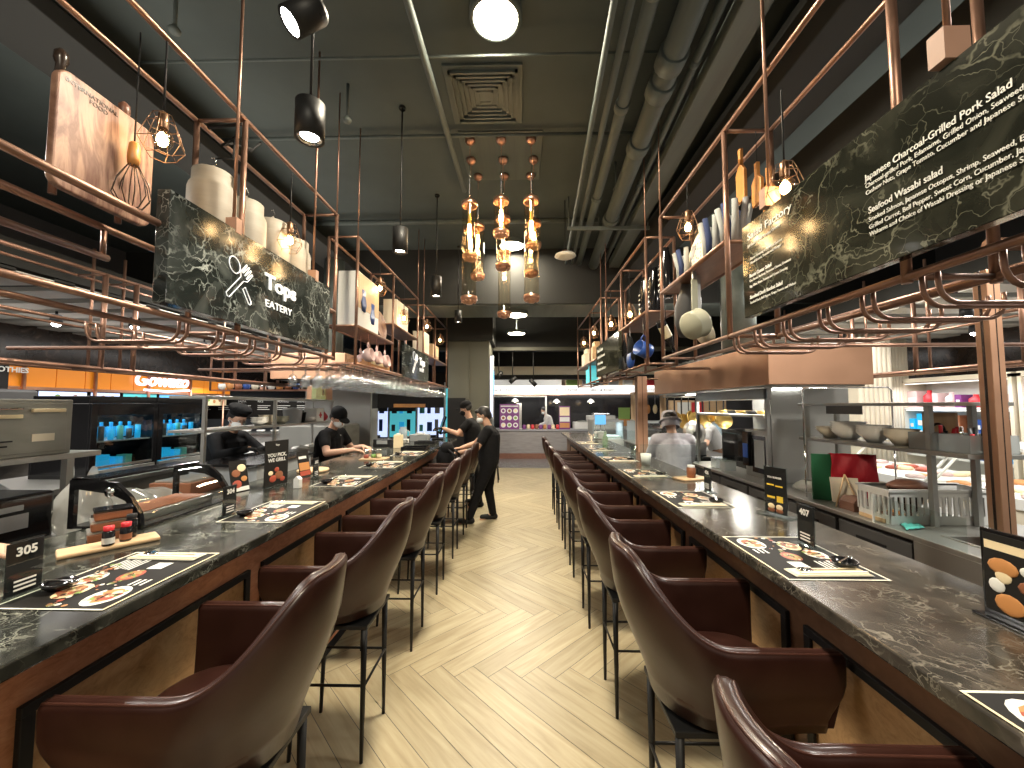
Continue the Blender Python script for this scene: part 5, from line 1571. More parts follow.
# ================================================================ RIGHT (SALAD) KITCHEN
# long back worktop with drawers
t = thing('kitchen_worktop', 'long steel worktop with dark drawers behind the right bar', 'counter', (0, 0, 0))
b = MB().box(2.12, 2.95, 2.20, 8.2, .872, .90, 'steel_satin').box(2.12, 2.26, .5, 2.20, .872, .90, 'steel_satin').box(2.75, 2.95, .5, 2.20, .872, .90, 'steel_satin').box(2.26, 2.75, .5, 1.35, .872, .90, 'steel_satin')
b.build('worktop', t, bevel=.003)
MB().box(2.16, 2.93, .5, 8.15, .10, .60, 'dark_grey').box(2.16, 2.93, 2.2, 8.15, .60, .872, 'dark_grey').build('body', t)
MB().box(2.2, 2.9, .55, 8.1, 0, .10, 'black_matte').build('plinth', t)
yy = 2.22
while yy < 7.6:
    d = MB().box(2.135, 2.16, yy + .01, yy + .50, .60, .845, 'grey_plastic' if False else 'dark_grey').build('drawer', t, bevel=.003)
    MB().box(2.128, 2.136, yy + .16, yy + .36, .745, .785, 'black_matte').build('handle', d)
    MB().box(2.135, 2.16, yy + .01, yy + .50, .13, .585, 'dark_grey').build('door', t, bevel=.003)
    yy += .52
MB().box(2.118, 2.16, .5, 2.2, .60, .872, 'steel_satin').build('apron_panel', t)
s = thing('sink', 'black basin sink with steel rim in the right kitchen worktop', 'sink', (2.505, 1.775, .9))
b = MB()
for (x0, x1, y0, y1) in ((-.245, .245, -.425, -.40), (-.245, .245, .40, .425), (-.245, -.225, -.40, .40), (.225, .245, -.40, .40)):
    b.box(x0, x1, y0, y1, -.25, .006, 'steel_satin')
b.box(-.225, .225, -.40, .40, -.27, -.25, 'dark_grey')
b.build('basin', s, bevel=.003)
MB().cyl((.28, 0, .0), (.28, 0, .03), .03, 'chrome').tube([(.28, 0, .0), (.28, 0, .22)] + [tuple(q) for q in arc((.20, 0, .22), .08, 0, PI, 8, (1, 0, 0), (0, 0, 1))] + [(.12, 0, .15)], .012, 'chrome').build('tap', s)
tag(MB().cyl((2.80, 1.93, .9), (2.80, 1.93, 1.0), .035, 'milky_plastic').cyl((2.80, 1.93, 1.0), (2.80, 1.93, 1.05), .01, 'white_plastic').box(2.76, 2.81, 1.92, 1.94, 1.045, 1.06, 'white_plastic').build('soap_dispenser'), 'clear soap pump bottle beside the sink', 'dispenser')

# two tier steel shelf with crockery
sh = thing('steel_shelf_unit', 'two-tier steel shelf standing on the right kitchen worktop with bowls', 'shelf', (0, 0, 0))
for y in (2.37, 3.36):
    for x in (2.41, 2.66): MB().box(x - .014, x + .014, y - .014, y + .014, .90, 1.62, 'steel_satin').build('post', sh)
MB().box(2.38, 2.70, 2.15, 3.42, 1.315, 1.34, 'steel_satin').build('lower_board', sh, bevel=.003)
MB().box(2.38, 2.70, 2.20, 3.42, 1.60, 1.622, 'steel_satin').build('upper_board', sh, bevel=.003)
MB().box(2.375, 2.38, 2.78, 3.1, 1.54, 1.60, 'dark_grey').build('printer', sh)
for (y, x, r, n, c, lab) in ((3.28, 2.54, .10, 2, 'cream', 'low stack of bowls farthest on the right steel shelf'), (3.10, 2.54, .115, 5, 'white_ceramic', 'tallest stack of white bowls on the right steel shelf'), (2.88, 2.54, .105, 4, 'white_ceramic', 'second white bowl stack on the right steel shelf'), (2.68, 2.54, .095, 3, 'cream', 'cream bowl stack nearest the wooden bowl')):
    b = MB()
    for q in range(n):
        b.lathe([(0, q * .016), (r * .4, q * .016), (r, q * .016 + .075), (r * .97, q * .016 + .075), (r * .36, q * .016 + .006), (0, q * .016 + .006)], (x, y, 1.3405), c, 24)
    tag(b.build('bowl_stack'), lab, 'bowls')
tag(MB().lathe([(0, 0), (.06, 0), (.08, .05), (.085, .09), (.08, .09), (.06, .01), (0, .01)], (2.54, 2.50, 1.3405), 'wood_amber', 22).build('wooden_bowl'), 'amber wooden bowl on the right steel shelf', 'bowl')
tag(MB().box(2.64, 2.655, 2.44, 2.64, 1.3405, 1.56, 'wood_light').lathe([(.03, 0), (.045, 0), (.045, .004), (.03, .004)], (0, 0, 0), 'dark_brown_edge', 20, M=Matrix.Translation((2.638, 2.54, 1.45)) @ Matrix.Rotation(R(-90), 4, 'Y')).build('wooden_sign', bevel=.002), 'tan wooden plaque with a dark ring on the right steel shelf', 'plaque')
for k, (y, lab) in enumerate(((2.42, 'clear tub of cutlery left of the steel post on the right shelf'), (2.245, 'clear tub of condiments at the near end of the right shelf'))):
    t = thing('cutlery_tub', lab, 'tub', (2.54, y, 1.3405))
    b = MB()
    for (x0, x1, y0, y1) in ((-.13, .13, -.08, -.077), (-.13, .13, .077, .08), (-.13, -.127, -.08, .08), (.127, .13, -.08, .08)): b.box(x0, x1, y0, y1, .0, .10, 'milky_plastic')
    b.box(-.13, .13, -.08, .08, 0, .004, 'milky_plastic').build('box', t)
    rnd = random.Random(k + 4)
    for q in range(9):
        x = rnd.uniform(-.1, .1); y2 = rnd.uniform(-.055, .055)
        MB().tube([(x, y2, .01), (x + rnd.uniform(-.02, .02), y2 + rnd.uniform(-.015, .015), .10 + rnd.random() * .05)], .009, rnd.choice(['black_matte', 'chrome', 'red', 'dark_grey']), n=7).build('utensil', t)

# clear acrylic frame hood above the counter (thin rail)
t = thing('heat_lamp_rail', 'thin chrome rail frame over the steel wall of the right kitchen', 'rail', (0, 0, 0))
MB().tube([(2.20, 3.1, 1.30), (2.20, 3.1, 1.72), (2.22, 3.1, 1.74), (2.86, 3.1, 1.745), (2.88, 3.1, 1.72), (2.88, 3.1, 1.30)], .006, 'chrome', n=8).cyl((2.20, 3.1, .90), (2.20, 3.1, 1.30), .006, 'chrome').cyl((2.88, 3.1, .9), (2.88, 3.1, 1.30), .006, 'chrome').build('frame', t)
# copper extractor hood
t = thing('extractor_hood', 'wide copper extractor hood over the right kitchen', 'hood', (0, 0, 0))
MB().box(2.02, 2.86, 3.22, 5.95, 1.775, 2.11, 'copper_sheet').build('body', t, bevel=.005)
MB().box(2.06, 2.82, 3.26, 5.9, 1.76, 1.775, 'steel_satin').build('underside', t)
MB().cyl((2.45, 4.4, 2.11), (2.45, 4.4, 3.44), .17, 'ceiling_pipe', n=20).build('duct', t)
for q in range(3):
    MB().box(2.30, 2.55, 3.6 + q * .8, 3.9 + q * .8, 1.752, 1.76, 'spot_glow').build('hood_lamp', t)
    lamp('AREA', 'hood_light', (2.42, 3.75 + q * .8, 1.745), 7, (1, .93, .78), size=.25)
# steel wall panels behind
t = thing('steel_wall_unit', 'tall steel equipment unit with shelves and a combi oven in the right kitchen', 'cabinet', (0, 0, 0))
MB().box(2.28, 2.98, 3.62, 3.66, .9, 1.76, 'steel_satin').box(2.24, 2.28, 3.60, 5.05, 1.66, 1.76, 'steel_satin').box(2.95, 2.98, 3.66, 5.05, .9, 1.76, 'steel_satin').build('body', t, bevel=.003)
for y in (3.62, 5.03): MB().box(2.24, 2.27, y, y + .03, .9, 1.76, 'steel_satin').build('post', t)
MB().box(2.24, 2.95, 3.66, 5.05, 1.49, 1.515, 'steel_satin').build('shelf', t)
o = MB().box(2.32, 2.92, 3.70, 4.12, .90, 1.36, 'steel_satin').build('oven', t, bevel=.006)
MB().box(2.305, 2.32, 3.74, 3.98, .95, 1.31, 'black_gloss').box(2.303, 2.306, 3.78, 3.94, 1.0, 1.27, 'screen_pale' if False else 'pale_steel').build('oven_door', o, bevel=.003)
MB().box(2.28, 2.32, 4.0, 4.10, 1.0, 1.34, 'black_gloss').box(2.276, 2.281, 4.01, 4.09, 1.08, 1.22, 'blue').build('oven_controls', o)
rnd = random.Random(11)
b = MB()
for q in range(6):
    y = 3.8 + q * .19
    b.lathe([(0, 0), (.06, 0), (.08, .035), (.076, .035), (0, .008)], (2.45, y, 1.5155), ['black_metal', 'brass'][q % 2], 16)
tag(b.build('pan_row'), 'row of small brass and black pans on the upper steel shelf', 'pans')
tag(MB().box(2.5, 2.85, 4.2, 4.95, .901, 1.32, 'black_metal').box(2.49, 2.50, 4.24, 4.91, .96, 1.28, 'black_gloss').build('black_oven', bevel=.006), 'black oven cabinet inside the steel equipment unit', 'oven')
# stove with pots
t = thing('gas_stove', 'black gas stove with steel knobs beside the grey-shirted chef', 'stove', (2.22, 5.35, .9))
MB().box(-.08, .55, -.28, .5, 0, .05, 'black_metal').build('hob', t, bevel=.004)
for k in range(4):
    MB().cyl((-.085, -.2 + k * .15, .025), (-.11, -.2 + k * .15, .025), .02, 'chrome').build('knob', t)
for k in range(3):
    b = MB()
    for a in range(4): b.box(-.09, .09, -.005, .005, .05, .062, 'black_matte', M=Matrix.Translation((.12, -.12 + k * .24, 0)) @ Matrix.Rotation(PI * a / 4, 4, 'Z'))
    b.build('burner_grate', t)
t = thing('stock_pot', 'shiny steel pot with its round lid propped up on the stove', 'pot', (2.30, 5.28, .963))
MB().lathe([(0, 0), (.14, 0), (.15, .01), (.15, .16), (.155, .165), (.145, .165), (.142, .012), (0, .01)], (0, 0, 0), 'steel', 28).build('pot', t)
MB().lathe([(0, .03), (.10, .015), (.15, 0), (.145, .0), (0, .025)], (0, 0, 0), 'steel', 28, M=Matrix.Translation((.0, -.02, .29)) @ Matrix.Rotation(R(75), 4, 'X')).build('lid', t)
# hanging pans over the stove
nn = 0
pan0 = None
pr = thing('pan_rail', 'steel rail of hanging brass pans above the stove', 'rail', (0, 0, 0))
MB().cyl((2.25, 6.25, 1.74), (3.3, 6.25, 1.74), .01, 'steel').cyl((2.3, 6.25, 1.74), (2.3, 6.25, CEIL), .006, 'steel').cyl((3.2, 6.25, 1.74), (3.2, 6.25, CEIL), .006, 'steel').build('rail', pr)
for k in range(9):
    x = 2.32 + k * .11
    lab = 'brass frying pan hanging in the right kitchen, %s from the copper post side' % (ordn + ['ninth'])[k]
    if pan0 is None:
        pan0 = thing('hanging_pan', lab, 'pan', group='brass pans hanging over the stove')
        MB().lathe([(0, -.008), (.075, -.008), (.095, .025), (.092, .025), (.072, -.002), (0, -.002)], (0, 0, 0), 'brass', 22, M=Matrix.Translation((0, 0, -.30)) @ Matrix.Rotation(R(90), 4, 'X')).build('pan', pan0)
        MB().box(-.009, .009, -.004, .004, -.22, -.03, 'black_metal').tube([(0, 0, -.04), (.008, 0, -.01), (0, 0, .012)], .003, 'steel', n=5).build('handle', pan0)
        o = pan0
    else: o = dup(pan0, label=lab)
    o.location = (x, 6.25 - (k % 3) * .0, 1.735); o.rotation_euler = (0, 0, .35 * (k % 4) - .3); o.scale = (1 + .12 * (k % 3),) * 3

# board with red and green flag cloth, easel of boards
t = thing('flag_board', 'upright green and red framed board draped with a shiny red cloth', 'board', (2.36, 2.98, .90), R(-20))
MB().box(-.17, .17, -.01, .01, 0, .34, 'green_cloth').box(-.02, .175, -.014, .014, 0, .345, 'red_cloth').build('board', t, bevel=.003)
rows = []
for i in range(9):
    q = i / 8
    rows.append([(-.06 + .27 * k / 12, -.024 - .012 * math.sin(k * 1.3 + i * .8) - .02 * math.sin(q * PI), .35 - q * (.20 + .10 * (k / 12))) for k in range(13)])
rows.insert(0, [(-.06 + .27 * k / 12, .02, .34) for k in range(13)])
MB().grid(rows, 'red_cloth').build('cloth', t, solid=.003)
t = thing('display_easel', 'cream card on a wooden easel in front of the red and green board', 'easel', (2.26, 2.80, .90), R(-20))
MB().box(-.08, .08, -.004, .004, .03, .20, 'cream', M=Matrix.Rotation(R(-12), 4, 'X')).build('card', t)
MB().cyl((-.07, -.02, 0), (0, .02, .22), .005, 'wood_light').cyl((.07, -.02, 0), (0, .02, .22), .005, 'wood_light').cyl((0, .10, 0), (0, .02, .22), .005, 'wood_light').build('stand', t)
tag(MB().box(2.19, 2.32, 2.66, 2.78, .901, .96, 'shelf_wood').prism([(2.19, 0), (2.32, 0), (2.29, .03), (2.22, .03)], .12, 'shelf_wood', frame((0, 2.78, .96), (1, 0, 0), (0, 0, 1))).build('wooden_box', bevel=.003), 'small brown wooden box before the easel', 'box')
bag('plastic_bag', 'crumpled clear plastic bag on the right kitchen worktop', (2.36, 3.30, .902), (.13, .12, .09), 'cling_film', 0, 21, ears=False)
# food boards, trays
tag(MB().box(2.17, 2.42, 2.42, 2.60, .901, .925, 'wood_light').ball((2.25, 2.48, .935), (.05, .05, .02), 'food_brown').ball((2.33, 2.53, .935), (.04, .05, .018), 'food_orange').build('food_tray', bevel=.002), 'small wooden tray with brown food beside the white crate', 'tray')
tag(MB().grid([[(2.16 + .02 * i + .13 * k / 6, 2.28 + .12 * i / 4 + .005 * k, .903 + .010 * abs(math.sin(k * 1.7 + i))) for k in range(7)] for i in range(5)], 'teal').build('teal_cloth', solid=.004), 'crumpled teal cloth at the worktop edge', 'cloth')
tag(MB().lathe([(0, 0), (.09, 0), (.12, .025), (.115, .025), (.085, .006), (0, .006)], (2.34, 2.66, .928), 'white_ceramic', 24).build('plate'), 'white plate near the wooden box on the worktop', 'plate')
# white crate
t = thing('plastic_crate', 'white slotted plastic crate on the right kitchen worktop', 'crate', (2.53, 2.66, .901), R(8))
t.location = (2.49, 2.50, .901); t.rotation_euler = (0, 0, 0)
b = MB()
W_, D_, H_ = .31, .105, .20
for s_ in (-1, 1):
    for z0, z1 in ((0, .05), (.16, .20)):
        b.box(-W_, W_, s_ * D_ - .004, s_ * D_ + .004, z0, z1, 'white_plastic')
    n_ = 18
    for k in range(n_ + 1):
        x = -W_ + 2 * W_ * k / n_
        b.box(x - .008, x + .008, s_ * D_ - .004, s_ * D_ + .004, .05, .16, 'white_plastic')
    b.box(s_ * W_ - .004, s_ * W_ + .004, -D_, D_, 0, .05, 'white_plastic').box(s_ * W_ - .004, s_ * W_ + .004, -D_, D_, .16, .20, 'white_plastic')
    for k in range(7): b.box(s_ * W_ - .004, s_ * W_ + .004, -D_ + .032 * k - .004, -D_ + .032 * k + .010, .05, .16, 'white_plastic')
b.box(-W_ - .01, W_ + .01, -D_ - .012, -D_ + .004, .19, .205, 'white_plastic').box(-W_ - .01, W_ + .01, D_ - .004, D_ + .012, .19, .205, 'white_plastic').box(-W_, W_, -D_, D_, 0, .006, 'white_plastic')
b.build('crate', t)
tag(MB().lathe([(0, .05), (.06, .045), (.11, .02), (.125, 0), (0, 0)], (2.40, 2.50, 1.10), 'shelf_wood', 24, sy=.7).lathe([(0, .0), (.12, 0), (.10, -.05), (0, -.19)], (2.40, 2.50, 1.10), 'dark_brown_edge', 18, sy=.7).build('brown_loaf'), 'glossy brown domed lid lying in the white crate', 'lid')
# steel slicer
t = thing('meat_slicer', 'round steel slicer body at the right edge behind the sink', 'slicer', (3.25, 2.25, 0))
MB().cyl((0, 0, 0), (0, 0, .75), .13, 'steel_satin').box(-.2, .25, -.2, .2, .72, .76, 'steel_satin').build('pedestal', t)
MB().lathe([(0, -.16), (.10, -.16), (.15, -.12), (.165, 0), (.15, .12), (.10, .16), (0, .16)], (0, 0, 0), 'steel', 30, M=Matrix.Translation((0, 0, .92)) @ Matrix.Rotation(R(90), 4, 'Y')).build('drum', t)
# clear splash guard with a thin white edge
tag(MB().box(2.125, 2.13, 1.95, 2.45, .90, 1.06, 'glass').box(2.123, 2.132, 2.443, 2.452, .90, 1.07, 'print_white').build('splash_guard'), 'clear acrylic splash guard on the worktop edge', 'guard')
# glass storage jars by the chef
for k, (y, lab) in enumerate(((4.3, 'clear container nearer on the right kitchen worktop'), (4.5, 'clear container farther on the right kitchen worktop'))):
    tag(MB().box(2.2, 2.32, y, y + .12, .901, 1.0, 'milky_plastic').box(2.19, 2.33, y - .01, y + .13, 1.0, 1.015, 'glass').build('clear_container', bevel=.004), lab, 'container')

# ================================================================ BEYOND THE KITCHENS
rnd = random.Random(21)
# ---- left: amber fronted stall with the neon name
t = thing('amber_stall', 'amber translucent stall front with a white neon name on the far left', 'stall', (0, 0, 0))
b = MB()
y = 3.6
while y < 8.0:
    w = .34
    b.box(-6.12, -6.08, y, y + w - .012, 1.84, 2.14, 'orange_plastic'); y += w
b.build('amber_panel', t)
MB().box(-6.14, -6.06, 3.6, 8.0, 2.14, 2.165, 'copper').box(-6.14, -6.06, 3.6, 8.0, 1.80, 1.84, 'copper').build('edge_rail', t)
for k in range(5):
    MB().cyl((-6.05, 4.6 + k * .8, 0), (-6.05, 4.6 + k * .8, 2.14), .02, 'copper', n=8).build('post', t)
text('Gowato', .30, 'neon_white', t, frame((-6.04, 5.93, 1.93), (0, 1, 0), (0, 0, 1)), 'neon_lettering', .012, bold=.006, shear=.25)
MB().tube([(-6.03, 6.1, 1.86), (-6.03, 6.5, 1.845), (-6.03, 6.95, 1.88)], .018, 'neon_white').build('neon_underline', t)
for k, (y0, y1, m, lab) in enumerate(((4.25, 4.75, 'screen_blue', 'blue lit menu screen leftmost under the amber stall front'), (4.78, 5.35, 'screen_pale', 'pale lit menu screen with round bowls under the amber front'), (5.38, 5.80, 'screen_pale', 'pale menu screen third under the amber front'), (5.83, 6.4, 'screen_cyan', 'greenish menu screen under the neon name'), (6.43, 7.2, 'screen_blue', 'blue and green picture screen under the neon name'), (7.23, 7.95, 'food_cream', 'cream menu panel at the right end of the amber stall'))):
    t = thing('menu_screen', lab, 'screen', (-6.1, (y0 + y1) / 2, 1.72))
    w = (y1 - y0) / 2
    MB().box(-.03, 0, -w, w, -.12, .08, 'black_matte').build('housing', t)
    MB().box(.001, .004, -w + .012, w - .012, -.11, .07, m).build('display', t)
    b = MB()
    for q in range(4):
        yy = -w + .08 + q * (2 * w - .16) / 4
        b.lathe([(0, 0), (.035, 0)], (0, 0, 0), ['food_brown', 'food_cream', 'food_green', 'food_orange'][(q + k) % 4], 12, M=Matrix.Translation((.006, yy + .03, -.03 + .03 * (q % 2))) @ Matrix.Rotation(R(90), 4, 'Y'))
    b.build('dish_picture', t)
t = thing('black_menu_sign', 'black wall sign with a white outline icon and lettering at the left edge', 'sign', (-6.0, 4.0, 2.0))
MB().box(-.02, 0, -.42, .42, -.22, .10, 'black_matte').build('board', t)
text('FRESH SMOOTHIES\n100', .085, 'print_white', t, frame((.003, -.12, .0), (0, 1, 0), (0, 0, 1)), 'lettering', .002, bold=.002)
MB().tube([(.004, -.38, -.08), (.004, -.24, -.08), (.004, -.20, -.02), (.004, -.24, .06), (.004, -.38, .06)], .008, 'print_white').build('icon_outline', t)
tag(MB().box(-6.0, -5.4, 3.7, 4.25, 1.1, 1.78, 'dark_grey').build('dark_cabinet', bevel=.03), 'dark rounded cabinet behind the steel appliance at the left edge', 'cabinet')
tag(MB().box(-6.03, -5.6, 4.4, 7.0, 0, 1.1, 'grey_panel').box(-6.03, -5.5, 4.35, 7.05, 1.1, 1.14, 'print_white').build('stall_counter'), 'service counter of the amber stall behind the coolers', 'counter')
for k, (y, c, lab) in enumerate(((6.2, 'red', 'red triangular display card at the amber stall'), (6.7, 'red', 'second red display card at the amber stall'))):
    tag(MB().prism([(-.14, 0), (.14, 0), (0, .36)], .02, c, frame((-5.6, y, 1.145), (0, 1, 0), (0, 0, 1))).build('display_card'), lab, 'card')

# ---- left: black menu wall behind the pass shelf, counter lit white
t = thing('menu_wall_board', 'wide black menu wall board with white lettering behind the left pass shelf', 'sign', (-5.6, 8.3, 0))
MB().box(-2.0, 2.2, 0, .06, 1.32, 1.78, 'mat_black').build('board', t)
for q in range(9):
    x = -1.8 + q * .43
    s_ = ['SOUPS', 'BURGER', 'GRILL', 'PASTA', 'RICE', 'NOODLE', 'SALAD', 'JUICE', 'DESSERT'][q]
    text(s_, .06, 'print_white', t, frame((x, -.004, 1.68), (1, 0, 0), (0, 0, 1)), 'lettering', .001)
    MB().box(x, x + .28, -.004, 0, 1.60, 1.612, 'print_white').box(x, x + .22, -.004, 0, 1.56, 1.572, 'print_white').box(x, x + .26, -.004, 0, 1.52, 1.532, 'print_white').build('printed_lines', t)
t = thing('lit_totem', 'narrow blue lit totem sign right of the black menu wall', 'sign', (-3.55, 8.1, 0))
MB().box(-.09, .09, 0, .06, .0, 1.85, 'black_matte').build('frame', t)
for q in range(3): MB().box(-.08, .08, -.005, 0, 1.25 + q * .2, 1.42 + q * .2, 'screen_blue').build('display', t)
t = thing('bright_counter', 'bright white service counter with trays behind the left pass shelf', 'counter', (-5.2, 7.4, 0))
MB().box(-.3, 1.2, 0, .5, 0, 1.05, 'white_plastic').build('body', t)
MB().box(-.33, 1.25, -.05, .55, 1.05, 1.08, 'steel').build('top', t)
for q in range(5): MB().lathe([(0, 0), (.05, 0), (.08, .05), (.075, .05), (0, .01)], (-.2 + q * .28, .2, 1.08), 'white_ceramic', 14).build('bowl', t)
lamp('AREA', 'stall_counter_light', (-5.2, 7.2, 1.95), 12, (1, .97, .92), size=1.6, size_y=.4)
# shelf of goods in the far left copper frame
rk = thing('copper_display_rack', 'copper shelf with hanging cups and boxes above the black menu wall', 'rack', (-4.2, 6.4, 0))
for z in (1.86, 2.18): MB().box(-.9, .95, -.12, .12, z - .01, z + .01, 'copper').build('shelf_board', rk)
for x in (-.9, .0, .95):
    MB().cyl((x, -.12, 1.85), (x, -.12, 2.9), .015, 'copper_pipe', n=8).build('post', rk)
for k in range(12):
    x = -5.0 + k * .14
    c = ['white_ceramic', 'food_orange', 'food_brown', 'blue', 'cream', 'chrome'][k % 6]
    lab = '%s small pot on the far copper display rack' % ((ordn + ['ninth', 'tenth', 'eleventh', 'last'])[k])
    tag(MB().lathe([(0, 0), (.04, 0), (.055, .05), (.05, .10), (.045, .10), (0, .09)], (x, 6.4, 1.871), c, 12).build('small_pot'), lab, 'pot', 'pots on the far copper display rack')

# ---- left far: blue lit shop beyond the glasses
t = thing('shop_window', 'cyan lit shop window far behind the hanging wine glasses', 'shop window', (-3.6, 13.2, 0))
for k in range(4):
    x = -1.8 + k * .95
    MB().box(x, x + .86, 0, .03, .55, 2.2, 'screen_cyan' if k % 2 else 'screen_pale').build('display', t)
    MB().box(x - .05, x, -.05, .05, 0, 2.4, 'print_white').build('mullion', t)
    b = MB()
    for q in range(6):
        xx = x + .06 + (q % 3) * .26; z = .75 + (q // 3) * .6
        b.box(xx, xx + .12 + .05 * (q % 2), -.02, 0, z, z + .22 + .09 * (q % 3), ['pale_steel', 'dark_grey', 'teal', 'glow_blue', 'blue', 'black_matte'][(q * 2 + k) % 6])
    b.build('shelf_goods', t)
    if k < 2: MB().box(x - .02, x + .88, -.08, -.05, 1.42, 2.2, 'dark_grey').build('blind', t)
MB().box(-1.9, 2.1, -.02, .1, 2.2, 2.75, 'mat_black').build('fascia', t)
tag(MB().box(-4.9, -2.2, 11.0, 11.12, 1.55, 2.1, 'mat_black').box(-3.6, -2.7, 10.96, 11.0, 1.56, 1.66, 'wood_amber').build('dark_bulkhead'), 'dark bulkhead panel with an amber strip below the hanging glasses', 'panel')
for k, (x, y) in enumerate(((-2.9, 9.6), (-2.3, 9.9), (-3.6, 9.8))):
    t = thing('dining_chair', '%s distant dark dining chair left of the olive column' % ordn[k], 'chair', (x, y, 0), .5 * k, 'distant dining chairs on the left')
    MB().box(-.2, .2, -.2, .2, .42, .46, 'black_matte').build('seat', t)
    MB().box(-.2, .2, .17, .2, .46, .85, 'black_matte').build('backrest', t)
    for sx in (-1, 1):
        for sy in (-1, 1): MB().cyl((sx * .18, sy * .17, 0), (sx * .17, sy * .16, .42), .012, 'black_metal', n=6).build('leg', t)
t = thing('dining_table', 'distant round-edged table left of the olive column', 'table', (-3.1, 9.0, 0))
MB().box(-.35, .35, -.35, .35, .72, .75, 'wood_light').build('tabletop', t, bevel=.01)
MB().cyl((0, 0, .02), (0, 0, .72), .03, 'black_metal').lathe([(0, 0), (.25, 0), (.24, .02), (0, .03)], (0, 0, 0), 'black_metal', 20).build('leg', t)

# ---- vertical lightbox at the column
t = thing('vertical_lightbox', 'tall narrow glowing blade sign fixed to the olive column', 'sign', (-.66, 8.75, 1.3))
MB().box(-.035, .035, -.03, .30, 0, 1.45, 'pale_steel').build('housing', t)
MB().box(-.028, .028, -.034, -.03, .05, 1.42, 'screen_pale').build('lit_face', t)
MB().box(.036, .038, .0, .28, .55, 1.1, 'screen_blue').build('side_face', t)

# ---- far stall at the end of the aisle
t = thing('end_stall_counter', 'long grey marbled counter of the stall at the end of the aisle', 'counter', (0, 0, 0))
MB().box(-1.5, 4.2, 12.0, 12.8, .10, .84, 'grey_panel').build('body', t)
MB().box(-1.55, 4.25, 11.95, 12.85, .84, .88, 'grey_plastic').build('countertop', t, bevel=.004)
MB().box(-1.5, 4.2, 11.97, 12.0, .0, .16, 'shelf_wood').build('plinth', t)
struct(MB().box(-2.5, 7.5, 14.6, 14.7, 0, 3.6, 'black_gloss').build('wall_stall'))
t = thing('lit_valance', 'long white lit valance with small lettering above the end stall', 'sign', (0, 0, 0))
MB().box(-1.2, 6.5, 12.6, 12.75, 1.98, 2.26, 'white_lightbox').build('lightbox', t)
MB().box(-1.2, 6.5, 12.58, 12.76, 1.95, 1.98, 'copper').build('edge_rail', t)
for x, s_ in ((-.9, 'SALAD BAR'), (1.0, 'THE COUNTER'), (2.2, 'GRILL & ROAST'), (3.6, 'DELI PLATTER')):
    text(s_, .12, 'grey_plastic', t, frame((x, 12.595, 2.07), (1, 0, 0), (0, 0, 1)), 'lettering', .002, bold=.002)
t = thing('canopy_panel', 'white panel washed by small spots above the end stall', 'panel', (0, 0, 0))
MB().box(-1.2, 1.35, 13.0, 13.06, 2.26, 2.78, 'print_white').build('panel', t)
for x in (-.9, .1, 1.0):
    lamp('SPOT', 'canopy_wash', (x, 12.5, 3.0), 9, (1, .95, .9), rot=(R(42), 0, 0), size=.05, spot=R(70))
MB().cyl((-.8, 12.6, 2.98), (.6, 12.6, 2.98), .02, 'grey_plastic').build('lamp_bar', t)
for k, x in enumerate((-.3, .35, 1.3)):
    lamp('SPOT', 'track_spot_beam', (x, 9.75, 2.2), 45, (1, .94, .88), rot=(R(58), 0, 0), size=.05, spot=R(75))
# goods above the valance
for k, (x, w, h, c) in enumerate(((1.65, .35, .35, 'food_green'), (2.1, .22, .3, 'grey_cloth'), (2.5, .3, .25, 'black_matte'), (3.0, .32, .4, 'white_cloth'), (3.45, .3, .3, 'white_ceramic'), (3.85, .28, .42, 'white_cloth'), (4.2, .22, .36, 'red'), (4.6, .3, .3, 'cream'), (5.1, .3, .35, 'food_orange'))):
    lab = '%s item from the left on the shelf above the lit valance' % ((ordn + ['ninth'])[k])
    tag(MB().box(x - w / 2, x + w / 2, 12.62, 12.74, 2.265, 2.265 + h, c).ball((x, 12.68, 2.265 + h), (w * .45, .06, .06), c, 10).build('shelf_item', bevel=.02), lab, 'shelf item', 'goods above the lit valance')
tag(MB().box(1.45, 4.0, 12.8, 12.84, 2.26, 2.9, 'wood_light').build('wooden_partition'), 'light wood backing partition above the lit valance', 'partition')
# boards on the counter
t = thing('poster_stand', 'purple poster with nine round dishes on the end stall counter', 'poster', (-.36, 12.15, .88))
MB().box(-.30, .30, 0, .02, 0, .78, 'purple').build('board', t)
MB().box(-.27, .27, -.004, 0, .70, .73, 'print_white').build('title_bar', t)
for q in range(9):
    x = -.19 + (q % 3) * .19; z = .13 + (q // 3) * .22
    MB().lathe([(0, 0), (.075, 0)], (0, 0, 0), 'print_white', 18, M=Matrix.Translation((x, -.006, z)) @ Matrix.Rotation(R(90), 4, 'X')).lathe([(0, 0), (.045, 0)], (0, 0, 0), ['food_cream', 'food_green', 'purple', 'food_brown'][q % 4], 14, M=Matrix.Translation((x, -.009, z)) @ Matrix.Rotation(R(90), 4, 'X')).build('dish_picture', t)
t = thing('poster_stand', 'narrow violet and cream poster right of the far white-coated cook', 'poster', (1.35, 12.15, .88))
MB().box(-.17, .17, 0, .02, 0, .72, 'purple').build('board', t)
MB().box(-.15, .15, -.004, 0, .42, .68, 'food_cream').box(-.15, .15, -.004, 0, .05, .2, 'food_orange').box(-.15, .15, -.004, 0, .24, .38, 'print_white').build('dish_picture', t)
tag(MB().lathe([(0, 0), (.16, 0), (.20, .1), (.20, .40), (.12, .55), (0, .58)], (-1.05, 12.3, .881), 'milky_plastic', 20).build('white_drum'), 'white and green rounded drum left of the purple poster', 'drum')
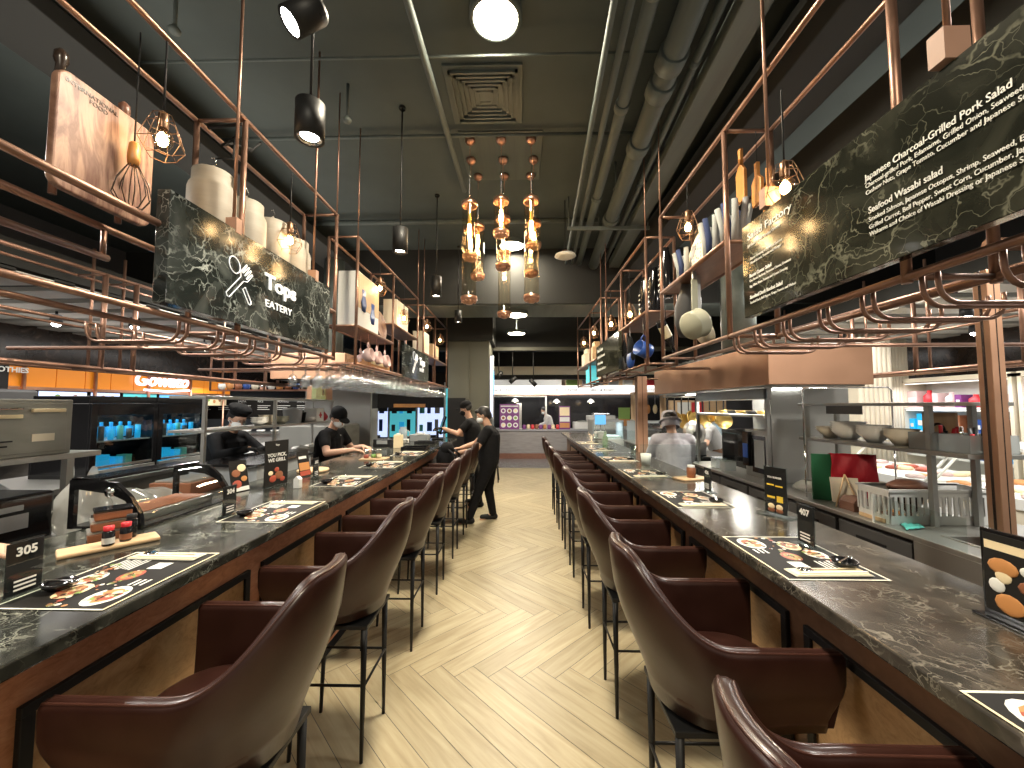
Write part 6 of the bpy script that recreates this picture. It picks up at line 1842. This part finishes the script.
for k in range(10):
    x = .10 + k * .13
    c = ['purple', 'food_cream', 'red', 'food_brown', 'purple', 'food_orange'][k % 6]
    tag(MB().lathe([(0, 0), (.05, 0), (.055, .02), (.055, .12), (.03, .14), (0, .14)], (x, 12.25 + (k % 2) * .1, .881), c, 10).build('food_jar'), '%s small jar right of the purple poster on the end stall' % ((ordn + ['ninth', 'tenth'])[k]), 'jar', 'small jars on the end stall counter')
for k, (x, w, h) in enumerate(((1.9, .25, .22), (2.5, .42, .42), (3.2, .3, .3))):
    tag(MB().box(x - w, x + w, 12.15, 12.6, .881, .881 + h, 'white_plastic').box(x - w * .6, x + w * .6, 12.2, 12.5, .881 + h, .95 + h, 'chrome').build('white_warmer', bevel=.02), '%s white food warmer from the left on the end stall' % ordn[k], 'warmer')
tag(MB().box(3.0, 3.35, 12.1, 12.12, 1.2, 1.55, 'food_green').box(3.0, 3.35, 12.09, 12.12, .99, 1.2, 'food_orange').box(3.16, 3.18, 12.1, 12.3, .881, 1.2, 'chrome').build('round_sign'), 'small green and orange sign on the end stall', 'sign')
tag(MB().box(-.15, .02, 12.9, 12.95, .88, 1.7, 'steel').box(.80, .85, 12.9, 12.95, .88, 1.95, 'steel').box(-.95, .85, 12.9, 12.95, 1.9, 1.95, 'steel').build('steel_stand'), 'steel stand frame behind the purple poster', 'stand')
for k, (x, z) in enumerate(((1.2, 1.72), (2.35, 1.72), (-.2, 1.75))):
    t = thing('dome_pendant', '%s small glowing dome pendant over the end stall' % ordn[k], 'pendant lamp', (x, 13.2, z), group='dome pendants over the end stall')
    MB().lathe([(.13, 0), (.10, .06), (.03, .11), (0, .12)], (0, 0, 0), 'white_plastic', 18).cyl((0, 0, .11), (0, 0, .9), .006, 'black_matte').build('shade', t)
    MB().ball((0, 0, .03), .05, 'bulb_glow', 10).build('bulb', t)
lamp('AREA', 'stall_light', (1.5, 13.4, 2.9), 90, (1, .96, .92), size=5, size_y=.6)
# wooden roasting cabinet with hanging poultry
t = thing('roast_cabinet', 'light wood framed cabinet with hanging roast poultry at the end stall', 'cabinet', (4.0, 12.3, .881))
for x in (-.48, .44): MB().box(x, x + .05, -.1, .3, 0, 1.15, 'wood_light').build('post', t)
MB().box(-.5, .5, -.1, .3, 1.08, 1.15, 'wood_light').build('top_rail', t)
MB().box(-.43, .44, -.05, .25, 0, .03, 'steel').build('floor_tray', t)
for q in range(3):
    MB().ball((-.22 + q * .22, .1, .62), (.07, .07, .15), ['food_brown', 'food_orange', 'food_cream'][q], 12).cyl((-.22 + q * .22, .1, .75), (-.22 + q * .22, .1, 1.09), .006, 'steel').build('roast_bird', t)
t = thing('wood_kiosk', 'light wood kiosk front with red and white sign behind the grey-shirted chef', 'kiosk', (4.6, 10.6, 0))
MB().box(-.6, .9, 0, .1, 1.1, 1.75, 'wood_light').build('panel', t)
MB().box(-.4, -.05, -.01, 0, 1.35, 1.7, 'print_white').box(-.02, .12, -.01, 0, 1.35, 1.7, 'red').box(.16, .3, -.01, 0, 1.35, 1.7, 'red').build('sign_face', t)
MB().box(-.6, .9, 0, .1, 0, 1.1, 'grey_panel').build('body', t)

# ---- glass chillers behind the copper post
for k, (x0, x1, y0, y1, lab) in enumerate(((2.55, 4.5, 8.7, 9.5, 'long glass fronted chiller behind the square copper post'), (1.75, 2.5, 9.6, 10.3, 'shorter white chiller left of the copper post'))):
    t = thing('glass_chiller', lab, 'chiller', (0, 0, 0))
    MB().box(x0, x1, y0, y1, .05, .80, 'white_plastic').build('body', t, bevel=.01)
    g = MB().box(x0, x1, y0 + .0, y0 + .006, .80, 1.22, 'glass').build('front_glass', t)
    MB().box(x0, x1, y0, y1, 1.22, 1.25, 'pale_steel').build('top', t)
    for x in (x0, x1 - .03): MB().box(x, x + .03, y0, y1, .80, 1.22, 'pale_steel').build('end_frame', t)
    MB().box(x0 + .05, x1 - .05, y0 + .1, y1 - .1, .80, .86, 'print_white').build('tray', t)
    lamp('AREA', 'chiller_light', ((x0 + x1) / 2, (y0 + y1) / 2, 1.2), 7, (.85, .95, 1), size=x1 - x0 - .2, size_y=.3)

# ---- right: deli chillers with meat, shop shelves beyond
for k, (y0, y1, lab) in enumerate(((2.35, 3.75, 'nearer glass deli chiller with meat behind the salad kitchen'), (3.8, 5.6, 'farther glass deli chiller with pale meat trays behind the salad kitchen'))):
    t = thing('deli_chiller', lab, 'chiller', (0, 0, 0))
    MB().box(3.75, 4.75, y0, y1, .05, .82, 'cream').build('body', t, bevel=.01)
    MB().box(3.74, 4.70, y0 + .02, y1 - .02, .82, .90, 'print_white').build('deck', t)
    b = MB()
    rr_ = random.Random(k)
    for q in range(26):
        x = 3.85 + rr_.random() * .7; y = y0 + .12 + rr_.random() * (y1 - y0 - .24)
        b.ball((x, y, .915), (.09, .07, .03), rr_.choice(['food_cream', 'food_red', 'pink', 'food_orange', 'pink', 'food_cream']), 10)
    b.build('meat', t)
    MB().grid([[(3.75, y0 + .01, .84), (3.90, y0 + .01, 1.24)], [(3.75, y1 - .01, .84), (3.90, y1 - .01, 1.24)]], 'glass').build('front_glass', t)
    for y in (y0 + .01, (y0 + y1) / 2, y1 - .01): MB().cyl((3.75, y, .84), (4.15, y, 1.25), .012, 'print_white', n=8).build('strut', t)
    MB().box(3.90, 4.72, y0, y1, 1.24, 1.265, 'print_white').build('top', t)
    lamp('AREA', 'deli_light', (4.3, (y0 + y1) / 2, 1.22), 6, (1, .9, .82), size=.5, size_y=y1 - y0 - .2)
t = thing('price_rail', 'yellow and black striped price labels on the farther deli chiller', 'labels', (4.0, 4.5, 1.266))
for q in range(5): MB().box(-.1, .5, -.5 + q * .22, -.38 + q * .22, 0, .03, 'yellow').build('price_label', t)
# pillars
for k, (x, y, w, lab) in enumerate(((5.25, 5.9, .42, 'pale ribbed pillar left of the bright shop shelves'), (5.95, 6.3, .30, 'second pale ribbed pillar beside the bright shop shelves'))):
    b = MB()
    for q in range(7): b.cyl((x - w / 2 + w * q / 6, y, 0), (x - w / 2 + w * q / 6, y, 2.75), w / 12, 'cream', n=10)
    b.box(x - w / 2, x + w / 2, y, y + .3, 0, 2.75, 'cream')
    tag(b.build('ribbed_pillar'), lab, 'pillar')
# bright product shelves
rs = random.Random(9)
for k, (y0, y1, lab) in enumerate(((3.5, 4.85, 'brightly lit shop shelf bay at the right edge'), (4.9, 6.3, 'brightly lit shop shelf bay with blue and cream bottles'))):
    t = thing('shop_shelf', lab, 'shelf', (0, 0, 0))
    MB().box(6.35, 6.4, y0, y1, .4, 2.0, 'print_white').box(6.0, 6.4, y0, y0 + .04, .4, 2.0, 'cream').box(6.0, 6.4, y1 - .04, y1, .4, 2.0, 'cream').box(6.0, 6.4, y0, y1, 1.96, 2.02, 'cream').build('carcass', t)
    for z in (.45, .85, 1.2, 1.55): MB().box(6.0, 6.35, y0 + .04, y1 - .04, z, z + .03, 'print_white').build('shelf_board', t)
    for z in (1.18, 1.53, 1.93): MB().box(6.01, 6.03, y0 + .06, y1 - .06, z, z + .012, 'white_lightbox').build('led_strip', t)
    lamp('AREA', 'shelf_light', (5.8, (y0 + y1) / 2, 1.9), 5, (.95, .95, 1), size=.3, size_y=1.2)
ky = 0
for (z, items) in ((.88, 'bc'), (1.23, 'bc'), (1.58, 'rt')):
    y = 3.62
    while y < 6.2:
        if 4.76 < y < 5.02: y = 5.02
        w = rs.choice((.10, .13, .17))
        c = rs.choice({'b': ['blue', 'cream'], 'r': ['red', 'purple']}[items[0]] + (['glow_blue', 'food_cream', 'food_brown'] if items[0] == 'b' else ['teal', 'dark_grey', 'pink']))
        h = rs.uniform(.16, .26)
        ky += 1
        nm = rs.choice(['bottle', 'box'])
        if nm == 'bottle': b = MB().lathe([(0, 0), (w * .42, 0), (w * .42, h * .65), (w * .16, h * .85), (w * .16, h), (0, h)], (6.14, y + w / 2, z + .001), c, 12)
        else: b = MB().box(6.06, 6.22, y + .01, y + w - .01, z + .001, z + h, c).box(6.055, 6.06, y + .03, y + w - .03, z + h * .3, z + h * .6, 'print_white')
        col = {'blue': 'blue', 'glow_blue': 'bright blue', 'cream': 'cream', 'food_cream': 'cream', 'food_brown': 'brown', 'red': 'red', 'purple': 'purple', 'teal': 'teal', 'dark_grey': 'grey', 'pink': 'pink'}[c]
        tag(b.build('shop_' + nm), 'one of the %s %s packages in the brightly lit shop shelves at right' % (col, nm), nm, 'products on the bright shop shelves, ' + col + ' ' + nm)
        y += w + .015
# small spot lamps under the slatted ceilings
for k, (sx, x, y, z) in enumerate(((-1, -4.6, 3.05, 2.5), (-1, -5.2, 4.2, 2.52), (-1, -4.4, 4.3, 2.5), (-1, -5.0, 6.0, 2.5), (1, 4.5, 4.0, 2.5), (1, 5.0, 3.4, 2.5), (1, 4.4, 5.4, 2.5), (1, 5.6, 4.9, 2.5))):
    lab = '%s small spot under the %s slatted ceiling counted from the camera' % (ordn[k % 4], 'left' if sx < 0 else 'right')
    t = thing('ceiling_spot', lab, 'spotlight', (x, y, z), group='small spots under the slatted ceilings')
    MB().lathe([(0, .11), (.045, .10), (.055, 0), (.045, 0)], (0, 0, 0), 'black_metal', 16).cyl((0, 0, .10), (0, 0, 2.66 - z), .012, 'black_metal').build('housing', t)
    MB().ball((0, 0, -.004), (.038, .038, .03), 'spot_glow', 14).build('lens', t)
    lamp('SPOT', 'ceiling_spot_beam', (x, y, z - .01), 12, (1, .95, .88), size=.04, spot=R(110))
# high bistro stools near the end of the aisle
st = None
for k, (x, y) in enumerate(((-.80, 7.45), (-.70, 7.95), (-.62, 8.4))):
    lab = '%s backless metal stool beyond the standing staff' % ordn[k]
    if st is None:
        st = thing('high_stool', lab, 'stool', group='backless high stools before the end stall')
        MB().lathe([(0, .70), (.15, .70), (.16, .715), (.15, .73), (0, .735)], (0, 0, 0), 'black_matte', 20).build('seat', st)
        for a in range(4):
            an = PI / 4 + a * PI / 2
            MB().cyl((.12 * math.cos(an), .12 * math.sin(an), .70), (.20 * math.cos(an), .20 * math.sin(an), 0), .011, 'black_metal', n=8).build('leg', st)
        MB().tube([(.165 * math.cos(2 * PI * q / 16), .165 * math.sin(2 * PI * q / 16), .30) for q in range(16)], .007, 'black_metal', n=6, closed=True).build('foot_ring', st)
        o = st
    else: o = dup(st, label=lab)
    o.location = (x, y, 0)

# ================================================================ PEOPLE


def cap_(b, p, q, r1, r2, m):
    p = Vector(p); q = Vector(q)
    b.tube([p, q], r1, m, n=16, radii=[r1, r2])
    b.ball(p, r1, m, 14); b.ball(q, r2, m, 14)


def fuse(b, name, parent, voxel, m, smooth=4):
    """one continuous surface out of the overlapping volumes"""
    o = b.build(name)
    r = o.modifiers.new('r', 'REMESH'); r.mode = 'VOXEL'; r.voxel_size = voxel; r.use_smooth_shade = True
    s = o.modifiers.new('s', 'SMOOTH'); s.factor = .5; s.iterations = smooth
    dg = bpy.context.evaluated_depsgraph_get()
    me = bpy.data.meshes.new_from_object(o.evaluated_get(dg))
    bpy.data.objects.remove(o)
    me.name = name
    me.materials.clear(); me.materials.append(MATS[m])
    me.polygons.foreach_set('material_index', [0] * len(me.polygons))
    me.polygons.foreach_set('use_smooth', [True] * len(me.polygons))
    ob = bpy.data.objects.new(name, me); COL.objects.link(ob); ob.parent = parent
    return ob


def hand(b, wrist, d, nrm, side, curl=.5, s=1., m='skin'):
    """palm and five bent fingers; d = finger direction, nrm = back-of-hand direction, side +1 thumb towards d x nrm"""
    w = Vector(wrist); d = Vector(d).normalized(); n = Vector(nrm); n = (n - d * n.dot(d)).normalized(); x = d.cross(n).normalized() * side
    for k in (-1.1, -.35, .4, 1.1):
        cap_(b, w + d * .01 * s + x * (.010 * k) * s, w + d * .082 * s + x * (.024 * k) * s, .016 * s, .0125 * s, m)
    for k, L in ((1.1, .062), (.38, .072), (-.34, .068), (-1.08, .052)):
        p = w + d * .085 * s + x * (.024 * k) * s
        a = 0.; r = .0095 * s
        for j, fr in enumerate((.45, .32, .23)):
            a += curl * (.6 + .3 * j)
            dd = d * math.cos(a) - n * math.sin(a)
            q = p + dd * L * fr * s * 1.1
            cap_(b, p, q, r, r * .9, m); p = q; r *= .9
    p = w + d * .025 * s + x * .022 * s
    for j, (L, ang) in enumerate(((.035, .8), (.03, .45), (.024, .2))):
        dd = d * math.cos(ang) + x * math.sin(ang) - n * (.2 + .2 * j)
        q = p + dd.normalized() * L * s
        cap_(b, p, q, .0125 * s - j * .0012, .011 * s - j * .0012, m); p = q


def person(label, head, fwd, neck, chest, pelvis, arms, legs, shirt='black_cloth', trouser='trouser_cloth', sleeve=.55, hat=None, mask='mask_white', skin='skin', long_sleeve=False, apron=None, glove=None, name_tag=False, hairlen=0., w=1., voxel=.008):
    t = thing('person', label, 'person', (pelvis[0], pelvis[1], 0))
    off = Vector((pelvis[0], pelvis[1], 0))
    V_ = lambda p: Vector(p) - off
    H, N, C, P = V_(head), V_(neck), V_(chest), V_(pelvis)
    up = (H - N).normalized()
    f = Vector(fwd).normalized(); f = (f - up * f.dot(up)).normalized()
    rt = f.cross(up).normalized()
    M = Matrix((rt, f, up)).transposed().to_4x4(); M.translation = H
    b = MB()
    # head: skull, jaw, nose, brow, ears
    b.ball((0, -.012, .025), (.074, .092, .088), skin, 22, M=M).ball((0, .018, -.035), (.058, .068, .075), skin, 18, M=M)
    b.ball((0, .045, -.085), (.030, .030, .025), skin, 12, M=M)
    b.tube([M @ Vector((0, .082, .012)), M @ Vector((0, .102, -.022))], .010, skin, radii=[.009, .014]).ball((0, .098, -.026), (.016, .014, .011), skin, 10, M=M)
    b.ball((0, .070, .030), (.052, .018, .010), skin, 12, M=M).ball((0, .078, -.058), (.024, .014, .010), skin, 10, M=M)
    for s in (-1, 1): b.ball((s * .076, -.008, -.008), (.010, .019, .030), skin, 10, M=M)
    cap_(b, N - up * .02, H - up * .04, .054, .05, skin)
    # shoulders line
    armd = {}
    sh = [V_(a[0]) for a in arms]
    body_ax = (sh[0] - sh[1]).normalized()
    cap_(b, C, N - up * .03, .11 * w, .06, skin)
    cap_(b, P, C, .12 * w, .12 * w, skin)
    for a, s in zip(arms, (1, -1)):
        S, E, W = V_(a[0]), V_(a[1]), V_(a[2])
        cap_(b, N - up * .04, S, .05, .05, skin)
        cap_(b, S, E, .050 * w, .040, skin); cap_(b, E, W, .040, .027, skin)
        hd = Vector(a[3]) if len(a) > 3 else (W - E)
        hn = Vector(a[4]) if len(a) > 4 else Vector((0, 0, 1))
        hand(b, W, hd, hn, s, .5, 1., skin)
    hips = []
    for l in legs:
        Hp, K, A, toe = (V_(q) for q in l)
        cap_(b, Hp, K, .082 * w, .052, skin); cap_(b, K, A, .050, .034, skin)
        cap_(b, A, A + (toe - A) * .8 - Vector((0, 0, .03)), .034, .03, skin)
    fuse(b, 'body', t, voxel, skin)
    # eyes
    for s in (-1, 1):
        e = MB().ball((s * .030, .079, .012), (.011, .008, .007), 'print_white', 10, M=M).ball((s * .030, .086, .012), (.0055, .004, .0055), 'hair', 8, M=M).build('eye', t)
    # hair
    hb = MB().ball((0, -.026, .036), (.083, .096, .092), 'hair', 20, M=M)
    if hairlen: hb.ball((0, -.075, -.02), (.07, .045, .075), 'hair', 16, M=M).ball((0, .05, .085), (.065, .04, .03), 'hair', 12, M=M)
    for s in (-1, 1): hb.ball((s * .072, -.03, .0), (.014, .04, .04), 'hair', 10, M=M)
    fuse(hb, 'hair', t, .008, 'hair', 2)
    if hat:
        kind, hm = hat
        q = MB()
        if kind == 'beret': q.ball((0, -.02, .105), (.108, .118, .042), hm, 22, M=M).lathe([(.083, .05), (.088, .06), (.088, .09), (.08, .10)], (0, -.015, 0), hm, 22, M=M)
        elif kind == 'cap':
            q.ball((0, -.02, .06), (.090, .102, .078), hm, 22, M=M).lathe([(.0, .040), (.088, .042), (.088, .055), (0, .06)], (0, .0, 0), hm, 20, M=M)
            q.ball((0, .10, .048), (.066, .065, .009), hm, 16, M=M)
        elif kind == 'bucket':
            q.lathe([(.125, .0), (.12, .012), (.092, .045), (.086, .10), (.07, .125), (0, .13)], (0, -.01, 0), hm, 24, M=M).lathe([(.095, -.075), (.10, -.03), (.092, .03)], (0, -.02, 0), hm, 22, M=M)
        q.build('hat', t, sub=0)
    if mask:
        q = MB().ball((0, .050, -.045), (.062, .062, .050), mask, 18, M=M).ball((0, .088, -.03), (.03, .022, .03), mask, 12, M=M)
        mk = fuse(q, 'face_mask', t, .006, mask, 3)
        sb = MB()
        for s in (-1, 1):
            for z in (-.02, -.06): sb.tube([M @ Vector((s * .06, .06, z)), M @ Vector((s * .082, -.01, z * .3))], .002, mask, n=5)
        sb.build('ear_loop', mk)
    # shirt
    q = MB()
    cap_(q, C, N - up * .075, .138 * w, .088, shirt)
    cap_(q, P + Vector((0, 0, .0)), C, .142 * w, .146 * w, shirt)
    ax = body_ax
    for k in (-.05, .05):
        cap_(q, P + ax * k, C + ax * k * 1.3, .128 * w, .130 * w, shirt)
    for a in arms:
        S, E, W = V_(a[0]), V_(a[1]), V_(a[2])
        cap_(q, C + (N - C) * .55, S, .085 * w, .068 * w, shirt)
        if long_sleeve:
            cap_(q, S, E, .068 * w, .052, shirt); cap_(q, E, E + (W - E) * .92, .052, .038, shirt)
        else:
            cap_(q, S, S + (E - S) * sleeve, .067 * w, .060, shirt)
    fuse(q, 'shirt', t, .010, shirt, 4)
    # trousers
    q = MB()
    cap_(q, P + Vector((0, 0, -.02)) + ax * .05, P - ax * .05 + Vector((0, 0, -.02)), .130 * w, .130 * w, trouser)
    for l in legs:
        Hp, K, A, toe = (V_(z) for z in l)
        cap_(q, Hp, K, .100 * w, .068, trouser); cap_(q, K, A + Vector((0, 0, .02)), .068, .052, trouser)
    fuse(q, 'trousers', t, .010, trouser, 4)
    for l in legs:
        A, toe = V_(l[2]), V_(l[3])
        q = MB()
        dd = (toe - A); dd.z = 0; dd.normalize()
        base = Vector((A.x, A.y, 0))
        q.ball(base + Vector((0, 0, .05)) - dd * .02, (.045, .045, .05), 'black_matte', 14)
        cap_(q, base + Vector((0, 0, .045)) - dd * .03, base + Vector((0, 0, .038)) + dd * .15, .042, .036, 'black_matte')
        sh_ = fuse(q, 'shoe', t, .008, 'black_matte', 2)
    if apron:
        q = MB()
        fx = Vector((f.x, f.y, 0)).normalized(); sx = Vector((-fx.y, fx.x, 0))
        rows = []
        for i in range(7):
            z = P.z + .18 - i * .11
            rows.append([tuple(Vector((P.x, P.y, z)) + fx * (.165 - .10 * abs(k / 4) ** 2) + sx * (.04 * k)) for k in range(-4, 5)])
        q.grid(rows, apron).build('apron', t, solid=.005)
    if glove:
        for i in glove[1]:
            a = arms[i]; S, E, W = V_(a[0]), V_(a[1]), V_(a[2])
            q = MB()
            hand(q, W, Vector(a[3]) if len(a) > 3 else (W - E), Vector(a[4]) if len(a) > 4 else Vector((0, 0, 1)), 1 if i == 0 else -1, .5, 1.12, glove[0])
            fuse(q, 'glove', t, .005, glove[0], 1)
    if name_tag:
        fx = f
        q = MB().cbox(0, 0, 0, .05, .006, .016, 'print_white', M=Matrix.Translation(C + Vector((f.x, f.y, 0)) * .15 + ax * .07 + Vector((0, 0, .06))) @ Vector((0, 1, 0)).rotation_difference(Vector((f.x, f.y, 0)).normalized()).to_matrix().to_4x4())
        q.build('name_badge', t)
    return t


# woman in black at the sixth stool, facing the left counter
person('woman in black T-shirt and white mask standing at the left stools with a bag',
       (-.53, 5.45, 1.47), (-1, -.05, -.35), (-.46, 5.45, 1.32), (-.44, 5.46, 1.17), (-.45, 5.46, .85),
       [((-.47, 5.62, 1.26), (-.66, 5.70, 1.06), (-.86, 5.62, 1.0), (-1, -.15, -.1), (0, 0, 1)), ((-.46, 5.28, 1.26), (-.60, 5.20, 1.02), (-.86, 5.25, .97), (-1, .05, -.15), (0, 0, 1))],
       [((-.44, 5.54, .80), (-.46, 5.57, .44), (-.40, 5.60, .07), (-.60, 5.58, .03)), ((-.45, 5.38, .80), (-.58, 5.36, .44), (-.70, 5.38, .07), (-.92, 5.38, .03))],
       hairlen=1., w=1.04)
t = thing('paper_bag', 'brown paper bag hanging from the hand of the woman in black', 'bag', (-.93, 5.25, .70))
MB().box(-.07, .07, -.045, .045, 0, .19, 'brown_paper').build('bag_body', t, bevel=.006)
MB().tube([(-.03, 0, .19), (-.03, 0, .245), (.03, 0, .245), (.03, 0, .19)], .003, 'brown_paper', n=5).build('handle', t)
# man in black cap tapping the till
person('man in black cap, black mask and black T-shirt reaching towards the till screen',
       (-.90, 6.36, 1.55), (-1, -.02, -.30), (-.84, 6.36, 1.40), (-.80, 6.36, 1.24), (-.78, 6.37, .90),
       [((-.86, 6.54, 1.34), (-1.0, 6.62, 1.12), (-1.18, 6.55, 1.16), (-1, -.1, .1), (0, 0, 1)), ((-.84, 6.18, 1.33), (-.98, 6.06, 1.17), (-1.22, 6.12, 1.25), (-1, .12, .05), (0, 0, 1))],
       [((-.78, 6.46, .86), (-.80, 6.48, .47), (-.74, 6.50, .07), (-.94, 6.50, .03)), ((-.78, 6.28, .86), (-.74, 6.27, .47), (-.66, 6.26, .07), (-.86, 6.25, .03))],
       hat=('cap', 'black_cloth'), mask='black_cloth', glove=('black_matte', (0, 1)))
# server in the black polo preparing food behind the left bar
person('server in black polo shirt, black cap and white mask preparing food behind the left bar',
       (-2.18, 4.62, 1.46), (.75, -.35, -.62), (-2.27, 4.68, 1.33), (-2.32, 4.70, 1.18), (-2.36, 4.72, .86),
       [((-2.27, 4.88, 1.27), (-2.14, 4.93, 1.06), (-1.92, 4.74, 1.11), (1, -.5, -.15), (0, 0, 1)), ((-2.29, 4.51, 1.26), (-2.18, 4.36, 1.07), (-1.93, 4.46, 1.10), (1, .35, -.15), (0, 0, 1))],
       [((-2.36, 4.81, .82), (-2.35, 4.82, .45), (-2.36, 4.83, .07), (-2.16, 4.83, .03)), ((-2.36, 4.63, .82), (-2.35, 4.62, .45), (-2.36, 4.61, .07), (-2.16, 4.60, .03))],
       hat=('cap', 'black_cloth'), name_tag=True)
# cook with the beret behind the pass shelf
person('cook in black beret, black jacket and white mask bending behind the left pass shelf',
       (-2.93, 3.98, 1.47), (.72, -.35, -.6), (-3.0, 4.0, 1.34), (-3.06, 4.0, 1.20), (-3.08, 4.02, .88),
       [((-3.03, 4.19, 1.27), (-2.82, 4.20, 1.12), (-2.58, 4.02, 1.14), (1, -.3, -.1), (0, 0, 1)), ((-3.04, 3.82, 1.27), (-2.86, 3.66, 1.13), (-2.62, 3.72, 1.19), (1, -.1, -.1), (0, 0, 1))],
       [((-3.08, 4.11, .82), (-3.07, 4.12, .45), (-3.08, 4.13, .07), (-2.88, 4.13, .03)), ((-3.08, 3.93, .82), (-3.07, 3.92, .45), (-3.08, 3.91, .07), (-2.88, 3.90, .03))],
       hat=('beret', 'black_cloth'), long_sleeve=True, apron='black_cloth', glove=('black_matte', (0, 1)))
# chef in grey, seen from behind on the right
person('chef in grey shirt and grey bucket hat seen from behind in the right kitchen',
       (1.735, 4.60, 1.41), (.35, 1, -.35), (1.73, 4.54, 1.28), (1.73, 4.52, 1.13), (1.74, 4.50, .82),
       [((1.91, 4.50, 1.22), (1.97, 4.62, .99), (1.95, 4.84, .97), (0, 1, -.1), (0, 0, 1)), ((1.55, 4.52, 1.22), (1.50, 4.66, .99), (1.62, 4.86, .97), (.3, 1, -.1), (0, 0, 1))],
       [((1.83, 4.50, .78), (1.84, 4.53, .43), (1.84, 4.48, .07), (1.85, 4.68, .03)), ((1.65, 4.50, .78), (1.64, 4.53, .43), (1.64, 4.48, .07), (1.63, 4.68, .03))],
       shirt='grey_cloth', hat=('bucket', 'grey_cloth'), long_sleeve=True)
# cook in white tee bending
person('cook in white T-shirt and brown apron bending over behind the hanging pans',
       (2.93, 6.72, 1.18), (-.6, -.5, -.7), (3.06, 6.78, 1.20), (3.22, 6.84, 1.16), (3.42, 6.92, .90),
       [((3.12, 6.98, 1.12), (3.05, 7.0, .92), (2.9, 6.85, .96), (-1, -.3, 0), (0, 0, 1)), ((3.14, 6.66, 1.14), (3.06, 6.55, .98), (2.88, 6.60, .98), (-1, 0, 0), (0, 0, 1))],
       [((3.42, 7.01, .84), (3.38, 7.02, .45), (3.42, 7.03, .07), (3.22, 7.0, .03)), ((3.42, 6.83, .84), (3.38, 6.82, .45), (3.42, 6.81, .07), (3.22, 6.8, .03))],
       shirt='white_cloth', trouser='wood_brown', mask=None, apron='shelf_wood')
# far cook
person('distant cook in a white coat leaning behind the end stall posters',
       (.76, 13.12, 1.44), (-.8, -.5, -.5), (.83, 13.15, 1.31), (.90, 13.16, 1.16), (.98, 13.18, .85),
       [((.90, 13.33, 1.24), (.82, 13.38, 1.02), (.66, 13.25, .98)), ((.90, 12.98, 1.24), (.80, 12.95, 1.04), (.62, 12.98, .98))],
       [((.98, 13.27, .8), (.98, 13.28, .43), (1.0, 13.28, .07), (.8, 13.26, .03)), ((.98, 13.09, .8), (.98, 13.08, .43), (1.0, 13.08, .07), (.8, 13.06, .03))],
       shirt='white_cloth', long_sleeve=True, mask='mask_white', voxel=.014)
# worker whose forearm reaches into the left edge of the picture
person('worker in a pale sleeve reaching a hand in at the left edge',
       (-2.16, .86, 1.50), (.9, .35, -.4), (-2.22, .84, 1.36), (-2.26, .83, 1.20), (-2.28, .82, .88),
       [((-2.20, 1.01, 1.28), (-2.02, 1.12, 1.11), (-1.80, 1.27, 1.14), (.8, .25, -.25), (0, 0, 1)), ((-2.24, .65, 1.28), (-2.12, .52, 1.10), (-1.90, .62, 1.10), (1, .3, 0), (0, 0, 1))],
       [((-2.28, .91, .82), (-2.27, .92, .45), (-2.28, .93, .07), (-2.08, .93, .03)), ((-2.28, .73, .82), (-2.27, .72, .45), (-2.28, .71, .07), (-2.08, .71, .03))],
       shirt='white_cloth', long_sleeve=True)
